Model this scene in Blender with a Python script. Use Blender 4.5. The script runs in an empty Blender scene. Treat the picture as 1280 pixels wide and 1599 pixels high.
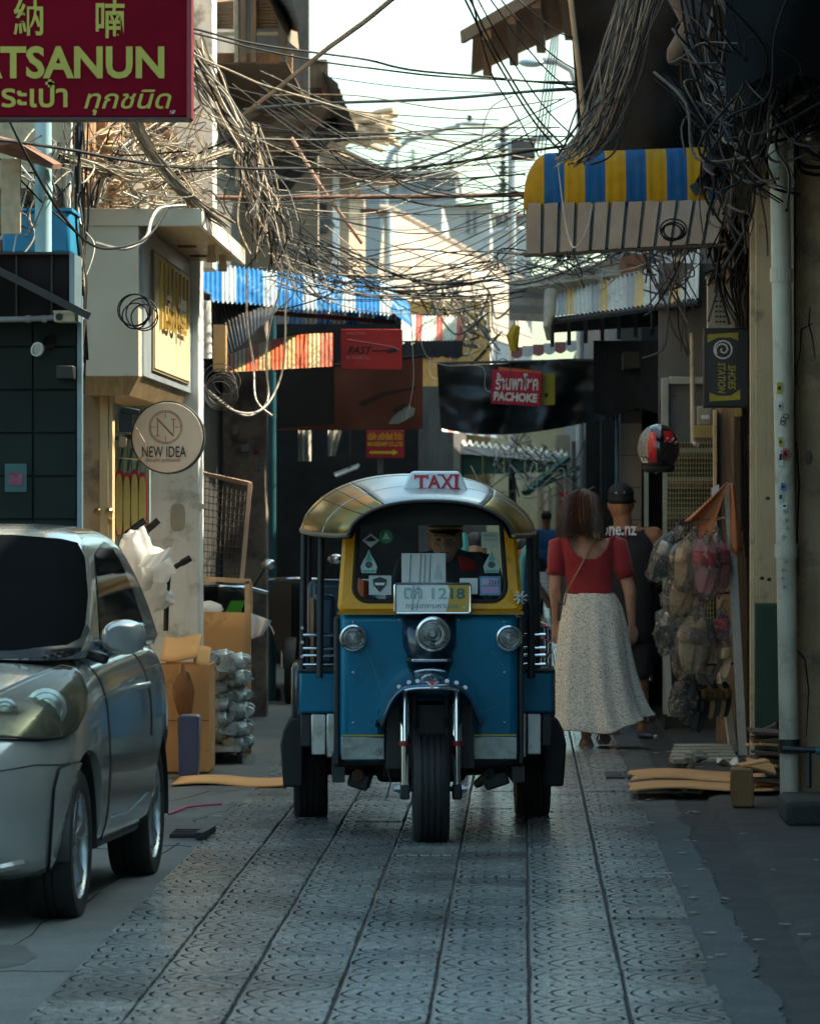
import bpy, bmesh, math, random
from mathutils import Vector as V, Matrix, Euler, noise as mnoise
from mathutils.bvhtree import BVHTree
R = math.radians
random.seed(7)
SC = bpy.context.scene
COL = SC.collection

# ------------------------------------------------------------------ camera
FPX, VPX, VPY, CAMH = 7200.0, 816.0, 804.0, 1.55
cam_d = bpy.data.cameras.new('camera')
cam = bpy.data.objects.new('camera', cam_d); COL.objects.link(cam)
cam.location = (0, 0, CAMH); cam.rotation_euler = (R(90), 0, 0)
cam_d.sensor_fit = 'VERTICAL'; cam_d.sensor_height = 36; cam_d.lens = FPX / 1599 * 36
cam_d.shift_x = -(VPX - 640) / 1599; cam_d.shift_y = (VPY - 799.5) / 1599
cam_d.clip_start = 0.5; cam_d.clip_end = 3000
cam_d.dof.use_dof = True; cam_d.dof.focus_distance = 22.2; cam_d.dof.aperture_fstop = 9
SC.camera = cam

# ------------------------------------------------------------------ sky, sun, exposure
SUN = V((0.60, 0.20, 0.775)).normalized()          # direction towards the sun: right of the alley, high, a little ahead
world = bpy.data.worlds.new('World'); SC.world = world; world.use_nodes = True
wn = world.node_tree.nodes; wl = world.node_tree.links
bg = wn['Background']
sky = wn.new('ShaderNodeTexSky'); sky.sky_type = 'NISHITA'; sky.sun_disc = False
sky.sun_elevation = math.asin(SUN.z); sky.sun_rotation = math.atan2(SUN.x, SUN.y)
sky.air_density = 1.0; sky.dust_density = 3.0; sky.ozone_density = .6
cool = wn.new('ShaderNodeMix'); cool.data_type = 'RGBA'; cool.blend_type = 'MULTIPLY'; cool.inputs[0].default_value = 1; cool.inputs[7].default_value = (.79, .98, .82, 1)   # cool white balance of the whole sky
wl.new(sky.outputs[0], cool.inputs[6]); wl.new(cool.outputs[2], bg.inputs[0]); bg.inputs[1].default_value = 0.15
sun_d = bpy.data.lights.new('sun', 'SUN'); sun_d.energy = 4.0; sun_d.angle = R(0.5); sun_d.color = (1, .87, .66)
sun = bpy.data.objects.new('sun', sun_d); COL.objects.link(sun)
sun.rotation_euler = SUN.to_track_quat('Z', 'Y').to_euler(); sun.location = (20, 0, 30)
SC.view_settings.view_transform = 'Standard'; SC.view_settings.look = 'None'
SC.view_settings.gamma = 1; SC.view_settings.use_curve_mapping = False
SC.view_settings.exposure = 1.65
SC.render.engine = 'CYCLES'
SC.cycles.use_denoising = True
SC.cycles.use_adaptive_sampling = True; SC.cycles.adaptive_threshold = .04
SC.cycles.max_bounces = 6; SC.cycles.transparent_max_bounces = 14; SC.cycles.diffuse_bounces = 3; SC.cycles.glossy_bounces = 3
SC.cycles.sample_clamp_indirect = 6

# ------------------------------------------------------------------ helpers: places, things, meshes
def P(px, py, D):            # a point of the place at depth D that the photograph shows at (px, py)
    return V(((px - VPX) / FPX * D, D, CAMH - (py - VPY) / FPX * D))
def RX(px, D): return (px - VPX) / FPX * D
def RZ(py, D): return CAMH - (py - VPY) / FPX * D

def tag(o, label=None, cat=None, group=None, kind=None):
    if label: o['label'] = label
    if cat: o['category'] = cat
    if group: o['group'] = group
    if kind: o['kind'] = kind
    return o
def T(name, label, cat, loc=(0, 0, 0), rz=0, group=None):
    o = bpy.data.objects.new(name, None); COL.objects.link(o)
    o.location = loc; o.rotation_euler = (0, 0, rz); o.empty_display_size = .2
    return tag(o, label, cat, group)
def wm(o):
    m = Matrix.LocRotScale(o.location, o.rotation_euler, o.scale)
    return wm(o.parent) @ m if o.parent else m

class MB:
    def __init__(s): s.v = []; s.f = []; s.m = []; s.sm = []
    def add(s, vs, fs, mi=0):
        b = len(s.v); s.v += [V(p) for p in vs]
        for f in fs: s.f.append(tuple(i + b for i in f)); s.m.append(mi)
        return s
    def box(s, x0, x1, y0, y1, z0, z1, mi=0):
        vs = [(x, y, z) for z in (z0, z1) for y in (y0, y1) for x in (x0, x1)]
        return s.add(vs, [(0, 2, 3, 1), (4, 5, 7, 6), (0, 1, 5, 4), (2, 6, 7, 3), (0, 4, 6, 2), (1, 3, 7, 5)], mi)
    def obox(s, c, size, rot=(0, 0, 0), mi=0):
        m = Matrix.Translation(V(c)) @ (rot if isinstance(rot, Matrix) else Euler(rot).to_matrix()).to_4x4()
        a, b, d = [q / 2 for q in size]
        vs = [m @ V((x, y, z)) for z in (-d, d) for y in (-b, b) for x in (-a, a)]
        return s.add(vs, [(0, 2, 3, 1), (4, 5, 7, 6), (0, 1, 5, 4), (2, 6, 7, 3), (0, 4, 6, 2), (1, 3, 7, 5)], mi)
    def bar(s, a, b, w, d, mi=0, up=(0, 0, 1)):      # rectangular bar from a to b
        a, b = V(a), V(b); t = (b - a); L = t.length; t.normalize()
        u = V(up)
        if abs(t.dot(u)) > .95: u = V((0, 1, 0))
        x = t.cross(u).normalized(); y = x.cross(t).normalized()
        m = Matrix((x, t, y)).transposed()
        return s.obox((a + b) / 2, (w, L, d), m, mi)
    def tube(s, pts, r, n=8, cap=True, mi=0):
        pts = [V(p) for p in pts]; k = len(pts)
        rs = r if isinstance(r, (list, tuple)) else [r] * k
        vs = []; nrm = None
        for i, p in enumerate(pts):
            t = (pts[min(i + 1, k - 1)] - pts[max(i - 1, 0)])
            if t.length < 1e-9: t = V((0, 0, 1))
            t.normalize()
            if nrm is None:
                nrm = t.cross(V((0, 0, 1))) if abs(t.z) < .9 else t.cross(V((1, 0, 0)))
            nrm = (nrm - t * nrm.dot(t))
            if nrm.length < 1e-6: nrm = t.cross(V((.3, .5, .8)))
            nrm.normalize(); b = t.cross(nrm)
            for j in range(n):
                a = 2 * math.pi * j / n
                vs.append(p + (nrm * math.cos(a) + b * math.sin(a)) * rs[i])
        fs = [(i * n + j, i * n + (j + 1) % n, (i + 1) * n + (j + 1) % n, (i + 1) * n + j) for i in range(k - 1) for j in range(n)]
        if cap: fs += [tuple(range(n))[::-1], tuple((k - 1) * n + j for j in range(n))]
        return s.add(vs, fs, mi)
    def lathe(s, prof, c=(0, 0, 0), axis=(0, 0, 1), n=24, mi=0, cap=True):   # prof: (radius, height along axis)
        ax = V(axis).normalized(); u = ax.cross(V((0, 0, 1))) if abs(ax.z) < .9 else ax.cross(V((0, 1, 0)))
        u.normalize(); w = ax.cross(u); c = V(c); vs = []
        for r, h in prof:
            for j in range(n):
                a = 2 * math.pi * j / n
                vs.append(c + ax * h + (u * math.cos(a) + w * math.sin(a)) * max(r, 1e-5))
        k = len(prof)
        fs = [(i * n + j, i * n + (j + 1) % n, (i + 1) * n + (j + 1) % n, (i + 1) * n + j) for i in range(k - 1) for j in range(n)]
        if cap: fs += [tuple(range(n))[::-1], tuple((k - 1) * n + j for j in range(n))]
        return s.add(vs, fs, mi)
    def loft(s, secs, closed=True, cap=True, mi=0):
        n = len(secs[0]); vs = [p for q in secs for p in q]; k = len(secs)
        rng = range(n) if closed else range(n - 1)
        fs = [(i * n + j, i * n + (j + 1) % n, (i + 1) * n + (j + 1) % n, (i + 1) * n + j) for i in range(k - 1) for j in rng]
        if cap and closed: fs += [tuple(range(n))[::-1], tuple((k - 1) * n + j for j in range(n))]
        return s.add(vs, fs, mi)
    def grid(s, fn, nu, nv, mi=0):
        vs = [fn(i / nu, j / nv) for j in range(nv + 1) for i in range(nu + 1)]
        fs = [(j * (nu + 1) + i, j * (nu + 1) + i + 1, (j + 1) * (nu + 1) + i + 1, (j + 1) * (nu + 1) + i) for j in range(nv) for i in range(nu)]
        return s.add(vs, fs, mi)
    def prism(s, pts, d, mi=0):                       # polygon of 3d points extruded by vector d
        n = len(pts); d = V(d); vs = [V(p) for p in pts] + [V(p) + d for p in pts]
        fs = [tuple(range(n)), tuple(range(2 * n - 1, n - 1, -1))] + [(i, i + n, (i + 1) % n + n, (i + 1) % n) for i in range(n)]
        return s.add(vs, fs, mi)
    def sphere(s, c, r, n=12, k=8, mi=0, rot=None):
        c = V(c); rr = (r, r, r) if isinstance(r, (int, float)) else r; vs = []
        for i in range(k + 1):
            t = math.pi * i / k
            for j in range(n):
                a = 2 * math.pi * j / n; st = max(math.sin(t), 1e-3)
                q = V((rr[0] * st * math.cos(a), rr[1] * st * math.sin(a), rr[2] * math.cos(t)))
                vs.append(c + (rot @ q if rot else q))
        fs = [(i * n + j, (i + 1) * n + j, (i + 1) * n + (j + 1) % n, i * n + (j + 1) % n) for i in range(k) for j in range(n)]
        fs += [tuple(range(n)), tuple(k * n + j for j in range(n))[::-1]]
        return s.add(vs, fs, mi)
    def build(s, name, mats, parent=None, smooth=False, bevel=0, w=True, seg=2, recalc=True, solid=0):
        if not isinstance(mats, (list, tuple)): mats = [mats]
        loc = V((0, 0, 0)); vs = s.v
        if parent is not None and w:
            inv = wm(parent).inverted(); vs = [inv @ p for p in vs]
        elif parent is None:
            xs = [p.x for p in vs]; ys = [p.y for p in vs]
            loc = V(((min(xs) + max(xs)) / 2, (min(ys) + max(ys)) / 2, min(p.z for p in vs)))
            vs = [p - loc for p in vs]
        me = bpy.data.meshes.new(name); me.from_pydata([tuple(p) for p in vs], [], s.f)
        for m in mats: me.materials.append(m)
        me.polygons.foreach_set('material_index', s.m)
        if recalc:
            bm = bmesh.new(); bm.from_mesh(me); bmesh.ops.recalc_face_normals(bm, faces=bm.faces); bm.to_mesh(me); bm.free()
        if smooth:
            me.polygons.foreach_set('use_smooth', [True] * len(me.polygons))
            if smooth != 'all': me.set_sharp_from_angle(angle=R(smooth if smooth is not True else 40))
        me.update()
        o = bpy.data.objects.new(name, me); COL.objects.link(o); o.location = loc
        if parent is not None: o.parent = parent
        if bevel:
            b = o.modifiers.new('bevel', 'BEVEL'); b.width = bevel; b.segments = seg; b.limit_method = 'ANGLE'; b.angle_limit = R(40)
            b.harden_normals = False
            if not smooth:
                me.polygons.foreach_set('use_smooth', [True] * len(me.polygons)); me.set_sharp_from_angle(angle=R(35))
        if solid:
            b = o.modifiers.new('solid', 'SOLIDIFY'); b.thickness = solid; b.offset = 0
        return o
def mbox(*a): return MB().box(*a)

def bake(o, name=None):                               # freeze modifiers into the mesh
    dg = bpy.context.evaluated_depsgraph_get()
    me = bpy.data.meshes.new_from_object(o.evaluated_get(dg)); old = o.data
    o.modifiers.clear(); o.data = me
    return o

def inst(src, name, loc, rot=(0, 0, 0), parent=None, scale=None):
    o = bpy.data.objects.new(name, src.data); COL.objects.link(o)
    o.location = loc; o.rotation_euler = rot
    if scale: o.scale = scale
    if parent is not None: o.parent = parent
    return o
def copy_tree(o, parent=None):
    c = o.copy(); COL.objects.link(c); c.parent = parent
    for ch in o.children: copy_tree(ch, c)
    return c

# lettering: text laid out in the parallelogram  o, o+u, o+u+v, o+v
def text(s, o, u, v, mat, parent, name='lettering', ext=.004, bold=0.0, shear=0, align=None):
    cu = bpy.data.curves.new(name, 'FONT'); cu.body = s; cu.size = 1; cu.offset = bold; cu.shear = shear; cu.resolution_u = 3
    tmp = bpy.data.objects.new('tmp', cu); COL.objects.link(tmp)
    dg = bpy.context.evaluated_depsgraph_get(); dg.update()
    me = bpy.data.meshes.new_from_object(tmp.evaluated_get(dg))
    bpy.data.objects.remove(tmp); bpy.data.curves.remove(cu)
    if len(me.vertices) == 0: return None
    xs = [q.co.x for q in me.vertices]; ys = [q.co.y for q in me.vertices]
    x0, x1, y0, y1 = min(xs), max(xs), min(ys), max(ys)
    o, u, v = V(o), V(u), V(v); nn = u.cross(v).normalized()
    vs = [o + u * ((q.co.x - x0) / (x1 - x0)) + v * ((q.co.y - y0) / (y1 - y0)) + nn * ext for q in me.vertices]
    fs = [tuple(f.vertices) for f in me.polygons]
    bpy.data.meshes.remove(me)
    mb = MB(); mb.add(vs, fs)
    return mb.build(name, mat, parent, recalc=False)
def textpx(s, px0, py0, px1, py1, D, mat, parent, **k):     # facing the camera, pixel box in the photograph at depth D
    o = P(px0, py1, D); return text(s, o, V((RX(px1, D) - o.x, 0, 0)), V((0, 0, RZ(py0, D) - o.z)), mat, parent, **k)

# ------------------------------------------------------------------ materials
MATS = {}
def M(name, col, rough=.6, metal=0, var=.18, vs=5, bump=0, bs=60, dirt=None, coat=0, spec=.5, streak=0, stretch=(1, 1, 1), trans=0, emit=None, sheen=0, coords='pos', sub=0, speck=0):
    if name in MATS: return MATS[name]
    m = bpy.data.materials.new(name); m.use_nodes = True; MATS[name] = m
    nt = m.node_tree; N = nt.nodes; L = nt.links; b = N['Principled BSDF']
    b.inputs['Roughness'].default_value = rough; b.inputs['Metallic'].default_value = metal
    b.inputs['Specular IOR Level'].default_value = spec
    b.inputs['Coat Weight'].default_value = coat; b.inputs['Coat Roughness'].default_value = .08
    if trans: b.inputs['Transmission Weight'].default_value = trans
    if sheen: b.inputs['Sheen Weight'].default_value = sheen
    if sub: b.inputs['Subsurface Weight'].default_value = sub; b.inputs['Subsurface Radius'].default_value = (.012, .005, .003)
    if emit: b.inputs['Emission Color'].default_value = (*emit[:3], 1); b.inputs['Emission Strength'].default_value = emit[3]
    if coords == 'pos': src = N.new('ShaderNodeNewGeometry').outputs['Position']
    else: src = N.new('ShaderNodeTexCoord').outputs['Object']
    mp = N.new('ShaderNodeMapping'); mp.inputs['Scale'].default_value = stretch; L.new(src, mp.inputs[0]); src = mp.outputs[0]
    def nz(scale, det=6, ro=.6):
        n = N.new('ShaderNodeTexNoise'); n.inputs['Scale'].default_value = scale; n.inputs['Detail'].default_value = det; n.inputs['Roughness'].default_value = ro
        L.new(src, n.inputs['Vector']); return n.outputs[0]
    def ramp(fac, a, c):
        r = N.new('ShaderNodeMapRange'); r.inputs[1].default_value = a; r.inputs[2].default_value = c; L.new(fac, r.inputs[0]); return r.outputs[0]
    def mix(fac, A, B):
        x = N.new('ShaderNodeMix'); x.data_type = 'RGBA'
        L.new(fac, x.inputs[0])
        for q, i in ((A, 6), (B, 7)):
            if isinstance(q, tuple): x.inputs[i].default_value = (*q[:3], 1)
            else: L.new(q, x.inputs[i])
        return x.outputs[2]
    cl = lambda c, k: tuple(min(1, max(0, q * k)) for q in c)
    out = mix(ramp(nz(vs), .3, .7), cl(col, 1 - var), cl(col, 1 + var))
    if dirt:
        dc, amt, ds = dirt
        out = mix(ramp(nz(ds, 9, .68), .62 - amt * .35, .74 - amt * .2), out, dc) if True else out
    if speck:
        out = mix(ramp(nz(140, 2), .44, .62), out, cl(col, 1 + speck)); out = mix(ramp(nz(95, 2), .56, .68), out, cl(col, 1 - speck))
    if streak:
        mp2 = N.new('ShaderNodeMapping'); mp2.inputs['Scale'].default_value = (9, 9, .7); L.new(src, mp2.inputs[0])
        n2 = N.new('ShaderNodeTexNoise'); n2.inputs['Scale'].default_value = 2.5; n2.inputs['Detail'].default_value = 6; L.new(mp2.outputs[0], n2.inputs['Vector'])
        out = mix(ramp(n2.outputs[0], .5, .5 + .35 / max(streak, .01)), out, cl(col, .35))
    L.new(out, b.inputs['Base Color'])
    rr = ramp(nz(vs * 2.3), .2, .8)
    rm = N.new('ShaderNodeMapRange'); rm.inputs[3].default_value = max(.02, rough * .85); rm.inputs[4].default_value = min(1, rough * 1.15); L.new(rr, rm.inputs[0]); L.new(rm.outputs[0], b.inputs['Roughness'])
    if bump:
        bp = N.new('ShaderNodeBump'); bp.inputs['Strength'].default_value = bump; bp.inputs['Distance'].default_value = .02
        L.new(nz(bs, 5), bp.inputs['Height']); L.new(bp.outputs[0], b.inputs['Normal'])
    return m
def glassy(name, tint=(1, 1, 1), refl=.25, rough=.02, diff=0, dcol=(.8, .8, .8), bump=0, bs=20, crease=0):
    if name in MATS: return MATS[name]
    m = bpy.data.materials.new(name); m.use_nodes = True; MATS[name] = m; nt = m.node_tree; N = nt.nodes; L = nt.links
    N.remove(N['Principled BSDF']); out = N['Material Output']
    tr = N.new('ShaderNodeBsdfTransparent'); tr.inputs[0].default_value = (*tint, 1)
    gl = N.new('ShaderNodeBsdfGlossy'); gl.inputs['Roughness'].default_value = rough
    fr = N.new('ShaderNodeLayerWeight'); fr.inputs[0].default_value = refl
    mx = N.new('ShaderNodeMixShader'); L.new(fr.outputs['Fresnel'], mx.inputs[0]); L.new(gl.outputs[0], mx.inputs[2])
    base = tr.outputs[0]
    if diff:
        d = N.new('ShaderNodeBsdfDiffuse'); d.inputs[0].default_value = (*dcol, 1)
        t2 = N.new('ShaderNodeBsdfTranslucent'); t2.inputs[0].default_value = (*dcol, 1)
        ms = N.new('ShaderNodeMixShader'); ms.inputs[0].default_value = .5; L.new(d.outputs[0], ms.inputs[1]); L.new(t2.outputs[0], ms.inputs[2])
        m2 = N.new('ShaderNodeMixShader'); m2.inputs[0].default_value = diff; L.new(tr.outputs[0], m2.inputs[1]); L.new(ms.outputs[0], m2.inputs[2]); base = m2.outputs[0]
        if crease:
            gg = N.new('ShaderNodeNewGeometry'); nn = N.new('ShaderNodeTexNoise'); nn.inputs['Scale'].default_value = 17; nn.inputs['Detail'].default_value = 3; nn.inputs['Distortion'].default_value = 3.5; L.new(gg.outputs['Position'], nn.inputs['Vector'])
            rp_ = N.new('ShaderNodeMapRange'); rp_.inputs[1].default_value = .54; rp_.inputs[2].default_value = .66; rp_.inputs[3].default_value = diff; rp_.inputs[4].default_value = crease; L.new(nn.outputs[0], rp_.inputs[0]); L.new(rp_.outputs[0], m2.inputs[0])
    L.new(base, mx.inputs[1])
    if bump:
        g = N.new('ShaderNodeNewGeometry'); n = N.new('ShaderNodeTexNoise'); n.inputs['Scale'].default_value = bs; n.inputs['Detail'].default_value = 5; L.new(g.outputs['Position'], n.inputs['Vector'])
        bp = N.new('ShaderNodeBump'); bp.inputs['Strength'].default_value = bump; bp.inputs['Distance'].default_value = .03; L.new(n.outputs[0], bp.inputs['Height'])
        L.new(bp.outputs[0], gl.inputs['Normal']); L.new(bp.outputs[0], fr.inputs['Normal'])
    L.new(mx.outputs[0], out.inputs[0]); return m

black = M('black_paint', (.012, .013, .014), .5)
rubber = M('rubber', (.015, .015, .016), .75, bump=.15, bs=90)
chrome = M('chrome', (.75, .76, .78), .14, 1, var=.06)
steel = M('brushed_steel', (.45, .47, .48), .35, 1, dirt=((.2, .17, .14), .25, 9))
dark_metal = M('dark_metal', (.03, .032, .035), .45, .4)
grey_plastic = M('grey_plastic', (.18, .18, .18), .5)
white_paint = M('white_paint', (.68, .68, .66), .5, dirt=((.3, .27, .22), .25, 6))
wood = M('weathered_wood', (.22, .14, .085), .75, var=.35, vs=4, stretch=(8, 8, 1.2), bump=.3, bs=30)
pale_wood = M('pale_wood', (.50, .36, .22), .7, var=.2, stretch=(4, 4, 4))
cardboard = M('cardboard', (.58, .31, .12), .85, var=.12, vs=3, bump=.08, bs=25, dirt=((.24, .13, .06), .12, 4))
rust = M('rusted_steel', (.16, .075, .045), .8, var=.35, vs=14, bump=.3, bs=70)
# ================================================================== the setting
def tile_material():
    m = bpy.data.materials.new('stamped_paving_tile'); m.use_nodes = True; nt = m.node_tree; N = nt.nodes; L = nt.links; b = N['Principled BSDF']
    g = N.new('ShaderNodeNewGeometry'); sp = N.new('ShaderNodeSeparateXYZ')
    def mth(op, a, c=None, d=None):
        n = N.new('ShaderNodeMath'); n.operation = op
        for i, q in enumerate((a, c, d)):
            if q is None: continue
            if isinstance(q, (int, float)): n.inputs[i].default_value = q
            else: L.new(q, n.inputs[i])
        return n.outputs[0]
    def nz(scale, det=5, src=None):
        n = N.new('ShaderNodeTexNoise'); n.inputs['Scale'].default_value = scale; n.inputs['Detail'].default_value = det
        L.new(src or g.outputs['Position'], n.inputs['Vector']); return n.outputs[0]
    L.new(g.outputs['Position'], sp.inputs[0])
    wob = mth('MULTIPLY', mth('SUBTRACT', nz(9, 3), .5), .10)
    u = mth('ADD', mth('DIVIDE', mth('ADD', sp.outputs[0], 1.515 + 30 * TW), TW), wob)
    v = mth('ADD', mth('DIVIDE', sp.outputs[1], TL), wob)
    xm = mth('MULTIPLY', mth('FRACT', u), TW); ym = mth('MULTIPLY', mth('SUBTRACT', mth('FRACT', v), .5), TL)
    def ln(a, c): return mth('SQRT', mth('ADD', mth('MULTIPLY', a, a), mth('MULTIPLY', c, c)))
    d1 = ln(mth('SUBTRACT', TW, xm), ym); d2 = ln(mth('SUBTRACT', TW * .5, xm), mth('SUBTRACT', mth('ABSOLUTE', ym), TL * .5))
    sel = mth('LESS_THAN', mth('ABSOLUTE', ym), .135)
    r = mth('ADD', mth('MULTIPLY', d1, sel), mth('MULTIPLY', d2, mth('SUBTRACT', 1, sel)))
    ring = mth('ABSOLUTE', mth('SUBTRACT', mth('FRACT', mth('MULTIPLY', r, 1 / .052)), .5))
    gr = N.new('ShaderNodeMapRange'); gr.interpolation_type = 'SMOOTHSTEP'; gr.inputs[1].default_value = .055; gr.inputs[2].default_value = .12; L.new(ring, gr.inputs[0])
    # broken arcs: the relief is worn away in places
    wear = N.new('ShaderNodeMapRange'); wear.inputs[1].default_value = .55; wear.inputs[2].default_value = .64; L.new(nz(13, 3), wear.inputs[0])
    gs = mth('MAXIMUM', gr.outputs[0], wear.outputs[0])
    h = gs
    inf = N.new('ShaderNodeObjectInfo')
    c1 = N.new('ShaderNodeMix'); c1.data_type = 'RGBA'; c1.inputs[6].default_value = (.13, .145, .145, 1); c1.inputs[7].default_value = (.34, .365, .36, 1)
    t = mth('ADD', mth('MULTIPLY', nz(2.2, 7), .8), mth('MULTIPLY', inf.outputs['Random'], .35))
    mr = N.new('ShaderNodeMapRange'); mr.inputs[1].default_value = .3; mr.inputs[2].default_value = .95; L.new(t, mr.inputs[0]); L.new(mr.outputs[0], c1.inputs[0])
    stn = N.new('ShaderNodeMapRange'); stn.inputs[1].default_value = .50; stn.inputs[2].default_value = .68; stn.inputs[3].default_value = 1; stn.inputs[4].default_value = .5; L.new(nz(.9, 8), stn.inputs[0])
    fine = N.new('ShaderNodeMapRange'); fine.inputs[1].default_value = .35; fine.inputs[2].default_value = .65; fine.inputs[3].default_value = .72; fine.inputs[4].default_value = 1.18; L.new(nz(110, 3), fine.inputs[0])
    sm = N.new('ShaderNodeMix'); sm.data_type = 'RGBA'; sm.blend_type = 'MULTIPLY'; sm.inputs[0].default_value = 1; L.new(c1.outputs[2], sm.inputs[6]); L.new(mth('MULTIPLY', stn.outputs[0], fine.outputs[0]), sm.inputs[7]); c1 = sm
    c2 = N.new('ShaderNodeMix'); c2.data_type = 'RGBA'; c2.inputs[6].default_value = (.018, .020, .021, 1); L.new(h, c2.inputs[0]); L.new(c1.outputs[2], c2.inputs[7])
    L.new(c2.outputs[2], b.inputs['Base Color'])
    rm = N.new('ShaderNodeMapRange'); rm.inputs[3].default_value = .13; rm.inputs[4].default_value = .32; L.new(nz(4, 6), rm.inputs[0]); L.new(mth('ADD', mth('MULTIPLY', rm.outputs[0], h), mth('MULTIPLY', mth('SUBTRACT', 1, h), .95)), b.inputs['Roughness']); L.new(mth('MULTIPLY', h, .5), b.inputs['Specular IOR Level'])
    bp = N.new('ShaderNodeBump'); bp.inputs['Strength'].default_value = .8; bp.inputs['Distance'].default_value = .012
    hh = mth('ADD', h, mth('MULTIPLY', nz(35, 6), .14)); L.new(hh, bp.inputs['Height']); L.new(bp.outputs[0], b.inputs['Normal'])
    return m
TW, TL = .307, .5
tile_mat = tile_material()
ground_mat = M('dirty_joint_ground', (.045, .045, .045), .85, var=.3, vs=3, bump=.3, bs=30)
concrete = M('worn_concrete', (.075, .084, .087), .75, speck=.5, var=.4, vs=1.3, bump=.25, bs=28, dirt=((.06, .062, .065), .35, 2.2))
damp = M('damp_dark_concrete', (.033, .033, .032), .85, speck=.5, var=.35, vs=1.6, bump=.35, bs=24, dirt=((.03, .028, .026), .4, 3))

gnd = MB().add([(-600, -60, 0), (600, -60, 0), (600, 1200, 0), (-600, 1200, 0)], [(0, 1, 2, 3)]).build('ground', ground_mat); tag(gnd, kind='structure')
road = MB()
road.box(-1.515, .635, 3, 130, .002, .006)
road = road.build('road', ground_mat); tag(road, kind='structure')
# paving tiles, one mesh shared
tm = MB(); a, b_, hz = (TW - .011) / 2, (TL - .004) / 2, .02
def tile_verts(cx, cy):
    vs = [(cx + sx * a, cy + sy * b_, .006) for sx, sy in ((-1, -1), (1, -1), (1, 1), (-1, 1))]
    vs += [(cx + sx * a, cy + sy * b_, hz - .003) for sx, sy in ((-1, -1), (1, -1), (1, 1), (-1, 1))]
    vs += [(cx + sx * (a - .003), cy + sy * (b_ - .002), hz) for sx, sy in ((-1, -1), (1, -1), (1, 1), (-1, 1))]
    return vs
TF = [(8, 9, 10, 11)] + [(i, (i + 1) % 4, (i + 1) % 4 + 4, i + 4) for i in range(4)] + [(i + 4, (i + 1) % 4 + 4, (i + 1) % 4 + 8, i + 8) for i in range(4)]
tm.add(tile_verts(0, 0), TF)
src = None; far_t = MB(); rng = random.Random(3)
for k in range(-10, 150):
    for i in range(7):
        cx = -1.515 + TW * (i + .5); cy = 13 + TL * (k + .5) + (.25 if i % 2 else 0)
        if cy > 26.2 or cy < 13.0: far_t.add(tile_verts(cx, cy), TF); continue
        if src is None:
            src = tm.build('paving_tile', tile_mat, road, w=False); src.location = (cx, cy, 0) - road.location if False else V((cx, cy, 0)) - V(road.location); o = src
        else:
            o = inst(src, 'paving_tile', V((cx, cy, 0)) - V(road.location), parent=road)
        o.rotation_euler = (rng.gauss(0, .003), rng.gauss(0, .0045), rng.gauss(0, .004)); o.location.z += rng.gauss(0, .0015); o.location.x += rng.gauss(0, .0016)
fo = far_t.build('far_paving_tiles', tile_mat, road); tag(fo, kind='stuff')

# concrete on both sides with ragged edges, drain gutter and raised pavement on the right
def strip(xl, xr, y0, y1, z, n, jl=0, jr=0, seed=1):
    mb = MB(); r = random.Random(seed); vs = []
    for i in range(n + 1):
        y = y0 + (y1 - y0) * i / n
        vs += [(xl + mnoise.noise(V((seed, y * 1.4, 0))) * jl + r.gauss(0, jl * .1), y, z), (xr + mnoise.noise(V((seed + 5, y * 1.4, 3))) * jr + mnoise.noise(V((seed, y * 9, 7))) * jr * .5 + r.gauss(0, jr * .15), y, z)]
    mb.add(vs, [(2 * i, 2 * i + 1, 2 * i + 3, 2 * i + 2) for i in range(n)]); return mb
pvl = tag(strip(-9, -1.47, -60, 130, .0165, 220, 0, .02, 2).build('pavement_left', concrete), kind='structure')
crackm = M('ground_crack', (.018, .019, .019), .95, spec=.05); rk_ = random.Random(12)
for (xa_, ya_, xb_, yb_) in ((-3.2, 15.2, -1.5, 15.5), (-1.9, 14.2, -1.6, 21.5), (-2.6, 20.9, -1.5, 21.3), (-2.2, 23.0, -1.5, 27.0), (-1.75, 21.8, -1.5, 24.5)):
    pts_ = [V((xa_ + (xb_ - xa_) * k / 14 + rk_.gauss(0, .02), ya_ + (yb_ - ya_) * k / 14 + rk_.gauss(0, .05), .0165)) for k in range(15)]
    MB().tube(pts_, [.001 + .0025 * rk_.random() for _ in pts_], 5).build('crack', crackm, pvl)
for (xa_, ya_, ra_, rb_) in ((-1.9, 16.0, .22, .5), (-2.3, 19.4, .25, .7), (-1.75, 22.6, .16, .6), (-1.7, 26.4, .2, .8)):
    MB().add([(xa_ + ra_ * math.cos(a_) * (1 + .35 * mnoise.noise(V((a_, xa_, 0)))), ya_ + rb_ * math.sin(a_) * (1 + .35 * mnoise.noise(V((a_, ya_, 5)))), .0185) for a_ in [k * .2618 for k in range(24)]], [tuple(range(24))]).build('oil_stain', M('oil_stain', (.038, .041, .042), .6, speck=.4, var=.5, vs=4), pvl)
tag(strip(.60, .80, 10, 60, .0170, 900, .004, .035, 4).build('pavement_edge_right', M('patched_concrete', (.062, .069, .070), .8, speck=.5, var=.35, vs=1.5, bump=.3, bs=25, dirt=((.05, .052, .054), .4, 2.5))), kind='structure')
tag(strip(.70, 1.02, -60, 60, .0125, 100, .0, .0, 6).build('gutter_right', damp), kind='structure')
rp = MB()
prof = [(.97, .0), (1.0, .035), (1.06, .05), (6, .06), (6, -.05), (.97, -.05)]
rp.loft([[V((x + mnoise.noise(V((y * .9, 2, x))) * .014 * (x < 2), y, z + mnoise.noise(V((x * 2, y * .7, 4))) * .012)) for x, z in prof] for y in [(-60 + .4 * i) for i in range(301)]])
tag(rp.build('pavement_right', damp, smooth=30), kind='structure')

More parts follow.
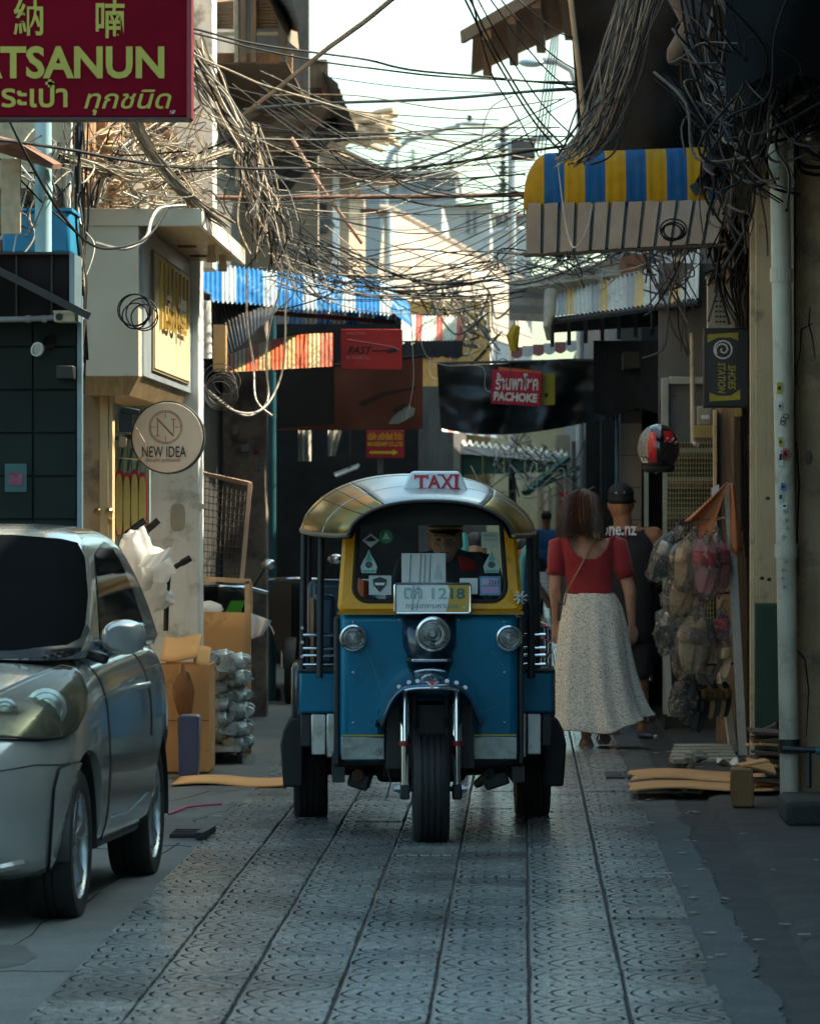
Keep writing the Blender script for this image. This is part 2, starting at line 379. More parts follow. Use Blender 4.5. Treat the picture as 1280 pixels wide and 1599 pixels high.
# ------------------------------------------------------------------ the street goes on behind the camera
brow = T('street_row_behind', 'row of grimy shophouses lining the street towards the viewer', 'building', (-6, -10, 0))
grim2 = M('grimy_row_concrete', (.10, .10, .095), .85, var=.35, vs=.8, streak=.6)
mbox(-9, -5.2, -60, 13, 0, 3.2).build('left_row', grim2, brow)
mbox(1.9, 9, -60, 10.4, 0, 3.8).build('right_row', grim2, brow)
mbox(-9, 9, -64, -60.1, 0, 4).build('end_block', grim2, brow)
mbox(.95, 1.9, 9, 20.4, 4.3, 4.37).build('shade_canopy', grim2, brow)  # unseen canopy, added to darken the right side
for k in range(9):
    mbox(-5.21, -5.15, -50 + 7 * k, -47 + 7 * k, .3, 2.9).build('shop_front', M('dark_shutter', (.04, .045, .05), .5), brow)
# ------------------------------------------------------------------ left side buildings
tile_green = M('dark_green_glazed_tile', (.006, .015, .013), .45, var=.3, vs=2.5, spec=.16)
grout = M('dark_grout', (.008, .012, .011), .8)
render_grey = M('grey_render', (.33, .33, .31), .8, var=.2, vs=2, bump=.2, bs=30, streak=.5, dirt=((.14, .12, .1), .3, 3))
render_beige = M('beige_render', (.50, .38, .24), .8, var=.15, vs=2, bump=.25, bs=26, streak=.4, dirt=((.2, .14, .09), .25, 3))
render_white = M('white_column_paint', (.80, .82, .80), .65, var=.10, vs=2.5, bump=.15, bs=22, streak=.2, dirt=((.3, .29, .25), .25, 4))
grimy = M('grimy_concrete', (.10, .095, .09), .85, var=.35, vs=1.6, bump=.3, bs=18, streak=.7)
dark_int = M('dark_interior', (.022, .022, .022), .85, var=.3)  # even near-black colour for interior walls and window openings
iron_sheet = M('old_iron_sheet', (.20, .19, .18), .6, .3, var=.3, vs=3, dirt=((.14, .07, .04), .4, 4))
plank_brown = M('old_plank', (.33, .19, .10), .8, var=.3, vs=3, stretch=(6, 6, .8), bump=.3, bs=20)

t = T('tiled_shop', 'dark green glazed tile shop corner behind the silver car', 'building', (-3.6, 24, 0))
mbox(-8, -2.175, 22.53, 22.74, 0, 2.78).build('wall', grout, t)
first = None
for r_ in range(13):
    for c in range(7):
        x = -2.175 - .214 * (c + .5); z = .05 + .211 * (r_ + .5)
        if first is None:
            first = MB().box(-.104, .104, -.008, .006, -.102, .102).build('tile', tile_green, t, w=False, bevel=.003, seg=1); bake(first); o = first
        else: o = inst(first, 'tile', (0, 0, 0), parent=t)
        o.location = V((x, 22.526 - random.random() * .003, z)) - V(t.location); o.rotation_euler = (random.gauss(0, .004), 0, random.gauss(0, .004))
MB().box(-2.172, -2.150, 22.50, 22.58, 0, 2.62).build('corner_trim', M('blue_grey_trim', (.16, .24, .28), .35, .3), t)
# upper black display box and its slanted rain edge
bx = T('display_box', 'black framed shop box above the dark green tiles', 'box', P(58, 490, 22.2))
x0, x1, z0, z1 = RX(-60, 22.2), RX(110, 22.2), RZ(500, 22.2), RZ(398, 22.2)
mbox(x0, x1, 22.2, 22.5, z0, z1).build('panel', M('black_panel', (.012, .011, .011), .7, var=.4, spec=.1), bx)
MB().box(x1, x1 + .025, 22.16, 22.52, z0, z1 + .004).build('edge_band', M('blue_grey_trim', (.16, .24, .28), .35, .3), bx)
MB().box(x0, x1, 22.15, 22.52, z1, z1 + .012).build('top_trim', black, bx)
for k in range(2): MB().box(RX(25 + 55 * k, 22.2), RX(28 + 55 * k, 22.2), 22.19, 22.2, z0, z1).build('seam', black, bx)
eb = T('rain_edge', 'slanted black metal awning edge crossing the black box', 'awning', P(70, 455, 21.9))
MB().bar(P(-90, 378, 21.9), P(140, 494, 21.9), .05, .035).build('edge_bar', dark_metal, eb)
MB().add([P(-90, 378, 21.95), P(138, 492, 21.95), P(138, 486, 22.35), P(-90, 372, 22.35)], [(0, 1, 2, 3)]).build('sheet', iron_sheet, eb)
cd = MB().tube([P(-60, 500, 22), P(50, 498, 22), P(100, 495, 22)], .014, 10)
for q in (45, 70): cd.lathe([(.019, -.012), (.019, .012)], P(q, 498, 22), (1, 0, 0), 10)
tag(cd.build('conduit_pipe', grey_plastic, smooth=True), 'grey plastic conduit running to the beige junction box', 'pipe')
jb = T('junction_box', 'small beige junction box at the corner of tiled shop', 'box', P(103, 503, 22))
xa, xb, za, zb = RX(86, 22), RX(119, 22), RZ(503, 22), RZ(486, 22)
mbox(xa, xb, 21.96, 22.12, za, zb).build('case', M('beige_plastic', (.40, .36, .25), .5), jb, bevel=.004)
MB().lathe([(.017, 0), (.017, .012), (.010, .012), (.010, .004)], P(93, 495, 21.96), (0, -1, 0), 14).build('grommet', black, jb)
MB().box(xa - .003, xb + .003, 21.955, 22.125, zb - .012, zb + .002).build('lid', M('beige_plastic', (.4, .36, .25), .5), jb)
lp = T('spot_lamp', 'round black wall lamp with pale rim on dark tiles', 'lamp', P(62, 545, 22.3))
MB().lathe([(.02, 0), (.03, -.05), (.036, -.06)], P(66, 542, 22.45), (-.5, -1, -.35), 16).build('shade', dark_metal, lp, smooth=True)
MB().lathe([(.036, 0), (.036, .012), (.03, .012), (.028, 0)], P(60, 546, 22.38), (-.6, -1, .3), 16).build('rim', white_paint, lp, smooth=True)
MB().tube([P(66, 542, 22.45), P(84, 525, 22.5), P(84, 525, 22.53)], .012, 8).build('arm', dark_metal, lp)
MB().box(RX(92, 22.5), RX(119, 22.5), 22.38, 22.5, RZ(593, 22.5), RZ(572, 22.5)).build('wall_fitting', black, t, bevel=.006)
po = T('wall_poster', 'small faded teal and pink poster on the dark tiles', 'poster', P(25, 768, 22.5))
mbox(RX(8, 22.5), RX(42, 22.5), 22.504, 22.51, RZ(768, 22.5), RZ(724, 22.5)).build('sheet', M('teal_poster', (.03, .11, .12), .6), po)
mbox(RX(14, 22.5), RX(36, 22.5), 22.500, 22.503, RZ(758, 22.5), RZ(738, 22.5)).build('picture', M('pink_print', (.18, .05, .09), .6, var=.6, vs=30), po)

# building with the white sign box: wall runs along the alley
t = T('corner_shophouse', 'brown plank and grey render shophouse above the white sign box', 'building', (-3.2, 28, 0))
mbox(-8, -2.8, 24.7, 31, 0, 3.3).build('ground_floor_wall', render_beige, t)
mbox(-8, -2.42, 24.7, 31, 3.3, 7.4).build('upper_wall', render_beige, t)
k = 0; y = 24.75
while y < 30.6:
    wd = random.uniform(.13, .17)
    MB().box(-2.425, -2.40 + random.random() * .012, y, y + wd - .008, 3.32, 5.6).build('plank', plank_brown, t); y += wd; k += 1
MB().box(-2.42, -2.34, 25.9, 26.1, 3.3, 7.3).build('post', plank_brown, t)
MB().box(-2.42, -2.30, 28.2, 28.34, 3.3, 7.3).build('post', render_white, t)
MB().box(-2.62, -2.075, 30.9, 31.3, 3.2, 7.4).build('corner_pilaster', render_white, t, bevel=.01)
MB().box(-2.67, -2.05, 30.86, 31.34, 6.0, 6.12).build('band', render_white, t)
for a_, b_2 in (((-2.38, 27, 4.7), (-2.2, 30.5, 3.6)), ((-2.36, 25.4, 4.8), (-2.26, 28.4, 3.9))):
    MB().bar(a_, b_2, .06, .05).build('brace', rust, t)
# entrance strip under the sign box: door frames
MB().box(RX(118, 25.6), RX(156, 25.6), 25.6, 25.8, 0, 2.35).build('wall_panel', render_beige, t)
fr = MB(); fr.box(RX(156, 25.5), RX(170, 25.5), 25.5, 25.66, 0, 2.36); fr.build('door_frame', M('cream_frame', (.62, .48, .27), .55), t, bevel=.004)
fr = MB(); fr.box(RX(172, 25.5), RX(177, 25.5), 25.46, 25.6, 0, 2.36); fr.build('door_frame', M('cream_frame', (.62, .48, .27), .55), t)
for px_ in (154, 172):
    h = MB().lathe([(.006, 0), (.006, .03), (.02, .035), (.022, .05), (.012, .062)], P(px_, 799, 25.5), (0, -1, 0), 14); h.build('door_handle', M('brass', (.6, .45, .2), .3, 1), t, smooth=True)
MB().box(RX(170, 25.5), RX(176, 25.5), 25.42, 25.45, RZ(818, 25.5), RZ(809, 25.5)).build('padlock', M('brass', (.6, .45, .2), .3, 1), t, bevel=.003)
# meter and dangling fittings above the doors
for k, (px_, py_, w_, h_) in enumerate(((196, 660, 22, 30), (192, 690, 12, 16), (203, 642, 30, 10))):
    MB().obox(P(px_, py_, 25.4), (w_ * .0035, .08, h_ * .0035), (0, .1 * k, .1)).build('cable_fitting', dark_metal if k != 1 else M('tan_plastic', (.35, .25, .16), .6), t, bevel=.004)

# graffiti roller shutter and the white column
g_ = T('graffiti_shutter', 'pale green roller shutter with red and yellow graffiti', 'shutter', P(207, 930, 27.8))
mint = M('mint_shutter_paint', (.28, .43, .36), .5, dirt=((.12, .2, .17), .3, 5))
for k in range(9):
    xx = RX(172 + k * 7, 27.8); MB().box(xx, xx + .024, 27.79 - .006 * (k % 2), 27.85, 0, 2.45).build('slat', mint, g_)
gr_red, gr_yel = M('graffiti_red', (.45, .03, .05), .5), M('graffiti_yellow', (.50, .47, .16), .5)
def blobpoly(cx, cz, rx, rz, y, m, nm, sc=1):
    pts = []
    for i in range(22):
        a_ = 2 * math.pi * i / 22; e = .75 + .25 * abs(math.sin(a_ * 1)) + .08 * mnoise.noise(V((cx * 9, a_ * 2, cz)))
        ca, sa = math.cos(a_), math.sin(a_)
        pts.append(V((cx + rx * math.copysign(abs(ca) ** .6, ca) * sc, y, cz + rz * math.copysign(abs(sa) ** .7, sa) * sc * 1)))
    return MB().prism(pts, (0, .003, 0)).build(nm, m, g_)
for k in range(4):
    cx, cz = RX(186 + 12 * k, 27.75), RZ(785 + 4 * (k % 2), 27.75)
    blobpoly(cx, cz, .030, .20, 27.774, gr_red, 'graffiti_outline'); blobpoly(cx, cz - .01, .021, .185, 27.768, gr_yel, 'graffiti_fill')
for k in range(3): MB().bar(P(186 + 14 * k, 735, 27.76), P(192 + 14 * k, 700, 27.76), .012, .004).build('graffiti_stroke', M('graffiti_black', (.03, .06, .06), .5), g_)
wc = T('white_column', 'flaking white painted column beside the graffiti shutter', 'column', (-2.25, 29.2, 0))
mbox(RX(208, 29), RX(312, 29), 29, 29.36, 0, 3.32).build('shaft', render_white, wc, bevel=.012)
pt = M('peeled_patch', (.42, .38, .30), .8)
for (a_, b_2, w_, h_) in ((278, 808, 12, 22), (250, 905, 8, 12)):
    blobpoly.__globals__['g_'] = wc; blobpoly(RX(a_, 29), RZ(b_2, 29), w_ * .004, h_ * .004, 28.996, pt, 'peeled_patch')
MB().prism([P(308, 785, 28.95), P(318, 787, 28.95), P(320, 793, 28.95), P(312, 799, 28.95), P(307, 796, 28.95)], (0, .004, 0)).build('paper_scrap', white_paint, wc)

# dark shop recess beyond the column
t = T('dark_open_shop', 'unlit open shop front with teal post left of the taxi', 'building', (-4, 38, 0))
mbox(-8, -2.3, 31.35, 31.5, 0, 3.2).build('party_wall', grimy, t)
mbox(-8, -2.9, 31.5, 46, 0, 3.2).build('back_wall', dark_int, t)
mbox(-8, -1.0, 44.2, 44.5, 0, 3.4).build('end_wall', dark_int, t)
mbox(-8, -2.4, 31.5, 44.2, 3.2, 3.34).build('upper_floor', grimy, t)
stain = M('stained_plaster', (.26, .20, .155), .85, var=.35, vs=4, bump=.3, bs=18, dirt=((.07, .055, .05), .45, 3))
mbox(RX(348, 35), RX(416, 35), 35.0, 35.3, 0, 3.2).build('stained_pier', stain, t, bevel=.015)
for (a_, b_2, c_, d_) in ((368, 672, 10, 14), (383, 700, 13, 12), (401, 705, 8, 8), (402, 725, 10, 20)):
    MB().obox(P(a_, b_2, 34.97), (c_ * .0049, .03, d_ * .0049), (0, random.uniform(-.2, .2), 0)).build('wall_box', grey_plastic if a_ != 401 else M('dull_red', (.25, .04, .05), .6), t, bevel=.006)
teal = M('teal_post_paint', (.015, .085, .10), .45, var=.3)
MB().tube([P(423, 1090, 38) * V((1, 1, 0)).x if False else V((RX(423, 38), 38, 0)), V((RX(423, 38), 38, 3.2))], .045, 14).build('teal_post', teal, t, smooth=True)
# fluorescent tube, pale curtains deep in the shop
cur = M('pale_curtain', (.45, .42, .36), .8)
cz = MB(); cz.grid(lambda u, v: P(466 + 20 * u, 672 + 48 * v, 43.6 + .05 * math.sin(u * 14)), 20, 2); cz.build('curtain', cur, t, smooth=True)
cz = MB(); cz.grid(lambda u, v: P(512 + (22 - 10 * v) * u, 672 + 40 * v, 43.6 + .05 * math.sin(u * 11)), 16, 2); cz.build('curtain', cur, t, smooth=True)
fl = T('tube_lamp', 'slanting white fluorescent tube in the dark behind the taxi roof', 'lamp', P(540, 750, 41))
MB().tube([P(524, 744, 41), P(559, 730, 41)], .013, 10).build('tube', M('tube_glass', (.75, .75, .7), .3), fl, smooth=True)
MB().bar(P(522, 741, 41.03), P(561, 726, 41.03), .05, .03).build('batten', white_paint, fl)
MB().tube([P(546, 738, 41), P(546, 672, 41)], .006, 6).build('hanger', dark_metal, fl)
kb = T('kerb_slab', 'broken concrete kerb slab at the dark shop entrance', 'kerb', (RX(428, 39), 39.2, 0))
pts = [P(388, 1096, 38.2), P(440, 1098, 38.0), P(462, 1080, 40.4), P(470, 1055, 44), P(388, 1060, 44)]
for p in pts: p.z = 0
MB().prism(pts, (0, 0, .13)).build('slab', concrete, kb, bevel=.02)
# upper storeys further on
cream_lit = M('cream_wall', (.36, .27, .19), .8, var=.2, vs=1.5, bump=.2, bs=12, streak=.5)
u = T('timber_window_house', 'old timber house with open shuttered windows above the wires', 'building', (-3, 39, 3.4))
mbox(-8, RX(318, 39), 39, 44, 3.36, 9).build('wall', grimy, u)
mbox(-8, RX(448, 39) - .02, 43.4, 43.6, RZ(97, 39), 9).build('back_wall', grimy, u)
mbox(RX(318, 39), RX(448, 39), 39.05, 43.4, RZ(99, 39), RZ(97, 39)).build('floor', wood, u)
mbox(RX(318, 39), RX(448, 39), 39.9, 40.0, RZ(97, 39), RZ(66, 39)).build('parapet', plank_brown, u)
for a_, b_2, mm in ((330, 336, wood), (366, 372, pale_wood), (376, 384, plank_brown), (392, 400, plank_brown), (436, 447, wood)):
    MB().box(RX(a_, 39), RX(b_2, 39), 39, 39.12, RZ(97, 39), 6.6).build('window_post', mm, u)
for a_, b_2 in ((337, 365), (401, 435)):
    f_ = MB(); f_.box(RX(a_, 39), RX(b_2, 39), 39.0, 39.06, RZ(55, 39), RZ(50, 39)); f_.build('window_rail', pale_wood, u)
    sh = MB()
    for q in range(9): sh.obox(P((a_ + b_2) / 2, 3 + q * 5, 39.1), ((b_2 - a_) * .0054, .03, .016), (.5, 0, 0))
    sh.build('shutter', plank_brown, u)
# eave of that house
ev = MB(); ev.prism([P(380, -40, 38.2), P(420, 0, 38), P(452, 66, 37.6), P(449, 30, 38.5), P(430, -40, 38.5)], (0, 1.6, .1)); ev.build('eave', wood, u)
cg = MB(); A, B, C_, D_ = P(415, -40, 37.6), P(450, -40, 37.6), P(472, 52, 37.2), P(448, 44, 39.5)
cg.grid(lambda a, b: (A.lerp(B, a)).lerp(D_.lerp(C_, a), b) + V((0, 0, .018 * math.sin(b * 70))), 2, 60); cg.build('roof_sheet', iron_sheet, u, smooth=True)
s_ = T('soffit_balcony', 'projecting balcony with brown fascia and pale soffit over left wires', 'building', P(420, 245, 46))
mbox(-8, RX(512, 44), 44, 44.1, RZ(137, 44), RZ(98, 44)).build('fascia', wood, s_)
mbox(-8, RX(512, 44) - .01, 43.98, 44.12, RZ(98, 44), RZ(93, 44)).build('rust_capping', rust, s_)
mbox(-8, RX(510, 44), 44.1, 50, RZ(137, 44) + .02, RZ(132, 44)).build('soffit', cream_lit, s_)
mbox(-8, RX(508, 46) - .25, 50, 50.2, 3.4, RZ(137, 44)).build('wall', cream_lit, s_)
MB().bar(P(505, 130, 44.3), P(400, 195, 47), .12, .1).build('strut', wood, s_)
for (a_, b_2) in (((520, 192), (428, 305)), ((470, 235), (392, 288))):
    MB().bar(P(*a_, 44.6), P(*b_2, 47), .16, .1).build('dark_brace', dark_metal, s_)
pk = M('pinkish_pipe', (.45, .27, .2), .6)
MB().tube([P(510, 132, 44.2), P(513, 165, 44.2), P(500, 185, 44.3), P(470, 195, 44.5), P(462, 215, 44.6), P(420, 235, 45), P(395, 240, 45.5)], .055, 10).build('pink_pipe', pk, s_, smooth=True)
cr = MB(); A, B, C_, D_ = P(503, 112, 44), P(527, 132, 43), P(560, 215, 43), P(522, 222, 46)
cr.grid(lambda a, b: (A.lerp(B, a)).lerp(D_.lerp(C_, a), b) + V((0, 0, .025 * math.sin(b * 60))), 2, 60); cr.build('corrugated_end', M('charcoal_sheet', (.06, .06, .062), .6, .2), s_, smooth=True)
h_ = T('peeling_house', 'sunlit peeling cream house with dark lean-to behind the balcony', 'building', (-2.6, 58, 3))
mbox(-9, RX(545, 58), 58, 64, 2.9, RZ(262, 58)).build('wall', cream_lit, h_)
MB().prism([P(400, 215, 57.5), P(470, 200, 57.5), P(610, 268, 57.5), P(600, 278, 57.5), P(400, 250, 57.5)], (0, 6, .3)).build('roof', wood, h_)
for a_, b_2 in ((470, 478), (520, 530)): MB().box(RX(a_, 58), RX(b_2, 58), 57.9, 58.02, 3.2, RZ(262, 58)).build('pilaster', render_white, h_)
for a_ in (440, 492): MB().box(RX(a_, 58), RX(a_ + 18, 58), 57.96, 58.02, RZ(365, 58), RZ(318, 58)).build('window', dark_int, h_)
dl = MB(); A, B, C_, D_ = P(412, 318, 57), P(492, 318, 57), P(524, 352, 55), P(505, 362, 56)
dl.grid(lambda a, b: (A.lerp(B, b)).lerp(D_.lerp(C_, b), a) + V((0, 0, .03 * math.sin(b * 50))), 3, 50); dl.build('lean_to_roof', M('charcoal_sheet', (.06, .06, .062), .6, .2), h_, smooth=True)
bn = MB()
rr = random.Random(9)
for q in range(90):
    c = P(rr.uniform(430, 575), 0, 54); tpx = (c.x / 54 * 7200 + 816 - 430) / 145
    c = P(430 + 145 * tpx, 215 - 10 * math.sin(tpx * 3) + rr.gauss(0, 12) + (tpx > .8) * -20, 54)
    dv = V((rr.uniform(.2, .5), rr.uniform(-.2, .2), rr.uniform(-.12, .12)))
    bn.tube([c, c + dv * .5 + V((0, 0, .02)), c + dv], rr.uniform(.02, .05), 5)
tag(bn.build('dry_thatch', M('dry_straw', (.50, .37, .24), .9, var=.3, vs=8), smooth=True), 'bundle of dry straw coloured thatch under the far eave', 'thatch')

# ------------------------------------------------------------------ far background
far = T('rusty_roof_house', 'low house with pale rusty corrugated roof at alley end', 'building', P(690, 480, 74))
rs1 = M('sun_bleached_iron', (.25, .195, .145), .7, .1, var=.25, vs=.9, dirt=((.30, .20, .14), .35, 1.5))
rs2 = M('blue_grey_iron', (.26, .31, .34), .6, .2, var=.2, vs=.8)
A, B, C_, D_ = P(602, 328, 84), P(800, 436, 84), P(840, 560, 66), P(585, 470, 66)
for k in range(10):
    b0, b1 = k / 10, (k + 1) / 10
    mbk = MB(); mbk.grid(lambda a, b: (A.lerp(B, a)).lerp(D_.lerp(C_, a), b0 + (b1 - b0) * b) + V((0, 0, .04 * math.sin((b0 + (b1 - b0) * b) * 90) + .02 * (k % 2))), 6, 10)
    mbk.build('roof_sheet', rs2 if k in (2,) else rs1, far, smooth=True)
for k in range(26):
    q = A.lerp(B, k / 25); MB().tube([q - V((.12, 0, 0)), q + V((.16, 0, -.05))], .11, 8).build('ridge_tile', rs1, far, smooth=True)
MB().box(RX(635, 64), RX(765, 64), 64, 64.3, 1.9, RZ(470, 64)).build('wall', M('ochre_wall', (.34, .24, .09), .8, var=.2), far)
for a_ in (660, 700): MB().box(RX(a_, 64), RX(a_ + 16, 64), 63.9, 64.0, RZ(560, 64), RZ(515, 64)).build('window', dark_int, far)
MB().tube([V((RX(605, 62), 62, 2.9)), P(605, 330, 62)], .05, 8).build('frame_post', M('pale_blue_steel', (.35, .43, .48), .5, .3), far)
MB().bar(P(520, 330, 62), P(607, 330, 62), .09, .07).build('frame_rail', rust, far)
haze_white, haze_grey = M('far_white_render', (.42, .41, .40), .8, var=.1, vs=.4), M('far_grey_render', (.30, .31, .32), .8, var=.1, vs=.4)
def far_block(label, px0, px1, py0, D, mat, wins, depth=12, roof=None, py1=520):
    f = T('far_building', label, 'building', (RX((px0 + px1) / 2, D), D, 0))
    mbox(RX(px0, D), RX(px1, D), D, D + depth, 0, RZ(py0, D)).build('wall', mat, f)
    if roof: mbox(RX(px0 - 4, D), RX(px1 + 4, D), D - .4, D + depth, RZ(py0, D), RZ(py0 - 4, D)).build('roof', roof, f)
    for (a_, b_2, c_, d_) in wins:
        w_ = mbox(RX(a_, D), RX(b_2, D), D - .06, D + .02, RZ(d_, D), RZ(c_, D)).build('window', M('far_window', (.16, .17, .18), .3), f)
        MB().box(RX((a_ + b_2) / 2, D) - .03, RX((a_ + b_2) / 2, D) + .03, D - .1, D - .05, RZ(d_, D), RZ(c_, D)).build('mullion', mat, w_)
    return f
far_block('broad pale far building with antennas behind the alley', 560, 712, 272, 190, haze_grey, [(a_, a_ + 8, 285, 297) for a_ in range(575, 700, 18)], roof=haze_white)
far_block('white far building with green roof and lattice window', 682, 765, 322, 150, haze_white, [(728, 744, 330, 365)], roof=M('far_green_roof', (.24, .32, .26), .7))
far_block('white far house with red band at the right end', 764, 830, 338, 170, haze_white, [(a_, a_ + 6, 342, 352) for a_ in range(770, 815, 10)], roof=M('far_red_band', (.42, .22, .18), .7))
far_block('low white far building seen above the rusty roof', 600, 690, 318, 135, haze_white, [])
for (a_, b_2, h2) in ((620, 272, 60), (645, 272, 40), (703, 270, 28)):
    an = MB().tube([P(a_, b_2, 189), P(a_, b_2 - h2, 189)], .05, 5)
    for q in range(3): an.tube([P(a_ - 9 + 2 * q, b_2 - h2 * .9 + 8 * q, 189), P(a_ + 9 - 2 * q, b_2 - h2 * .9 + 8 * q, 189)], .03, 4)
    tag(an.build('antenna', M('grey_steel', (.3, .31, .32), .5, .4)), 'thin antenna %s on the broad far roof' % {60: 'tallest', 40: 'second tallest', 28: 'shortest'}[h2], 'antenna')
sl = T('street_lamp', 'tall curved street lamp rising behind the left houses', 'street lamp', V((RX(600, 95), 95, 0)))
gs = M('galvanised_steel', (.38, .40, .41), .45, .5)
MB().tube([V((RX(600, 95), 95, 0)), P(600, 300, 95), P(602, 262, 95), P(612, 238, 95), P(635, 220, 95), P(680, 205, 95), P(718, 196, 95)], [.1, .08, .07, .06, .055, .05, .045], 8).build('pole', gs, sl, smooth=True)
MB().sphere(P(742, 193, 95), (.42, .15, .05)).build('lamp_head', gs, sl, smooth=True)
MB().tube([P(733, 192, 95), P(733, 180, 95)], .05, 8).build('sensor', dark_metal, sl)
sl2 = T('street_lamp', 'shallow dish street lamp beneath the rafters of the right eave', 'street lamp', V((RX(900, 58), 58, 0)))
MB().tube([V((RX(905, 58), 58, 0)), P(905, 150, 58), P(893, 110, 58), P(870, 96, 58), P(846, 94, 58)], .05, 8).build('pole', gs, sl2, smooth=True)
MB().sphere(P(830, 98, 58), (.17, .12, .06)).build('lamp_head', M('blue_grey_lamp', (.25, .33, .38), .4), sl2, smooth=True)
sl3 = T('street_lamp', 'small pale curved lamp pole over the rusty roof end', 'street lamp', V((RX(752, 110), 110, 0)))
MB().tube([V((RX(752, 110), 110, 0)), P(752, 395, 110), P(757, 375, 110), P(775, 362, 110), P(800, 358, 110)], .06, 8).build('pole', gs, sl3, smooth=True)
MB().sphere(P(806, 357, 110), (.2, .1, .05)).build('lamp_head', gs, sl3, smooth=True)
ut = T('utility_pole', 'far utility pole with stacked insulators beside the yellow awning', 'pole', V((RX(800, 60), 60, 0)))
MB().tube([V((RX(800, 60), 60, 0)), P(799, 222, 60)], .05, 8).build('pole', gs, ut, smooth=True)
MB().bar(P(772, 228, 60), P(862, 214, 60), .06, .06).build('cross_arm', gs, ut)
for k, yy in enumerate((212, 236, 263, 290)):
    MB().lathe([(.02, -.09), (.075, -.05), (.02, -.02), (.085, .02), (.02, .05), (.05, .09)], P(785, yy, 60), (0, 0, 1), 10).build('insulator', M('dark_ceramic', (.06, .075, .08), .3), ut, smooth=True)
MB().tube([P(785, 345, 60), P(785, 200, 60)], .012, 6).build('insulator_rod', gs, ut)
for k in range(4): MB().tube([P(872, -20, 50 + k), P(858 + 4 * k, 80, 50 + k), P(832 + 6 * k, 240, 50 + k)], .009, 5).build('down_cable', dark_metal, ut)

# alley further on: dark stalls on the left, narrow passage, sunlit house at its end
st = T('far_stalls', 'row of dark stalls narrowing the alley behind the taxi', 'building', (-2.5, 60, 0))
mbox(-6, -.78, 52, 100, 0, 3.0).build('left_row', grimy, st)
t = T('far_right_row', 'row of grimy low houses along the right of far alley', 'building', (3, 70, 0))
mbox(.98, 8, 46, 140, 0, 4.6).build('wall', grimy, t)
mbox(.7, 1.0, 66, 66.4, 0, 2.6).build('pier', grimy, t)
mbox(.55, .8, 78, 78.3, 0, 2.9).build('pier', cream_lit, t)
e = T('sunlit_end_house', 'sunlit cream house closing the alley behind the boy', 'building', (0, 112, 0))
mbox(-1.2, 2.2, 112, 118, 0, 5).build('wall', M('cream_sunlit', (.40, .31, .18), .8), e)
for k, a_ in enumerate((838, 850, 872)):
    MB().box(RX(a_, 112), RX(a_ + 6, 112), 111.9, 112.02, 0, 2.2).build('door_panel', plank_brown if k != 1 else pk, e)
g_a = T('green_awning', 'long green metal awning with white top edge across far alley', 'awning', P(795, 750, 58))
dkg = M('dark_green_metal', (.018, .085, .055), .45, var=.3)
tp = MB(); A, B, C_, D_ = P(690, 686, 61), P(885, 706, 61), P(885, 712, 58), P(688, 692, 58)
tp.grid(lambda a, b: (A.lerp(B, a)).lerp(D_.lerp(C_, a), b) + V((0, 0, .03 * math.sin(a * 120))), 120, 2); tp.build('roof_sheet', white_paint, g_a, smooth=True)
MB().prism([P(688, 692, 58), P(885, 712, 58), P(885, 722, 58), P(688, 706, 58)], (0, .05, 0)).build('white_edge', white_paint, g_a)
for k in range(6):
    a0, a1 = 688 + k * 33, 688 + (k + 1) * 33 - 1.5
    MB().prism([P(a0, 705 + k * 3, 58.1), P(a1, 708 + k * 3, 58.1), P(a1, 742 - k, 58.1), P(a0, 742 - k, 58.1)], (0, .04, 0)).build('panel', dkg, g_a)
MB().bar(P(885, 715, 58), P(820, 770, 57.5), .12, .06).build('brace', dkg, g_a)
MB().bar(P(905, 730, 56), P(840, 760, 56), .1, .06).build('brace', dkg, g_a)
ra = T('red_striped_awning', 'small red and white scalloped awning under the black tarp', 'awning', P(730, 683, 50))
for k in range(10):
    a0 = 690 + k * 9.5
    MB().prism([P(a0, 660 + k * 2.0, 50), P(a0 + 9.3, 662 + k * 2.0, 50), P(a0 + 9.3, 675 + k * 1.2, 49.7), P(a0, 673 + k * 1.2, 49.7)], (0, .03, 0)).build('panel', M('dull_red_stripe', (.36, .14, .13), .7) if k % 2 else white_paint, ra)
fg = T('hanging_flag', 'small red white and blue flag hanging in far alley', 'flag', P(880, 800, 64))
MB().grid(lambda u, v: P(873 + 14 * u + 3 * v, 768 + 22 * v, 64 + .04 * math.sin(u * 7)), 8, 4).build('cloth', M('flag_red', (.55, .05, .06), .7), fg, solid=.004)
MB().grid(lambda u, v: P(875 + 11 * u + 2 * v, 776 + 6 * v, 63.9 + .04 * math.sin(u * 7)), 8, 2).build('white_band', white_paint, fg, solid=.004)
MB().tube([P(872, 764, 64.1), P(876, 815, 64.1)], .012, 6).build('staff', wood, fg)
# ================================================================== the three-wheeled taxi (local: x right, y away from camera, z up, origin under the front wheel)
TK = T('tuk_tuk', 'blue and yellow three-wheeled taxi driving up the alley', 'tuk-tuk', (-.432, 21.66, 0), R(2.6))
tblue = M('tuk_blue_paint', (.001, .14, .25), .30, .15, var=.10, vs=2, coat=.12, spec=.25, dirt=((.008, .09, .14), .14, 5))
tnavy = M('tuk_navy_paint', (.006, .022, .045), .28, .2, var=.1, coat=.8)
tyel = M('tuk_yellow_paint', (.78, .33, .003), .38, var=.08, vs=3, coat=.15, spec=.3, dirt=((.36, .19, .02), .14, 7))
alu = M('roof_aluminium', (.52, .56, .58), .33, .55, var=.12, vs=2.5, dirt=((.34, .36, .37), .2, 5))
bronze = M('roof_bronze_vinyl', (.32, .225, .09), .3, .8, var=.2, vs=3)
dvinyl = M('dark_vinyl', (.016, .017, .019), .5)
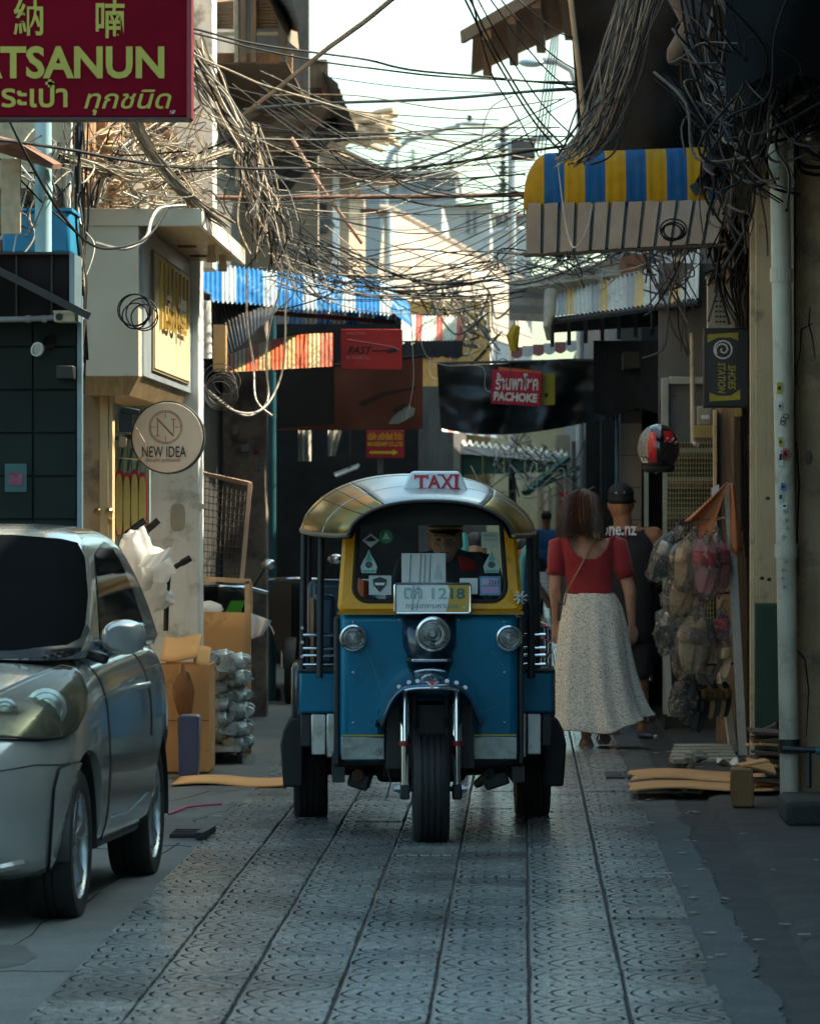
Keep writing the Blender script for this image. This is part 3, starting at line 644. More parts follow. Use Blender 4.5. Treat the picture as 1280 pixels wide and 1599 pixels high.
tread = M('tyre_rubber', (.017, .018, .019), .7, var=.3, vs=30, bump=.1, bs=80)
def B(mb, name, mat, parent=TK, **k): return mb.build(name, mat, parent, w=False, **k)

def wheel(thing, c, rad, wid, axis=(1, 0, 0), rim_mat=None, nspk=0, face=1, name='wheel', groove=4):
    """tyre with tread grooves, rim, hub; returns the tyre mesh (the wheel part)"""
    h = wid / 2; prof = [(rad * .62, -h * .75), (rad * .70, -h * .95), (rad * .90, -h), (rad * .965, -h * .86), (rad * .99, -h * .70)]
    for k in range(groove):
        a0 = -h * .7 + (k + .35) * (1.4 * h / groove); a1 = -h * .7 + (k + .65) * (1.4 * h / groove)
        prof += [(rad, a0 - .002), (rad - .009, a0), (rad - .009, a1), (rad, a1 + .002)]
    prof += [(rad * .99, h * .70), (rad * .965, h * .86), (rad * .90, h), (rad * .70, h * .95), (rad * .62, h * .75)]
    w_ = B(MB().lathe(prof, c, axis, 40, cap=False), name, tread, thing, smooth=35)
    return w_
# front wheel, axle, hub
FR = .262
fw = wheel(TK, (0, 0, FR), FR, .168, name='front_wheel', groove=4)
B(MB().lathe([(.155, -.06), (.165, -.064), (.155, .0), (.165, .064), (.155, .06)], (0, 0, FR), (1, 0, 0), 28), 'rim', steel, fw, smooth=True)
B(MB().lathe([(.012, -.17), (.012, .17)], (0, 0, FR), (1, 0, 0), 12), 'axle', dark_metal)
for s in (-1, 1):
    B(MB().lathe([(.022, 0), (.022, .028), (.014, .028), (.014, .045)], (s * .128, 0, FR), (s, 0, 0), 6), 'axle_nut', steel)
# fork: chrome upper and lower tubes, red seals
for s in (-1, 1):
    xx = s * .122
    B(MB().tube([(xx, .02, .72), (xx, -.01, .47)], .024, 14), 'fork_upper', chrome, smooth=True)
    B(MB().lathe([(.027, -.012), (.029, 0), (.027, .012)], (xx, -.012, .478), (0, 0, 1), 14), 'fork_seal', M('red_seal', (.30, .02, .02), .4), smooth=True)
    B(MB().tube([(xx, -.014, .465), (xx, -.02, .27)], .0185, 14), 'fork_lower', chrome, smooth=True)
    B(MB().obox((xx, -.015, .25), (.045, .06, .07)), 'fork_foot', dark_metal, bevel=.008)
    B(MB().tube([(xx * .62, .02, .70), (xx * .62, .02, .60), (xx * .62, .04, .55)], .012, 8), 'brake_link', dark_metal)
    B(MB().obox((s * .075, .09, .40), (.012, .05, .30)), 'swing_plate', dark_metal)
# mudguard: dome with lip and skirt
def fender(u, v):                                     # u across -1..1, v front(0)..back(1)
    x = (u * 2 - 1); ax = abs(x)
    yb = -.16 + .50 * v
    hw = .236 - .02 * (1 - v) ** 2
    top = .85 - .10 * (1 - v) ** 2.0 - .10 * v * v * .3
    drop = .10 * ax ** 2.2 * v + .165 * ax ** 6 + .02 * ax * ax
    bulge = -.10 * (1 - ax ** 2) * (1 - v)
    return V((x * hw * (1 + .06 * ax ** 4), yb + bulge, top - drop))
f_ = B(MB().grid(fender, 28, 12), 'front_mudguard', M('mudguard_blue', (.006, .075, .14), .16, .4, var=.08, coat=1.0), smooth=60, solid=.01)
pts = [fender(i / 28, 0) + V((0, -.004, -.004)) for i in range(29)]
B(MB().tube([p for p in pts[6:23]], .007, 8), 'chrome_lip', chrome, f_, smooth=True)
B(MB().tube([fender(0, j / 10) for j in range(11)], .007, 8), 'edge_bead', dark_metal, f_, smooth=True)
B(MB().tube([fender(1, j / 10) for j in range(11)], .007, 8), 'edge_bead', dark_metal, f_, smooth=True)
# front of the skirt: dark inner wall so that the arch reads hollow
B(MB().prism([V((x, .16, z)) for x, z in ((-.20, .65), (.20, .65), (.21, .35), (-.21, .35))], (0, .03, 0)), 'wheel_bay_back', dvinyl)
def fpt(u, v, off=.008): p = fender(u, v); return p + V((0, -off, off * .8))
st = MB(); st.add([fpt(.42, .10), fpt(.58, .10), fpt(.545, .05), fpt(.5, -.05), fpt(.455, .05)], [(0, 1, 2, 3, 4)]); B(st, 'badge', M('badge_white', (.62, .55, .55), .4), f_)
st = MB(); st.add([fpt(.46, .10, .011), fpt(.54, .10, .011), fpt(.5, -.02, .011)], [(0, 1, 2)]); B(st, 'badge_red', M('badge_red', (.5, .03, .06), .4), f_)
for k, uu in enumerate((.16, .26, .35, .66, .76, .85)):
    q = fpt(uu, .12); B(MB().lathe([(.008, 0), (.011, .0), (.011, .003), (.008, .003)], q, (0, -1, .6), 8), 'letter_stud', M('badge_white', (.62, .55, .55), .4), f_)

# blue front shell with wheel arch cut out
Y0 = .30
def shell():
    mb = MB(); out = [(-.425, .375), (-.425, 1.085), (.425, 1.085), (.425, .375), (.205, .375), (.205, .60), (.15, .66), (-.15, .66), (-.205, .60), (-.205, .375)]
    mb.prism([V((x, Y0, z)) for x, z in out], (0, .55, 0)); return mb
B(shell(), 'front_shell', tblue, bevel=.045, seg=4)
for s in (-1, 1):
    B(MB().box(min(s * .212, s * .418), max(s * .212, s * .418), Y0 - .012, Y0 + .02, .385, .492), 'kick_plate', M('checker_plate', (.30, .33, .33), .42, .8, var=.3, vs=12, dirt=((.15, .14, .12), .3, 9)), bevel=.004)
    B(MB().box(min(s * .215, s * .415), max(s * .215, s * .415), Y0 - .010, Y0 + .006, .496, .504), 'trim_line', M('gold_trim', (.42, .30, .05), .4, .5))
    B(MB().box(min(s * .426, s * .452), max(s * .426, s * .452), Y0 + .03, Y0 + .30, .36, 1.06), 'edge_strip', dvinyl, bevel=.008)
# navy nacelle with headlamp
secs = []
for z, hw, y in ((1.075, .125, .26), (1.0, .128, .20), (.93, .125, .17), (.88, .105, .185), (.82, .10, .21)):
    secs.append([V((hw * math.cos(a) , y + .11 * (1 - math.sin(a)) if False else .34 - (.34 - y) * max(0, math.sin(a)) ** .6, z)) for a in [math.pi * i / 16 for i in range(17)]])
B(MB().loft(secs, closed=False, cap=False), 'nacelle', tnavy, smooth=60, solid=.008)
B(MB().box(-.11, .11, .19, .30, .845, .875), 'nacelle_grille', dark_metal, bevel=.01)
B(MB().box(-.085, .085, .175, .20, .852, .868), 'nacelle_trim', chrome, bevel=.004)
lensm = M('lamp_lens', (.50, .53, .52), .12, .35, var=.35, vs=26, bump=.5, bs=60, coat=1)
reflm = M('lamp_reflector', (.75, .76, .76), .12, 1, var=.25, vs=18)
glass_clear = glassy('clear_lens', refl=.35)
def lamp(c, r, name, lensdome=.3):
    l = B(MB().lathe([(r * .80, .03), (r, .02), (r * 1.04, -.004), (r * .98, -.022), (r * .86, -.024), (r * .84, -.012)], c, (0, 1, 0), 32, cap=False), name, chrome, smooth=True)
    B(MB().lathe([(.008, .02), (r * .4, .012), (r * .84, -.008)], c, (0, 1, 0), 28, cap=False), 'reflector', reflm, l, smooth=True)
    prof = [(r * .86 * math.cos(t), -.010 - r * lensdome * math.sin(t)) for t in [i * math.pi / 2 / 7 for i in range(8)]]
    B(MB().lathe(prof, c, (0, 1, 0), 28, cap=False), 'lens', glass_clear, l, smooth=True)
    rb = MB()
    for k in range(3): rb.lathe([(r * (.3 + .2 * k), -.006), (r * (.33 + .2 * k), -.012), (r * (.36 + .2 * k), -.006)], c, (0, 1, 0), 28, cap=False)
    B(rb, 'lens_ring', lensm, l, smooth=True)
    B(MB().sphere(V(c) + V((0, -.008, 0)), r * .17), 'bulb', M('bulb_glass', (.7, .72, .72), .15), l, smooth=True)
    return l
lamp((.014, .168, .985), .083, 'headlamp')
lamp((-.362, .262, .966), .064, 'side_lamp'); lamp((.378, .262, .964), .062, 'side_lamp')

# yellow windscreen surround
def rrect(x0, x1, z0, z1, rb, rt, n=8):
    pts = []
    for cx, cz, r, a0 in ((x1 - rb, z0 + rb, rb, -90), (x1 - rt, z1 - rt, rt, 0), (x0 + rt, z1 - rt, rt, 90), (x0 + rb, z0 + rb, rb, 180)):
        for k in range(n + 1):
            a = R(a0 + 90 * k / n); pts.append((cx + r * math.cos(a), cz + r * math.sin(a)))
    return pts
lean = lambda z: .285 + .20 * max(0, z - 1.1)
ins = rrect(-.362, .372, 1.138, 1.555, .075, .05); outs = rrect(-.437, .447, 1.088, 1.60, .03, .09)
def taper(p, q): return [(x * (1 - .17 * (z - 1.088) if True else 1), z) for x, z in p]
ins, outs = taper(ins, 0), taper(outs, 0)
secs = [[V((x, lean(z) + .05, z)) for x, z in outs], [V((x, lean(z) - .0, z)) for x, z in outs], [V((x * .985, lean(z) - .014, z + .004)) for x, z in taper(rrect(-.425, .435, 1.10, 1.59, .03, .09), 0)],
        [V((x, lean(z) - .014, z)) for x, z in taper(rrect(-.376, .386, 1.126, 1.565, .085, .05), 0)], [V((x, lean(z) + .01, z)) for x, z in ins], [V((x, lean(z) + .05, z)) for x, z in ins]]
ws = B(MB().loft(secs, cap=False), 'windscreen_frame', tyel, smooth=35)
B(MB().tube([V((x, lean(z) - .002, z)) for x, z in ins + ins[:1]], .012, 8, cap=False), 'rubber_seal', rubber, ws, smooth=True)
B(MB().add([V((x, lean(z) + .012, z)) for x, z in ins], [tuple(range(len(ins)))]), 'windscreen_glass', glassy('screen_glass', (.96, .98, .98), .10, .015), ws)
B(MB().bar((-.437, .278, 1.083), (.447, .278, 1.083), .02, .016), 'cowl_bead', M('yellow_bead', (.35, .17, .01), .4), ws)
# stickers inside the glass
def sk(px0, py0, px1, py1, mat, name='sticker', off=.004):
    s, c, D = .003045, 669, 21.95
    x0, x1 = (px0 - c) * s, (px1 - c) * s; z0, z1 = CAMH - (py1 - VPY) * s, CAMH - (py0 - VPY) * s
    return x0, x1, z0, z1
def quad(px0, py0, px1, py1, mat, name='sticker', off=.0, tilt=0):
    x0, x1, z0, z1 = sk(px0, py0, px1, py1, mat); cx, cz = (x0 + x1) / 2, (z0 + z1) / 2
    pts = []
    for x, z in ((x0, z0), (x1, z0), (x1, z1), (x0, z1)):
        dx, dz = x - cx, z - cz; x2 = cx + dx * math.cos(tilt) - dz * math.sin(tilt); z2 = cz + dx * math.sin(tilt) + dz * math.cos(tilt)
        pts.append(V((x2, lean(z2) + .006 - off, z2)))
    return B(MB().prism(pts, (0, .0015, 0)), name, mat, ws)
def pol(pl, mat, name='sticker', off=.0):
    pts = []
    for px_, py_ in pl:
        x, _, z, _ = sk(px_, py_, px_, py_, mat); pts.append(V((x, lean(z) + .006 - off, z)))
    return B(MB().prism(pts, (0, .0015, 0)), name, mat, ws)
paper = M('white_paper_and_reflection', (.72, .76, .76), .6, var=.05); tealst = M('teal_print', (.10, .42, .36), .5, var=.2, vs=40); pgrey = M('grey_print', (.34, .42, .41), .5, var=.3, vs=60)
quad(626, 864, 695, 912, paper, 'reflection_sheet')  # pale sheet paints a sky reflection in the glass
for a_ in (640, 656, 663, 671): pol([(a_, 865), (a_ + 1.2, 865), (a_ - 1.0, 911), (a_ - 2.4, 911)], M('ink_grey', (.15, .18, .19), .5), 'reflected_wire', .003)  # dark lines paint wires within that reflection
pol([(676, 905), (678, 893), (683, 880), (688, 893), (690, 905)], M('pale_print', (.52, .60, .60), .5), 'sheet_patch', .003)
quad(575, 899, 610, 929, M('sticker_grey', (.50, .55, .54), .5), 'sticker')
pol([(581, 905), (592, 901), (603, 905), (602, 914), (592, 925), (582, 914)], M('ink_black', (.02, .022, .025), .5), 'shield_emblem', .003)
pol([(584, 910), (600, 910), (599, 914), (585, 914)], paper, 'emblem_band', .005)
for cx in (575, 767):
    pol([(cx - 11, 895), (cx - 13, 885), (cx - 9, 876), (cx - 4, 868), (cx, 858), (cx + 4, 868), (cx + 9, 876), (cx + 13, 885), (cx + 11, 895)], M('sticker_grey', (.50, .55, .54), .5), 'sticker')
    pol([(cx - 6, 876), (cx - 2, 868), (cx, 860), (cx + 2, 868), (cx + 6, 876)], tealst, 'emblem_spire', .003)
    pol([(cx + 6 * math.cos(q * .63), 882 + 5.5 * math.sin(q * .63)) for q in range(10)], M('ink_teal', (.03, .10, .09), .5, var=.6, vs=120), 'emblem_wheel', .003)
    pol([(cx - 11, 890), (cx + 11, 890), (cx + 9, 894), (cx - 9, 894)], tealst, 'emblem_ribbon', .003)
pol([(602 + 11 * math.cos(q * .35), 838 + 11 * math.sin(q * .35)) for q in range(18)], M('green_sticker', (.02, .24, .09), .5), 'round_sticker')
pol([(596, 842), (602, 830), (608, 842)], M('pale_print', (.52, .60, .60), .5), 'round_emblem', .003)
pol([(564, 844), (578, 833), (592, 844), (578, 855)], M('sticker_grey', (.50, .55, .54), .5), 'diamond_sticker')
pol([(569, 844), (578, 837), (587, 844), (578, 846)], black, 'diamond_print', .003)
quad(751, 831, 779, 856, M('cream_note', (.52, .56, .46), .6), 'paper_note'); quad(755, 835, 775, 838, pgrey, 'note_line', .003); quad(755, 842, 776, 844, pgrey, 'note_line', .003)
quad(717, 903, 745, 928, paper, 'paper_card'); quad(720, 910, 730, 916, pgrey, 'card_print', .003)
quad(748, 900, 781, 930, M('blue_sticker', (.10, .34, .50), .5), 'tax_sticker'); quad(751, 903, 778, 914, M('lilac', (.52, .45, .68), .5), 'tax_print', .003); quad(751, 916, 778, 927, M('magenta_pale', (.58, .33, .62), .5), 'tax_print', .003)
x0, x1, z0, z1 = sk(762, 912, 779, 906, None)
mw_ = wm(TK); text('2569', mw_ @ V((x0, lean(1.2) - .012, z0 - .02)), V((x1 - x0, 0, 0)), V((0, 0, .022)), M('ink_black', (.02, .022, .025), .5), ws)
# number plate
pl = B(MB().box(-.163, .192, .232, .244, 1.085, 1.222), 'number_plate', M('plate_yellow', (.62, .40, .07), .10, var=.06, coat=1), bevel=.006)
B(MB().tube([(x, .230, z) for x, z in rrect(-.165, .194, 1.083, 1.224, .012, .012, 3) + rrect(-.165, .194, 1.083, 1.224, .012, .012, 3)[:1]], .0055, 6, cap=False), 'plate_frame', chrome, pl, smooth=True)
B(MB().box(-.05, .08, .244, .29, 1.10, 1.14), 'plate_bracket', dark_metal, pl)
ink = M('plate_ink', (.035, .14, .16), .4)
def lt(s, x0, x1, z0, z1, y, mat, parent, **k):
    mw = wm(TK); o = mw @ V((x0, y, z0)); return text(s, o, mw.to_3x3() @ V((x1 - x0, 0, 0)), mw.to_3x3() @ V((0, 0, z1 - z0)), mat, parent, **k)
pale_ink = M('glare_teal_ink', (.30, .50, .50), .4)  # letters paled by the painted glare
lt('ตก', -.122, -.035, 1.150, 1.205, .2305, pale_ink, pl, bold=.02, ext=.001); lt('12', .010, .083, 1.150, 1.203, .2305, pale_ink, pl, bold=.02, ext=.001); lt('18', .100, .168, 1.150, 1.203, .2305, ink, pl, bold=.02, ext=.001)
lt('กรุงเทพมหานคร', -.112, .138, 1.098, 1.126, .2305, M('grey_teal_ink', (.16, .27, .28), .4), pl, bold=.006, ext=.001)
B(MB().prism([V((x, .2312, z)) for x, z in ((-.158, 1.090), (.078, 1.090), (.090, 1.14), (.096, 1.19), (.086, 1.217), (-.158, 1.217))], (0, .0008, 0)), 'painted_glare', M('glare_white', (.80, .82, .80), .4, var=.05), pl)  # white area paints sky glare over the left of the plate
for a_ in (-.078, -.055): B(MB().tube([(a_, .2285, 1.215), (a_ + .004, .2285, 1.16), (a_ - .008, .2285, 1.095)], .0013, 4), 'glare_wire', M('ink_grey', (.15, .18, .19), .5), pl)  # dark lines paint wires mirrored in the glare
B(MB().lathe([(.008, 0), (.008, .004)], (.165, .232, 1.11), (0, -1, 0), 10), 'plate_seal', steel, pl)
# silver cross ornament on the right edge
for k in range(4): B(MB().obox((.434, .262, 1.155), (.07, .01, .012), (0, .4 + k * .785, 0)), 'ornament', chrome, bevel=.003)

# roof: silver centre, bronze flanks, dark underside
SEC = [(y_, hw_ * .955, a_, b_9) for y_, hw_, a_, b_9 in [(-.02, .405, 1.618, 1.462), (.05, .455, 1.645, 1.458), (.15, .515, 1.683, 1.462), (.32, .555, 1.712, 1.468), (.6, .575, 1.735, 1.475), (1.1, .585, 1.748, 1.482), (1.7, .585, 1.745, 1.482), (2.1, .575, 1.72, 1.475), (2.25, .54, 1.66, 1.47)]]
def roofpt(i, t, off=0):
    y, hw, zc, ze = SEC[i]; a = abs(t)
    z = ze + (zc - ze) * (1 - a ** 2.5) ** .62 if a < 1 else ze
    return V((t * (hw + off * .8) - .05 * min(1, max(0, y / .6)), y - (off * .6 if i == 0 else 0), z + off))
def roof_part(t0, t1, n, name, mat, parent=TK, off=0, flip=False):
    mb = MB(); ts = [t0 + (t1 - t0) * k / n for k in range(n + 1)]
    mb.loft([[roofpt(i, q, off) for q in ts] for i in range(len(SEC))], closed=False, cap=False)
    return B(mb, name, mat, parent, smooth=60, solid=.012)
rc = roof_part(-.56, .62, 20, 'roof_panel', alu); roof_part(-1, -.56, 12, 'roof_flank', bronze); roof_part(.62, 1, 12, 'roof_flank', bronze)
for t_ in (-.82, -.7): B(MB().tube([roofpt(i, t_, .0055) for i in range(9)], .003, 6), 'roof_seam', M('roof_bronze_dark', (.08, .055, .03), .4, .4), rc, smooth=True)
for t_ in (-.56, .62): B(MB().tube([roofpt(i, t_, .0055) for i in range(9)], .003, 6), 'roof_seam', dvinyl, rc, smooth=True)
for i_ in (2, 4): B(MB().tube([roofpt(i_, q / 20 - 1, .005) for q in range(41)], .003, 6), 'roof_seam', alu if i_ == 2 else dvinyl, rc, smooth=True)
B(MB().tube([roofpt(0, q / 20 - 1, .0) + V((0, -.004, -.002)) for q in range(41)], .008, 8), 'roof_lip', M('roof_lip', (.05, .045, .04), .4, .3), rc, smooth=True)
for s in (-1, 1): B(MB().tube([roofpt(i, s, 0) + V((0, 0, -.006)) for i in range(9)], .012, 8), 'roof_rail', M('tan_piping', (.20, .15, .10), .5), rc, smooth=True)
mb = MB(); mb.loft([[roofpt(i, q / 10 - 1, -.022) for q in range(21)] for i in range(len(SEC))], closed=False, cap=False); B(mb, 'roof_lining', dvinyl, rc, smooth=60)
# dark brow panel between the lip and the screen top
B(MB().prism([V((x, .33, z)) for x, z in ((-.40, 1.50), (.41, 1.50), (.40, 1.545), (.25, 1.60), (0, 1.625), (-.25, 1.60), (-.39, 1.545))], (0, .02, 0)), 'brow_panel', dvinyl)
# taxi sign
tx = TK
sg = B(MB().prism([V((x, .12, z)) for x, z in ((-.140, 1.650), (.186, 1.650), (.150, 1.735), (.135, 1.757), (-.085, 1.757), (-.100, 1.735))], (0, .11, 0)), 'taxi_sign', M('taxi_sign_plastic', (.70, .80, .86), .35, var=.06, coat=.4), bevel=.012, seg=3)
B(MB().box(-.150, .196, .105, .245, 1.640, 1.652), 'sign_base', M('taxi_sign_plastic', (.55, .68, .74), .35), sg, bevel=.005)
red = M('taxi_red', (.46, .02, .05), .4); tmw = wm(TK)
for k, (ch, a0, a1) in enumerate((('T', -.072, -.012), ('A', -.012, .050), ('X', .050, .108), ('I', .116, .132))):
    lt(ch, a0, a1, 1.674, 1.738, .1165, red, sg, bold=.03, ext=.003, name='letter')
    ser = {'T': [(-.042, 1.674), (-.072, 1.730), (-.012, 1.730)], 'A': [(-.012, 1.674), (.050, 1.674)], 'X': [(.050, 1.674), (.108, 1.674), (.050, 1.738), (.108, 1.738)], 'I': [(.124, 1.674), (.124, 1.738)]}[ch]
    for (sx, sz) in ser: B(MB().box(sx - .015, sx + .015, .1115, .1145, sz - .003, sz + .004) if not (ch == 'T' and sz > 1.7) else MB().box(sx - .003, sx + .004, .1115, .1145, sz - .012, sz + .01), 'serif', red, sg)
for x_ in (-.09, .02, .06, .13): B(MB().tube([(x_, .11, 1.645), (x_ + .01, .05, 1.636), (x_ - .005, .06, 1.612)], .003, 6), 'sign_wire', dark_metal, sg)
# side posts, rails, rear tub, seats
for x_, y_ in ((-.605, .85), (-.52, .70), (.505, .70), (.545, .95), (-.58, 2.1), (.58, 2.1)):
    B(MB().tube([(x_, y_, .76), (x_ * (.985), y_, 1.47)], .017 if x_ < 0 else .02, 10), 'post', dark_metal, smooth=True)
for s in (-1, 1):
    x0, x1 = (-.60, -.43) if s < 0 else (.43, .58)
    for k, z_ in enumerate((.82, .865, .90, .965)): B(MB().tube([(x0, .82, z_), (x1, .82, z_)], .008, 8), 'chrome_rail', chrome, smooth=True)
    for k in range(3): B(MB().tube([(s * .605, .85 + .35 * k, .80), (s * .605, .85 + .35 * k, 1.0)], .008, 8), 'chrome_upright', chrome, smooth=True)
    for z_ in (.86, .93, 1.0): B(MB().tube([(s * .605, .82, z_), (s * .605, 2.0, z_)], .009, 8), 'chrome_rail', chrome, smooth=True)
    xa, xb = sorted((s * .43, s * .618)); xo, xi = s * .618, s * .43
    B(MB().box(xa, xb, .80, 1.25, .585, .785), 'side_box', tblue, bevel=.012)
    B(MB().box(xa - .004, xb + .004, .79, 1.26, .785, .80), 'side_cap', dark_metal, bevel=.004)
    B(MB().box(*sorted((s * .432, s * .485)), .79, .84, .37, .583), 'chrome_panel', steel, bevel=.006)
    B(MB().box(*sorted((s * .490, s * .56)), .82, .86, .38, .583), 'chrome_panel', steel, bevel=.006)
    B(MB().box(*sorted((s * .563, s * .612)), .84, .9, .42, .583), 'dark_panel', dark_metal, bevel=.006)
    # rear mudguard box, flap, wheel
    B(MB().box(*sorted((s * .44, s * .66)), 1.40, 2.35, .52, .80), 'rear_guard', tnavy, bevel=.03)
    B(MB().prism([V((s * x, 1.40, z)) for x, z in ((.60, .19), (.70, .19), (.715, .40), (.70, .47), (.67, .53), (.60, .55))], (0, .30, 0)), 'mud_flap', M('flap_rubber', (.014, .014, .015), .65), bevel=.012)
    rw = wheel(TK, (s * .563 + .0, 1.84, .262), .262, .172, name='rear_wheel')
    B(MB().lathe([(.15, -.07), (.16, 0), (.15, .07)], (s * .563, 1.84, .262), (1, 0, 0), 20), 'rim', steel, rw)
B(MB().box(-.58, .58, 1.25, 2.3, .40, .58), 'floor_tub', tnavy, bevel=.02)
B(MB().box(-.46, .46, .55, 2.2, .345, .40), 'floor_pan', dark_metal)
B(MB().box(-.46, -.40, .4, 2.2, .27, .345), 'chassis_rail', dark_metal); B(MB().box(.40, .46, .4, 2.2, .27, .345), 'chassis_rail', dark_metal)
B(MB().lathe([(.045, -.5), (.05, -.1), (.11, -.06), (.11, .06), (.05, .1), (.045, .5)], (0, 1.84, .27), (1, 0, 0), 16), 'rear_axle', dark_metal, smooth=True)
B(MB().box(-.24, .2, 1.0, 1.5, .235, .40), 'engine', dark_metal, bevel=.03)
B(MB().tube([(-.34, .5, .30), (-.30, .9, .235), (-.28, 1.6, .23), (-.27, 2.2, .25)], .03, 10), 'exhaust', rust, smooth=True)
B(MB().tube([(.30, .5, .31), (.25, .8, .24), (.33, 1.1, .26)], .022, 8), 'brake_pipe', dark_metal, smooth=True)
B(MB().obox((-.33, .62, .27), (.10, .12, .08), (0, .3, 0)), 'suspension_arm', dark_metal, bevel=.01); B(MB().obox((.33, .62, .27), (.12, .12, .07), (0, -.3, 0)), 'suspension_arm', dark_metal, bevel=.01)
B(MB().tube([(-.20, .45, .36), (-.18, .43, .27), (-.20, .42, .20), (-.21, .42, .18)], .004, 6), 'loose_cable', dark_metal)
seat = M('seat_blue_vinyl', (.012, .05, .085), .4, coat=.3)
B(MB().box(-.52, .52, 1.6, 2.05, .80, .93), 'bench_seat', seat, bevel=.04, seg=3)
B(MB().box(-.58, .10, 2.02, 2.14, .90, 1.22), 'bench_backrest', seat, bevel=.04, seg=3)
B(MB().box(-.56, -.44, 1.15, 1.25, .80, 1.155), 'side_backrest', seat, bevel=.03, seg=3); B(MB().box(.46, .57, 1.15, 1.25, .80, 1.13), 'side_backrest', seat, bevel=.03, seg=3)
B(MB().box(-.565, -.55, 1.13, 1.15, .80, 1.14), 'backrest_piping', M('orange_piping', (.45, .20, .08), .5)); 
B(MB().box(-.22, .32, .88, 1.2, .62, .80), 'driver_seat', dvinyl, bevel=.03, seg=3); B(MB().box(-.15, .27, 1.18, 1.26, .78, 1.12), 'driver_backrest', dvinyl, bevel=.03, seg=3)
B(MB().box(-.40, .40, .36, .62, .95, 1.10), 'dashboard', dvinyl, bevel=.02)
for (x_, z_) in ((-.36, .56), (-.36, .80), (-.36, 1.04), (.36, .56), (.36, .80), (.36, 1.04), (-.14, 1.05), (.14, 1.05)): B(MB().lathe([(.007, 0), (.006, .004), (.002, .006)], (x_, Y0 + .0, z_), (0, -1, 0), 8), 'rivet', steel)
for (a_, c_) in (((-.30, .92), (-.22, .70)), ((.25, .60), (.33, .64)), ((.30, .90), (.36, .82)), ((-.38, .62), (-.30, .60))): B(MB().tube([(a_[0], Y0 - .0005, a_[1]), (c_[0], Y0 - .0005, c_[1])], .0012, 4), 'paint_scratch', M('scratch_primer', (.10, .22, .27), .6))
B(MB().tube([(-.28, .62, 1.08), (-.2, .55, 1.13), (0, .5, 1.13), (.24, .55, 1.13), (.32, .62, 1.08)], .014, 8), 'handlebar', chrome, smooth=True)
B(MB().grid(lambda u, v: V((-.40 + .12 * u, 1.05 + .05 * math.sin(u * 6), 1.10 + .17 * v - .05 * u)), 10, 4), 'orange_cloth', M('orange_cloth', (.50, .11, .05), .8), solid=.004)
B(MB().grid(lambda u, v: V((-.27 + .10 * u, 1.02 + .04 * math.sin(u * 5), 1.16 + .09 * v - .06 * u)), 10, 4), 'white_cloth', M('grey_white_cloth', (.55, .57, .57), .8), solid=.004)
# ================================================================== small silver car, parked on the left, facing the camera (local: x to image right, y away, origin on ground under front axle centre)
CR = T('parked_car', 'small silver-grey hatchback parked at the left edge', 'car', (-2.475, 17.66, 0), R(-3.2))
silver = M('car_silver_paint', (.48, .495, .475), .18, .5, var=.03, vs=2, coat=1)
cgl = M('car_dark_glass', (.006, .007, .008), .25, var=.1, spec=.0)
cblk = M('car_black_trim', (.016, .016, .017), .45)
WB, WR, WY0 = 2.10, .292, 0.0
ST = [  # y, half width at mid, z bottom, z top, shoulder drop
    (-.665, .50, .26, .60), (-.63, .60, .22, .68), (-.55, .695, .19, .76), (-.42, .765, .17, .845), (-.25, .805, .16, .91), (0, .828, .17, .965),
    (.25, .838, .19, 1.0), (.6, .84, .2, 1.02), (1.0, .842, .2, 1.03), (1.5, .846, .2, 1.04), (1.9, .85, .2, 1.05), (2.2, .84, .2, 1.05), (2.42, .80, .24, 1.03), (2.54, .70, .30, .95)]
def csec(y, hw, zb, zt):
    H = zt - zb
    half = [(0, zb), (hw * .80, zb), (hw * .95, zb + .05), (hw * .985, zb + H * .28), (hw * 1.0, zb + H * .52), (hw * .992, zb + H * .70), (hw * .965, zb + H * .84), (hw * .91, zb + H * .935), (hw * .80, zb + H * .985), (hw * .45, zt + .012), (0, zt + .018)]
    return [V((x, y, z)) for x, z in half] + [V((-x, y, z)) for x, z in half[-2:0:-1]]
body = MB().loft([csec(*s) for s in ST]).build('body_shell', silver, CR, w=False)
sub = body.modifiers.new('s', 'SUBSURF'); sub.levels = 2; sub.render_levels = 2; bake(body)
# wheel arches cut with cylinders
def cutter(y, r):
    mb = MB()
    for s in (-1, 1): mb.lathe([(r, 0), (r, .26)], (s * .96, y, .30), (-s, 0, 0), 40)
    o = mb.build('cutter', cblk, CR, w=False); return o
for y in (0, WB):
    c = cutter(y, .352); m_ = body.modifiers.new('b', 'BOOLEAN'); m_.operation = 'DIFFERENCE'; m_.object = c; m_.solver = 'EXACT'; bake(body); bpy.data.objects.remove(c)
body.data.polygons.foreach_set('use_smooth', [True] * len(body.data.polygons)); body.data.set_sharp_from_angle(angle=R(42))
while len(body.data.materials) > 1: body.data.materials.pop()
bv = BVHTree.FromPolygons([v.co.copy() for v in body.data.vertices], [tuple(p.vertices) for p in body.data.polygons])
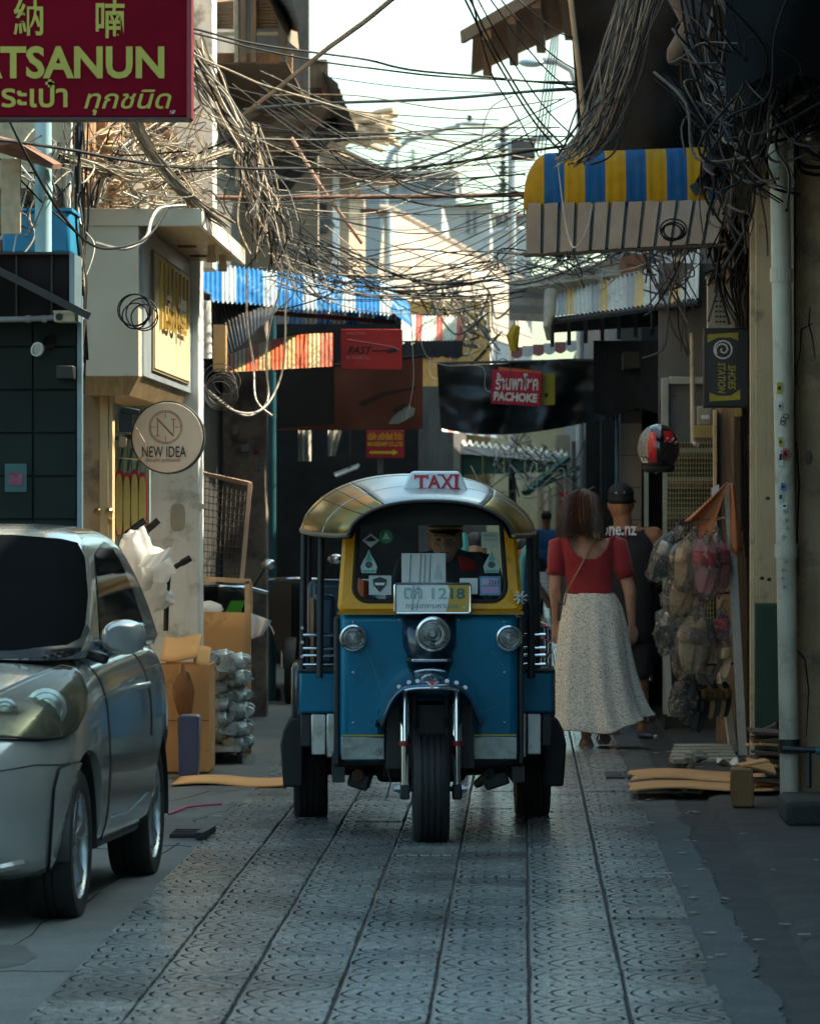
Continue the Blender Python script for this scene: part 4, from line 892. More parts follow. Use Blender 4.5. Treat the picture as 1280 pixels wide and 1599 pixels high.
# greenhouse
def gsec(z, y0, y1, hw, rf, rb_, n=10):
    pts = []
    for cx, cy, r, a0 in ((hw, y0, rf, 0), (-hw, y0, rf, 0)): pass
    def corner(cx, cy, rx, ry, a0): return [V((cx + rx * math.cos(R(a0 + 90 * k / n)), cy + ry * math.sin(R(a0 + 90 * k / n)), z)) for k in range(n + 1)]
    pts += corner(hw - rf * .5, y0 + rf, rf * .5, rf, -90)
    pts += corner(hw - rb_, y1 - rb_, rb_, rb_, 0)
    pts += corner(-hw + rb_, y1 - rb_, rb_, rb_, 90)
    pts += corner(-hw + rf * .5, y0 + rf, rf * .5, rf, 180)
    return pts
GS = [(.96, .02, 2.50, .775, .30, .12), (1.02, .10, 2.47, .772, .32, .14), (1.15, .34, 2.40, .745, .30, .16), (1.30, .62, 2.30, .70, .28, .18), (1.42, .85, 2.20, .648, .26, .2), (1.475, .99, 2.12, .60, .25, .25), (1.503, 1.12, 2.0, .52, .25, .3), (1.515, 1.3, 1.85, .36, .2, .25)]
gh = MB().loft([gsec(*g) for g in GS]).build('greenhouse', silver, CR, w=False, smooth='all')
sub = gh.modifiers.new('s', 'SUBSURF'); sub.levels = 1; sub.render_levels = 1; bake(gh); gh.data.polygons.foreach_set('use_smooth', [True] * len(gh.data.polygons))
gb = BVHTree.FromPolygons([v.co.copy() for v in gh.data.vertices], [tuple(p.vertices) for p in gh.data.polygons])
def proj(tree, poly, origin, ux, uy, d, off, name, mat, parent=body, cuts=3, thick=0):
    """lay a patch on the car skin: polygon in the plane (origin, ux, uy) cast along d"""
    bm = bmesh.new(); vs = [bm.verts.new((a, b, 0)) for a, b in poly]; bm.faces.new(vs)
    bmesh.ops.triangulate(bm, faces=bm.faces[:])
    for _ in range(cuts): bmesh.ops.subdivide_edges(bm, edges=bm.edges[:], cuts=1, use_grid_fill=True); bmesh.ops.triangulate(bm, faces=bm.faces[:])
    pts = []; d = V(d).normalized(); good = {}
    for v in bm.verts:
        o = V(origin) + V(ux) * v.co.x + V(uy) * v.co.y
        h = tree.ray_cast(o - d * 3, d)
        if h[0] is not None: v.co = h[0] + h[1] * off
        else: good[v] = 1; v.co = o
    bmesh.ops.delete(bm, geom=list(good), context='VERTS')
    mb = MB(); bm.verts.index_update(); mb.add([v.co.copy() for v in bm.verts], [tuple(v.index for v in f.verts) for f in bm.faces]); bm.free()
    return mb.build(name, mat, parent, w=False, smooth='all')
def line(tree, pts, d, r, name, mat, parent=body, off=.0, n=14, orig=(0, 0, 0), ux=(0, 1, 0), uy=(0, 0, 1)):
    out = []; d = V(d).normalized(); k = len(pts)
    for i in range(k - 1):
        for j in range(n):
            t = j / n; a = pts[i][0] * (1 - t) + pts[i + 1][0] * t; b = pts[i][1] * (1 - t) + pts[i + 1][1] * t
            h = tree.ray_cast(V(orig) + V(ux) * a + V(uy) * b - d * 3, d)
            if h[0] is not None: out.append(h[0] + h[1] * off)
    return MB().tube(out, r, 6).build(name, mat, parent, w=False, smooth=True) if len(out) > 1 else None
SIDE = (-1, 0, 0)
# patches whose outline follows the photograph, cast onto the skin of the car, with mirrored twins
iw = wm(CR).inverted(); eye = iw @ V((0, 0, CAMH))
def patch(tree, poly, off, name, mat, parent, cuts=4, mirror='twin'):
    bm = bmesh.new(); vs = [bm.verts.new((a, b, 0)) for a, b in poly]; bm.faces.new(vs); bmesh.ops.triangulate(bm, faces=bm.faces[:])
    for _ in range(cuts): bmesh.ops.subdivide_edges(bm, edges=bm.edges[:], cuts=1, use_grid_fill=True); bmesh.ops.triangulate(bm, faces=bm.faces[:])
    bad = []
    for v in bm.verts:
        d = (iw @ P(v.co.x, v.co.y, 18) - eye).normalized(); h = tree.ray_cast(eye, d)
        if h[0] is None: bad.append(v)
        else: v.co = h[0] + h[1] * off
    bmesh.ops.delete(bm, geom=bad, context='VERTS'); bm.verts.index_update()
    co = [v.co.copy() for v in bm.verts]; fs = [tuple(v.index for v in f.verts) for f in bm.faces]; bm.free()
    a = MB().add(co, fs); m = [V((-c.x, c.y, c.z)) for c in co]
    if mirror == 'join': a.add(m, [f[::-1] for f in fs]); return a.build(name, mat, parent, w=False, smooth='all')
    o = a.build(name, mat, parent, w=False, smooth='all'); MB().add(m, [f[::-1] for f in fs]).build(name, mat, parent, w=False, smooth='all'); return o
cx0 = (wm(CR) @ V((0, .6, 1.25))); cpx = cx0.x / cx0.y * FPX + VPX
patch(gb, [(cpx - 60, 836), (20, 836), (95, 842), (121, 848), (132, 870), (137, 930), (133, 975), (124, 1000), (104, 1011), (20, 1019), (cpx - 60, 1020)], .003, 'windscreen', cgl, gh, 5, 'join')
patch(gb, [(cpx - 60, 1018), (20, 1017), (104, 1009), (124, 998), (134, 975), (139, 985), (128, 1012), (112, 1024), (20, 1042), (cpx - 60, 1044)], .006, 'cowl_panel', cblk, gh, 4, 'join')
patch(gb, [(148, 866), (161, 846), (172, 852), (188, 878), (208, 926), (226, 983), (205, 1000), (158, 1022)], .004, 'door_glass', M('side_glass', (.008, .009, .010), .05, var=.1, spec=.4), gh, 4)
for s in (-1, 1):
    d = (-s, 0, 0); side = (0, 1, 0)
    line(gb, [(.54, 1.042), (1.0, 1.046), (1.52, 1.05), (2.02, 1.075)], d, .012, 'belt_trim', cblk, gh)
    # door shut lines, handle, sill, side crease
    line(bv, [(.46, .98), (.44, .70), (.52, .30), (.60, .24), (1.55, .23)], d, .0045, 'door_seam', cblk)
    line(bv, [(1.56, 1.0), (1.60, .80), (1.58, .62)], d, .0045, 'door_seam', cblk)
    line(bv, [(.40, .26), (1.72, .25)], d, .02, 'sill_trim', cblk, off=-.004)
    line(bv, [(.35, .83), (.9, .87), (1.7, .90), (2.2, .91)], d, .012, 'shoulder_crease', silver, off=-.008)
    line(bv, [(.62, .36), (1.1, .345), (1.62, .40)], d, .014, 'lower_crease', silver, off=-.009)
    h = bv.ray_cast(V((s * 3, 1.40, .845)), V((-s, 0, 0)))
    hp = h[0]
    MB().tube([hp + V((-s * .01, -.09, 0)), hp + V((s * .028, -.07, .004)), hp + V((s * .032, 0, .006)), hp + V((s * .028, .07, .004)), hp + V((-s * .01, .09, 0))], .013, 10).build('door_handle', silver, body, w=False, smooth=True)
    # mirror
    mc = V((s * .885, .50, 1.07))
    mm_ = MB(); rs = []
    for k in range(9):
        t = k / 8; y = -.075 + .15 * t; sc = math.sin(math.pi * (.16 + .70 * t)) ** .55
        rs.append([mc + V((s * .082 * sc * math.cos(a) * (1.05), y + .02 * math.cos(a), .070 * sc * (abs(math.sin(a)) ** .8) * (1 if math.sin(a) > 0 else -1))) for a in [2 * math.pi * j / 20 for j in range(20)]])
    mi_ = mm_.loft(rs).build('mirror', silver, CR, w=False, smooth=60)
    MB().obox(mc + V((-s * .115, .02, -.075)), (.10, .07, .04), (0, s * .35, 0)).build('mirror_arm', cblk, mi_, w=False, bevel=.012)
    MB().grid(lambda u, v: mc + V((s * (-.065 + .13 * u), .078, -.055 + .11 * v)), 1, 1).build('mirror_glass', chrome, mi_, w=False)
    # arch lining and wheels
    for y in (0, WB):
        MB().loft([[V((s * (.80 - dx_), y + r_ * math.cos(a), .30 + r_ * math.sin(a))) for a in [R(-8 + 196 * k / 24) for k in range(25)]] for r_, dx_ in ((.348, 0), (.348, .26), (.05, .265))], closed=False, cap=False).build('arch_lining', cblk, body, w=False, smooth=True)
        ax = .705
        prof = [(.205, -.08), (.225, -.088), (.27, -.088), (.284, -.075), (.290, -.055), (.292, -.02), (.284, -.018), (.284, -.012), (.292, -.01), (.292, .012), (.284, .014), (.284, .02), (.292, .022), (.290, .055), (.284, .075), (.27, .088), (.225, .088), (.205, .08)]
        c = V((s * ax, y, .292)); ar = V((s, 0, 0))
        tw = MB().lathe(prof, c, ar, 44, cap=False).build('wheel', tread, CR, w=False, smooth=35)
        MB().lathe([(.21, -.07), (.205, .03), (.2, .06), (.208, .082), (.215, .078), (.218, .06)], c, ar, 40, cap=False).build('rim', M('alloy_silver', (.40, .43, .45), .28, .9, var=.1), tw, w=False, smooth=40)
        MB().lathe([(.19, -.02), (.14, -.015), (.03, -.01)], c, ar, 32).build('brake_disc', dark_metal, tw, w=False)
        hb = MB().lathe([(.055, .02), (.052, .058), (.035, .068), (.005, .07)], c, ar, 20)
        hb.build('hub', M('alloy_silver', (.40, .43, .45), .28, .9), tw, w=False, smooth=40)
        for k in range(6):
            a = 2 * math.pi * k / 6 + .3; u_ = V((0, math.cos(a), math.sin(a))); v_ = V((0, -math.sin(a), math.cos(a)))
            p0, p1 = c + u_ * .04, c + u_ * .205; sp = MB()
            secs = []
            for t, w0, h0 in ((0, .030, .060), (.5, .027, .066), (1, .040, .072)):
                q = p0.lerp(p1, t); secs.append([q - v_ * w0 + ar * (h0 - .030), q - v_ * w0 * .8 + ar * h0, q + v_ * w0 * .8 + ar * h0, q + v_ * w0 + ar * (h0 - .030)])
            sp.loft(secs); sp.build('spoke', M('alloy_silver', (.40, .43, .45), .28, .9), tw, w=False, bevel=.004)
# front: lamps, vents, lower intake, grille, badge area
for s in (-1, 1):
    dd = V((-s * .55, 1, -.05)).normalized(); ux = V((s * 1, .55 * 1, 0)).normalized() * 1; org = V((s * .62, -.50, 0))
    def pp(poly, off, name, mat, par=body, cuts=3): return proj(bv, poly, org, ux, (0, 0, 1), dd, off, name, mat, par, cuts)
    line(bv, [(-.36, .625), (-.1, .60), (.06, .62), (.30, .615)], dd, .003, 'bumper_seam', cblk, orig=org, ux=ux)
HLP = [(-40, 1102), (0, 1086), (50, 1063), (95, 1046), (112, 1049), (124, 1063), (130, 1085), (127, 1112), (114, 1138), (96, 1152), (60, 1156), (0, 1154), (-40, 1150)]
ctr = lambda pl_, k, c: [(c[0] + (x - c[0]) * k, c[1] + (y - c[1]) * k) for x, y in pl_]
hl = patch(bv, ctr(HLP, 1.05, (60, 1100)), .002, 'headlight', cblk, body)
patch(bv, HLP, .005, 'lamp_bowl', M('lamp_bowl', (.16, .165, .13), .25, .6, var=.5, vs=7), hl)
for (px_, py_, r_) in ((72, 1107, .075), (8, 1112, .05)):
    d_ = (iw @ P(px_, py_, 18) - eye).normalized(); h_ = bv.ray_cast(eye, d_)
    if h_[0] is not None:
        for sgn in (1, -1):
            q_ = V((h_[0].x * sgn, h_[0].y, h_[0].z)); nn = V((-d_.x * sgn, -d_.y, -d_.z))
            MB().lathe([(r_, .004), (r_ * 1.05, .014), (r_ * .84, .016), (r_ * .80, .006), (r_ * .64, .008), (r_ * .62, .016), (r_ * .54, .017), (r_ * .5, .004), (.004, .006)], q_, nn, 28).build('projector', M('lamp_chrome', (.42, .44, .40), .2, .8, var=.4, vs=20), hl, w=False, smooth=35)
edge_ = []
for q0, q1 in zip(HLP, HLP[1:] + HLP[:1]):
    for k in range(6):
        a_ = q0[0] + (q1[0] - q0[0]) * k / 6; b_ = q0[1] + (q1[1] - q0[1]) * k / 6; h_ = bv.ray_cast(eye, (iw @ P(a_, b_, 18) - eye).normalized())
        if h_[0] is not None: edge_.append(h_[0] + h_[1] * .016)
MB().tube(edge_ + edge_[:1], .006, 6, cap=False).build('lamp_edge', cblk, hl, w=False, smooth=True)
patch(bv, HLP, .024, 'lens', glassy('lamp_cover', (.86, .87, .80), .22, .03, diff=.12, dcol=(.55, .55, .45)), hl)
PODP = [(124, 1191), (104, 1195), (90, 1201), (82, 1230), (78, 1290), (74, 1360), (84, 1362), (98, 1330), (112, 1288), (122, 1240), (127, 1196)]
po_ = patch(bv, ctr(PODP, 1.035, (98, 1270)), .003, 'vent_surround', M('car_seam_grey', (.05, .05, .048), .4), body)
patch(bv, PODP, .014, 'vent_cover', silver, po_)
proj(bv, [(-.42, .22), (.42, .22), (.40, .36), (.30, .40), (-.30, .40), (-.40, .36)], (0, 0, 0), (1, 0, 0), (0, 0, 1), (0, 1, 0), .005, 'lower_intake', cblk)
proj(bv, [(-.25, .50), (.25, .50), (.28, .55), (-.28, .55)], (0, 0, 0), (1, 0, 0), (0, 0, 1), (0, 1, 0), .005, 'upper_grille', cblk)
line(bv, [(-.62, .875), (-.60, .79), (-.3, .755), (.3, .755), (.60, .79), (.62, .875)], (0, 1, -.35), .003, 'bonnet_seam', cblk, ux=(1, 0, 0))
line(bv, [(-.55, .24), (0, .21), (.55, .24), (.66, .26)], (0, 1, 0), .018, 'lip', silver, ux=(1, 0, 0))
# wipers and cowl
cw = MB().loft([[V((x, .0 + .26 * (abs(x) / .7) ** 2.4 + dy, .985 + .012 * (1 - abs(x)) + dz)) for x in [-.72 + 1.44 * k / 20 for k in range(21)]] for dy, dz in ((0, 0), (.10, .035), (.13, .02))], closed=False, cap=False)
cw.build('cowl', cblk, gh, w=False, smooth=True)
MB().tube([(.0, .20, 1.05), (.25, .22, 1.055), (.60, .36, 1.062)], .010, 6).build('wiper', cblk, gh, w=False)
MB().tube([(-.55, .33, 1.055), (-.3, .26, 1.06), (.05, .21, 1.058)], .010, 6).build('wiper', cblk, gh, w=False)
# things seen through the side glass: pale seat cover
MB().box(-.60, .60, .3, 2.3, .20, .26).build('underbody', cblk, CR, w=False)
# ================================================================== people
def blob(parts, name, mat, parent, voxel=.008, smooth=6, factor=.5, disp=None):
    mb = MB()
    for p in parts:
        if p[0] == 'c':
            _, a, ra, b, rb = p; a, b = V(a), V(b); k = 5; t = (b - a); L = max(t.length, 1e-5); t = t / L
            pts, rs = [], []
            for i in range(k): q = -1 + i / k; pts.append(a + t * ra * q); rs.append(ra * math.sqrt(max(0.0004, 1 - q * q)))
            pts.append(a); rs.append(ra); pts.append(b); rs.append(rb)
            for i in range(1, k + 1): q = i / k; pts.append(b + t * rb * q * .999); rs.append(rb * math.sqrt(max(0.0004, 1 - q * q)))
            mb.tube(pts, rs, 14)
        else:
            _, c, r = p[:3]; mb.sphere(c, r, 18, 12, rot=(Euler(p[3]).to_matrix() if len(p) > 3 else None))
    o = mb.build(name, mat, parent, w=False)
    m = o.modifiers.new('r', 'REMESH'); m.mode = 'VOXEL'; m.voxel_size = voxel
    s = o.modifiers.new('s', 'SMOOTH'); s.iterations = smooth; s.factor = factor
    bake(o)
    if disp:
        for v in o.data.vertices: v.co += V(disp(v.co))
    o.data.polygons.foreach_set('use_smooth', [True] * len(o.data.polygons)); o.data.update()
    return o
def hand(wr, d, palm_n, s=1, side=1, curl=.5):
    """capsules of a relaxed hand hanging along d from the wrist; side = direction of the thumb"""
    wr, d, n = V(wr), V(d).normalized(), V(palm_n).normalized(); x = d.cross(n).normalized() * side
    out = []
    for k in range(4):
        o = (k - 1.5) * .020 * s; b = wr + d * .085 * s + x * (-o)
        out.append(('c', wr + d * .02 * s + x * (-o * .7), .014 * s, b, .0115 * s))
        l = (.030, .036, .039, .034)[3 - k if False else k] * s
        m = b + (d * math.cos(curl * .6) + n * math.sin(curl * .6)) * l
        e = m + (d * math.cos(curl * 1.5) + n * math.sin(curl * 1.5)) * l * .8; f = e + (d * math.cos(curl * 2.1) + n * math.sin(curl * 2.1)) * l * .55
        out += [('c', b, .0105 * s, m, .0095 * s), ('c', m, .0095 * s, e, .0085 * s), ('c', e, .0085 * s, f, .0075 * s)]
    tb = wr + d * .025 * s + x * .022 * s; t1 = tb + (d * .75 + x * .55 + n * .2) * .040 * s; t2 = t1 + (d * .9 + x * .15 + n * .3) * .032 * s
    out += [('c', tb, .014 * s, t1, .0115 * s), ('c', t1, .011 * s, t2, .009 * s)]
    return out
skin_f = M('skin_light', (.50, .27, .185), .5, var=.1, vs=12, sub=.12, bump=.05, bs=80)
skin_m = M('skin_brown', (.36, .165, .09), .5, var=.12, vs=10, sub=.1, bump=.05, bs=80)
skin_d = M('skin_tan', (.46, .25, .15), .5, var=.1, vs=10, sub=.1)

# ---- woman walking away, red top, dotted skirt
W = T('person', 'woman in wine-red top and long dotted white skirt walking away', 'person', (RX(925, 30.3), 30.3, 0))
S = 30.3 / FPX
def wp(px, py, y=0): return V(((px - 925) * S, y, CAMH - (py - VPY) * S))
sl, sr = wp(871, 853), wp(964, 852); el, er = wp(866, 918, -.02), wp(983, 925, -.03); wl_, wr_ = wp(868, 972, .06), wp(986, 972, .02)
parts = [('e', wp(908, 797, .03), (.078, .095, .112)), ('c', wp(911, 818, .0), .052, wp(914, 845, -.02), .056),
         ('c', wp(880, 853, 0), .052, wp(954, 852, 0), .052), ('e', wp(917, 872, -.0), (.155, .095, .13)), ('e', wp(917, 900, 0), (.145, .09, .12)), ('e', wp(920, 925, 0), (.14, .095, .10)), ('e', wp(926, 955, 0), (.175, .125, .13)),
         ('c', sl, .054, el, .041), ('c', el, .041, wl_, .027), ('c', sr, .054, er, .042), ('c', er, .042, wr_, .027)]
parts += hand(wl_ + V((0, .0, -.01)), (0, .15, -1), (.25, .9, 0), .95, -1, .6) + hand(wr_ + V((0, 0, -.01)), (.05, -.02, -1), (-.5, .85, 0), .98, 1, .55)
hipl, hipr = wp(908, 965), wp(945, 965); kl, kr = wp(914, 1065, .03), wp(944, 1062, -.06); al, ar_ = V((wp(915, 1160).x, -.02, .085)), V((wp(943, 1155).x, .16, .115))
parts += [('c', hipl, .085, kl, .055), ('c', kl, .056, kl.lerp(al, .35) + V((0, -.02, 0)), .05), ('c', kl.lerp(al, .35) + V((0, -.02, 0)), .05, al, .032), ('c', al + V((0, -.025, -.045)), .033, al + V((0, .15, -.055)), .026), ('c', al + V((0, .06, -.04)), .035, al + V((-.01, .17, -.058)), .022),
          ('c', hipr, .085, kr, .055), ('c', kr, .056, kr.lerp(ar_, .35), .05), ('c', kr.lerp(ar_, .35), .05, ar_, .032), ('c', ar_ + V((0, -.03, -.045)), .033, ar_ + V((.0, .15, -.055)), .026)]
wb = blob(parts, 'body', skin_f, W, .0075, 5)
red_top = M('wine_red_jersey', (.30, .014, .022), .75, var=.12, vs=8, bump=.12, bs=40, sheen=.2)
# top: shell with a deep scooped back
tp = []
def tsec(z, cx, rx, ry): return (z, cx, rx, ry)
TS = [(1.025, 920, .152, .106), (1.07, 920, .150, .103), (1.14, 919, .156, .102), (1.22, 918, .166, .108), (1.29, 917, .178, .112), (1.335, 917, .186, .110), (1.36, 917, .192, .105), (1.385, 917, .192, .095), (1.405, 917, .180, .082)]
mbt = MB(); n = 120; secs = []
TS2 = []
for q0, q1 in zip(TS[:-1], TS[1:]):
    for k in range(5): TS2.append(tuple(a + (b - a) * k / 5 for a, b in zip(q0, q1)))
for z, cx, rx, ry in TS2 + [TS[-1]]:
    x0 = (cx - 925) * S; ring = []
    for j in range(n):
        a = 2 * math.pi * j / n; ca, sa = math.cos(a), math.sin(a)
        wr = 1 + .012 * math.sin(z * 90 + ca * 5) * (z < 1.15) + .01 * math.sin(a * 7 + z * 30)
        ring.append(V((x0 + rx * wr * math.copysign(abs(ca) ** .8, ca), ry * wr * math.copysign(abs(sa) ** .9, sa), z + .012 * abs(ca))))
    secs.append(ring)
mbt.loft(secs, cap=False)
# cut the scoop: remove faces at the back inside an oval
sx = (919 - 925) * S
keep_f, keep_m = [], []
for f, m_ in zip(mbt.f, mbt.m):
    c = sum((mbt.v[i] for i in f), V()) / len(f)
    back = c.y < 0 and ((c.x - sx) / .135) ** 2 + ((c.z - 1.425) / .165) ** 2 < 1
    front = c.y > 0 and ((c.x - sx) / .11) ** 2 + ((c.z - 1.425) / .09) ** 2 < 1
    if not back and not front: keep_f.append(f); keep_m.append(m_)
mbt.f, mbt.m = keep_f, keep_m
top = mbt.build('top', red_top, W, w=False, smooth='all', solid=.006)
sm_ = top.modifiers.new('sm', 'SUBSURF'); sm_.levels = 1; sm_.render_levels = 1
for s0, e0, sg in ((sl, el, -1), (sr, er, 1)):
    e1 = s0.lerp(e0, .70); mb = MB()
    mb.tube([s0 + V((-sg * .045, 0, .022)), s0 + V((sg * .002, 0, .004)), s0.lerp(e0, .25), s0.lerp(e0, .5), e1], [.05, .064, .062, .057, .0555], 20, cap=False)
    mb.build('sleeve', red_top, W, w=False, smooth='all', solid=.006)
# hem of the neckline, cross-body strap, small bag hidden in front
strap = M('tan_leather', (.34, .19, .10), .5)
MB().tube([wp(932, 838, -.060), wp(925, 848, -.105), wp(908, 880, -.122), wp(893, 908, -.118), wp(884, 925, -.118), wp(880, 945, -.125)], .0055, 6).build('bag_strap', strap, W, w=False, smooth=True)
MB().obox(wp(874, 955, .05), (.04, .16, .13), (0, 0, .2)).build('shoulder_bag', M('dark_leather', (.05, .04, .035), .5), W, w=False, bevel=.015)
# skirt: flared, folded, blown to the right
def skirt_mat():
    m = bpy.data.materials.new('dotted_cotton'); m.use_nodes = True; nt = m.node_tree; N = nt.nodes; L = nt.links; b = N['Principled BSDF']
    tc = N.new('ShaderNodeTexCoord'); vo = N.new('ShaderNodeTexVoronoi'); vo.inputs['Scale'].default_value = 118; L.new(tc.outputs['Object'], vo.inputs['Vector'])
    mr = N.new('ShaderNodeMapRange'); mr.inputs[1].default_value = .30; mr.inputs[2].default_value = .36; L.new(vo.outputs['Distance'], mr.inputs[0])
    mx = N.new('ShaderNodeMix'); mx.data_type = 'RGBA'; mx.inputs[6].default_value = (.06, .065, .06, 1); mx.inputs[7].default_value = (.84, .82, .74, 1); L.new(mr.outputs[0], mx.inputs[0]); L.new(mx.outputs[2], b.inputs['Base Color'])
    b.inputs['Roughness'].default_value = .8; b.inputs['Sheen Weight'].default_value = .2
    return m
SK = [(925, 882, 958, 925), (945, 877, 970, 945), (975, 872, 976, 975), (1010, 868, 981, 1010), (1050, 864, 988, 1050), (1090, 861, 998, 1090), (1125, 859, 1008, 1120), (1142, 860, 1016, 1120)]
secs = []; n = 112
for k, (py, xa, xb, _) in enumerate(SK):
    t = k / (len(SK) - 1); cx = ((xa + xb) / 2 - 925) * S; rx = (xb - xa) / 2 * S; ry = .11 + .15 * t; ring = []
    for j in range(n):
        a = 2 * math.pi * j / n; ca, sa = math.cos(a), math.sin(a)
        fo = t ** .8 * (.055 * math.sin(a * 9 + 1.5 + .9 * math.sin(t * 3)) + .035 * math.sin(a * 14 + 2.2) + .05 * math.sin(a * 5 + .5))
        r1 = 1 + fo
        z = CAMH - (py - VPY) * S + (t ** 3) * (.11 * max(0, ca) ** 2 * (1 if ca > 0 else 0) + .012 * math.sin(a * 5))
        swing = (t ** 2) * .0 * max(0, ca) ** 3
        ring.append(V((cx + rx * r1 * ca + swing, ry * r1 * sa + .03 * t, z)))
    secs.append(ring)
sk_ = MB().loft(secs, cap=False).build('skirt', skirt_mat(), W, w=False, smooth='all', solid=.004)
ss = sk_.modifiers.new('s', 'SUBSURF'); ss.levels = 1; ss.render_levels = 1
# hair: cap and many locks
hair_m = M('auburn_hair', (.060, .022, .011), .42, var=.45, vs=30, stretch=(1, 1, .15), spec=.6)
hc = wp(908, 793, .02)
hair = blob([('e', hc + V((0, -.012, .012)), (.096, .112, .118)), ('e', hc + V((.004, -.055, -.075)), (.105, .07, .105))], 'hair', hair_m, W, .009, 4)
hs = MB(); rr = random.Random(5)
for k in range(1000):
    a = rr.uniform(-2.6, 2.6); b0 = rr.uniform(.1, 1.15)
    d = V((math.sin(a), -math.cos(a) * 1, 0)); p0 = hc + V((d.x * .09 * math.sin(b0), d.y * .105 * math.sin(b0) - .01, .125 * math.cos(b0) + .005))
    L_ = rr.uniform(.15, .235) if abs(a) < 1.9 else rr.uniform(.12, .18)
    out = .118 + rr.uniform(-.012, .014); q = [p0]
    p1 = hc + V((d.x * (out - .006), d.y * out * .98 - .02, .03 + rr.uniform(-.02, .02))); q.append(p0.lerp(p1, .55) + d * .012 + V((0, 0, .012))); q.append(p1)
    wv = rr.uniform(-.014, .014)
    for i in range(1, 4): q.append(p1 + V((d.x * .010 * i + wv * math.sin(i * 1.6 + k), d.y * .008 * i - .004 * i, -L_ * i / 3.0)) + V((rr.gauss(0, .005), rr.gauss(0, .005), 0)) * i)
    hs.tube(q, [.002, .0030, .0033, .0030, .0025, .001], 4)
hs.build('hair_locks', hair_m, hair, w=False, smooth=True)
# sandals
sand = M('pale_sandal', (.45, .43, .38), .6)
for a_, yo in ((al, 0), (ar_, 0)):
    base = V((a_.x, a_.y + .055, a_.z - .080))
    pts = [base + V((x * .9, y, 0)) for x, y in ((-.034, -.125), (.0, -.14), (.034, -.125), (.037, -.05), (.046, .05), (.04, .12), (.0, .14), (-.04, .11), (-.045, .04), (-.036, -.05))]
    s1 = MB().prism(pts, (0, 0, .024)).build('sandal', sand, W, w=False, bevel=.005)
    MB().tube([base + V((-.046, .06, .02)), base + V((-.03, .065, .065)), base + V((.03, .065, .065)), base + V((.046, .06, .02))], .009, 8).build('sandal_strap', sand, s1, w=False, smooth=True)
    MB().tube([base + V((-.038, -.09, .02)), base + V((0, -.122, .055)), base + V((.038, -.09, .02))], .006, 8).build('sandal_strap', sand, s1, w=False, smooth=True)

# ---- man in black vest and cap, in front of the woman
DM = 32.3; SM = DM / FPX
Mn = T('person', 'man in black vest and black cap walking ahead of the woman', 'person', (RX(978, DM), DM, 0))
def mp(px, py, y=0): return V(((px - 966) * SM, y, CAMH - (py - VPY) * SM))
sl, sr = mp(919, 838), mp(1008, 838); er = mp(1019, 892, .02); wr_ = mp(1000, 925, .18); el = mp(915, 895, 0); wl_ = mp(915, 945, .1)
parts = [('e', mp(957, 789, .02), (.082, .10, .118)), ('c', mp(959, 808, 0), .064, mp(962, 835, -.01), .070), ('c', mp(926, 838, 0), .070, mp(1002, 838, 0), .070),
         ('e', mp(963, 862, 0), (.20, .125, .15)), ('e', mp(964, 900, 0), (.185, .12, .15)), ('e', mp(965, 945, 0), (.175, .125, .13)), ('e', mp(964, 975, 0), (.18, .13, .12)),
         ('c', sr, .074, er, .056), ('c', er, .056, wr_, .036), ('c', sl, .068, el, .050), ('c', el, .05, wl_, .034), ('e', sr + V((.005, 0, -.02)), (.072, .07, .075)), ('e', mp(957, 786, -.0) + V((-.083, .02, -.01)), (.012, .025, .033)), ('e', mp(957, 786, -.0) + V((.083, .02, -.01)), (.012, .025, .033))]
parts += hand(wr_, (-.2, .8, -.4), (-.8, 0, -.3), 1, 1, .7) + hand(wl_, (0, .2, -1), (.9, .2, 0), 1, -1, .6)
for sx_, yo in ((-.09, -.10), (.09, .12)):
    h0 = mp(965, 985) + V((sx_, 0, 0)); k0 = V((sx_ + .0, yo * .3, .50)); a0 = V((sx_ + (.02 if sx_ > 0 else 0), yo, .085))
    parts += [('c', h0, .10, k0, .062), ('c', k0, .06, k0.lerp(a0, .35) + V((0, -.02, 0)), .06), ('c', k0.lerp(a0, .35) + V((0, -.02, 0)), .06, a0, .036), ('c', a0 + V((0, -.03, -.045)), .036, a0 + V((0, .16, -.055)), .028)]
blob(parts, 'body', skin_m, Mn, .009, 5)
blkcloth = M('black_jersey', (.018, .020, .024), .8, var=.2, bump=.1, bs=30)
VS = [(1005, .205, .15), (985, .205, .15), (950, .20, .145), (905, .205, .138), (870, .215, .14), (850, .205, .135), (838, .175, .115), (828, .14, .09)]
secs = []
for py_, rx, ry in VS:
    z = CAMH - (py_ - VPY) * SM
    secs.append([V(((964 - 966) * SM + rx * math.copysign(abs(math.cos(a)) ** .75, math.cos(a)), ry * math.copysign(abs(math.sin(a)) ** .9, math.sin(a)), z + .008 * math.sin(a * 5 + z * 20))) for a in [2 * math.pi * j / 48 for j in range(48)]])
vs_ = MB().loft(secs, cap=False).build('vest', blkcloth, Mn, w=False, smooth='all', solid=.006)
blob([('e', mp(965, 985), (.20, .15, .14)), ('c', mp(965, 1000) + V((-.09, 0, 0)), .125, V((-.09, -.03, .48)), .10), ('c', mp(965, 1000) + V((.09, 0, 0)), .125, V((.095, .03, .48)), .10)], 'shorts', M('dark_shorts', (.03, .035, .045), .8), Mn, .010, 4)
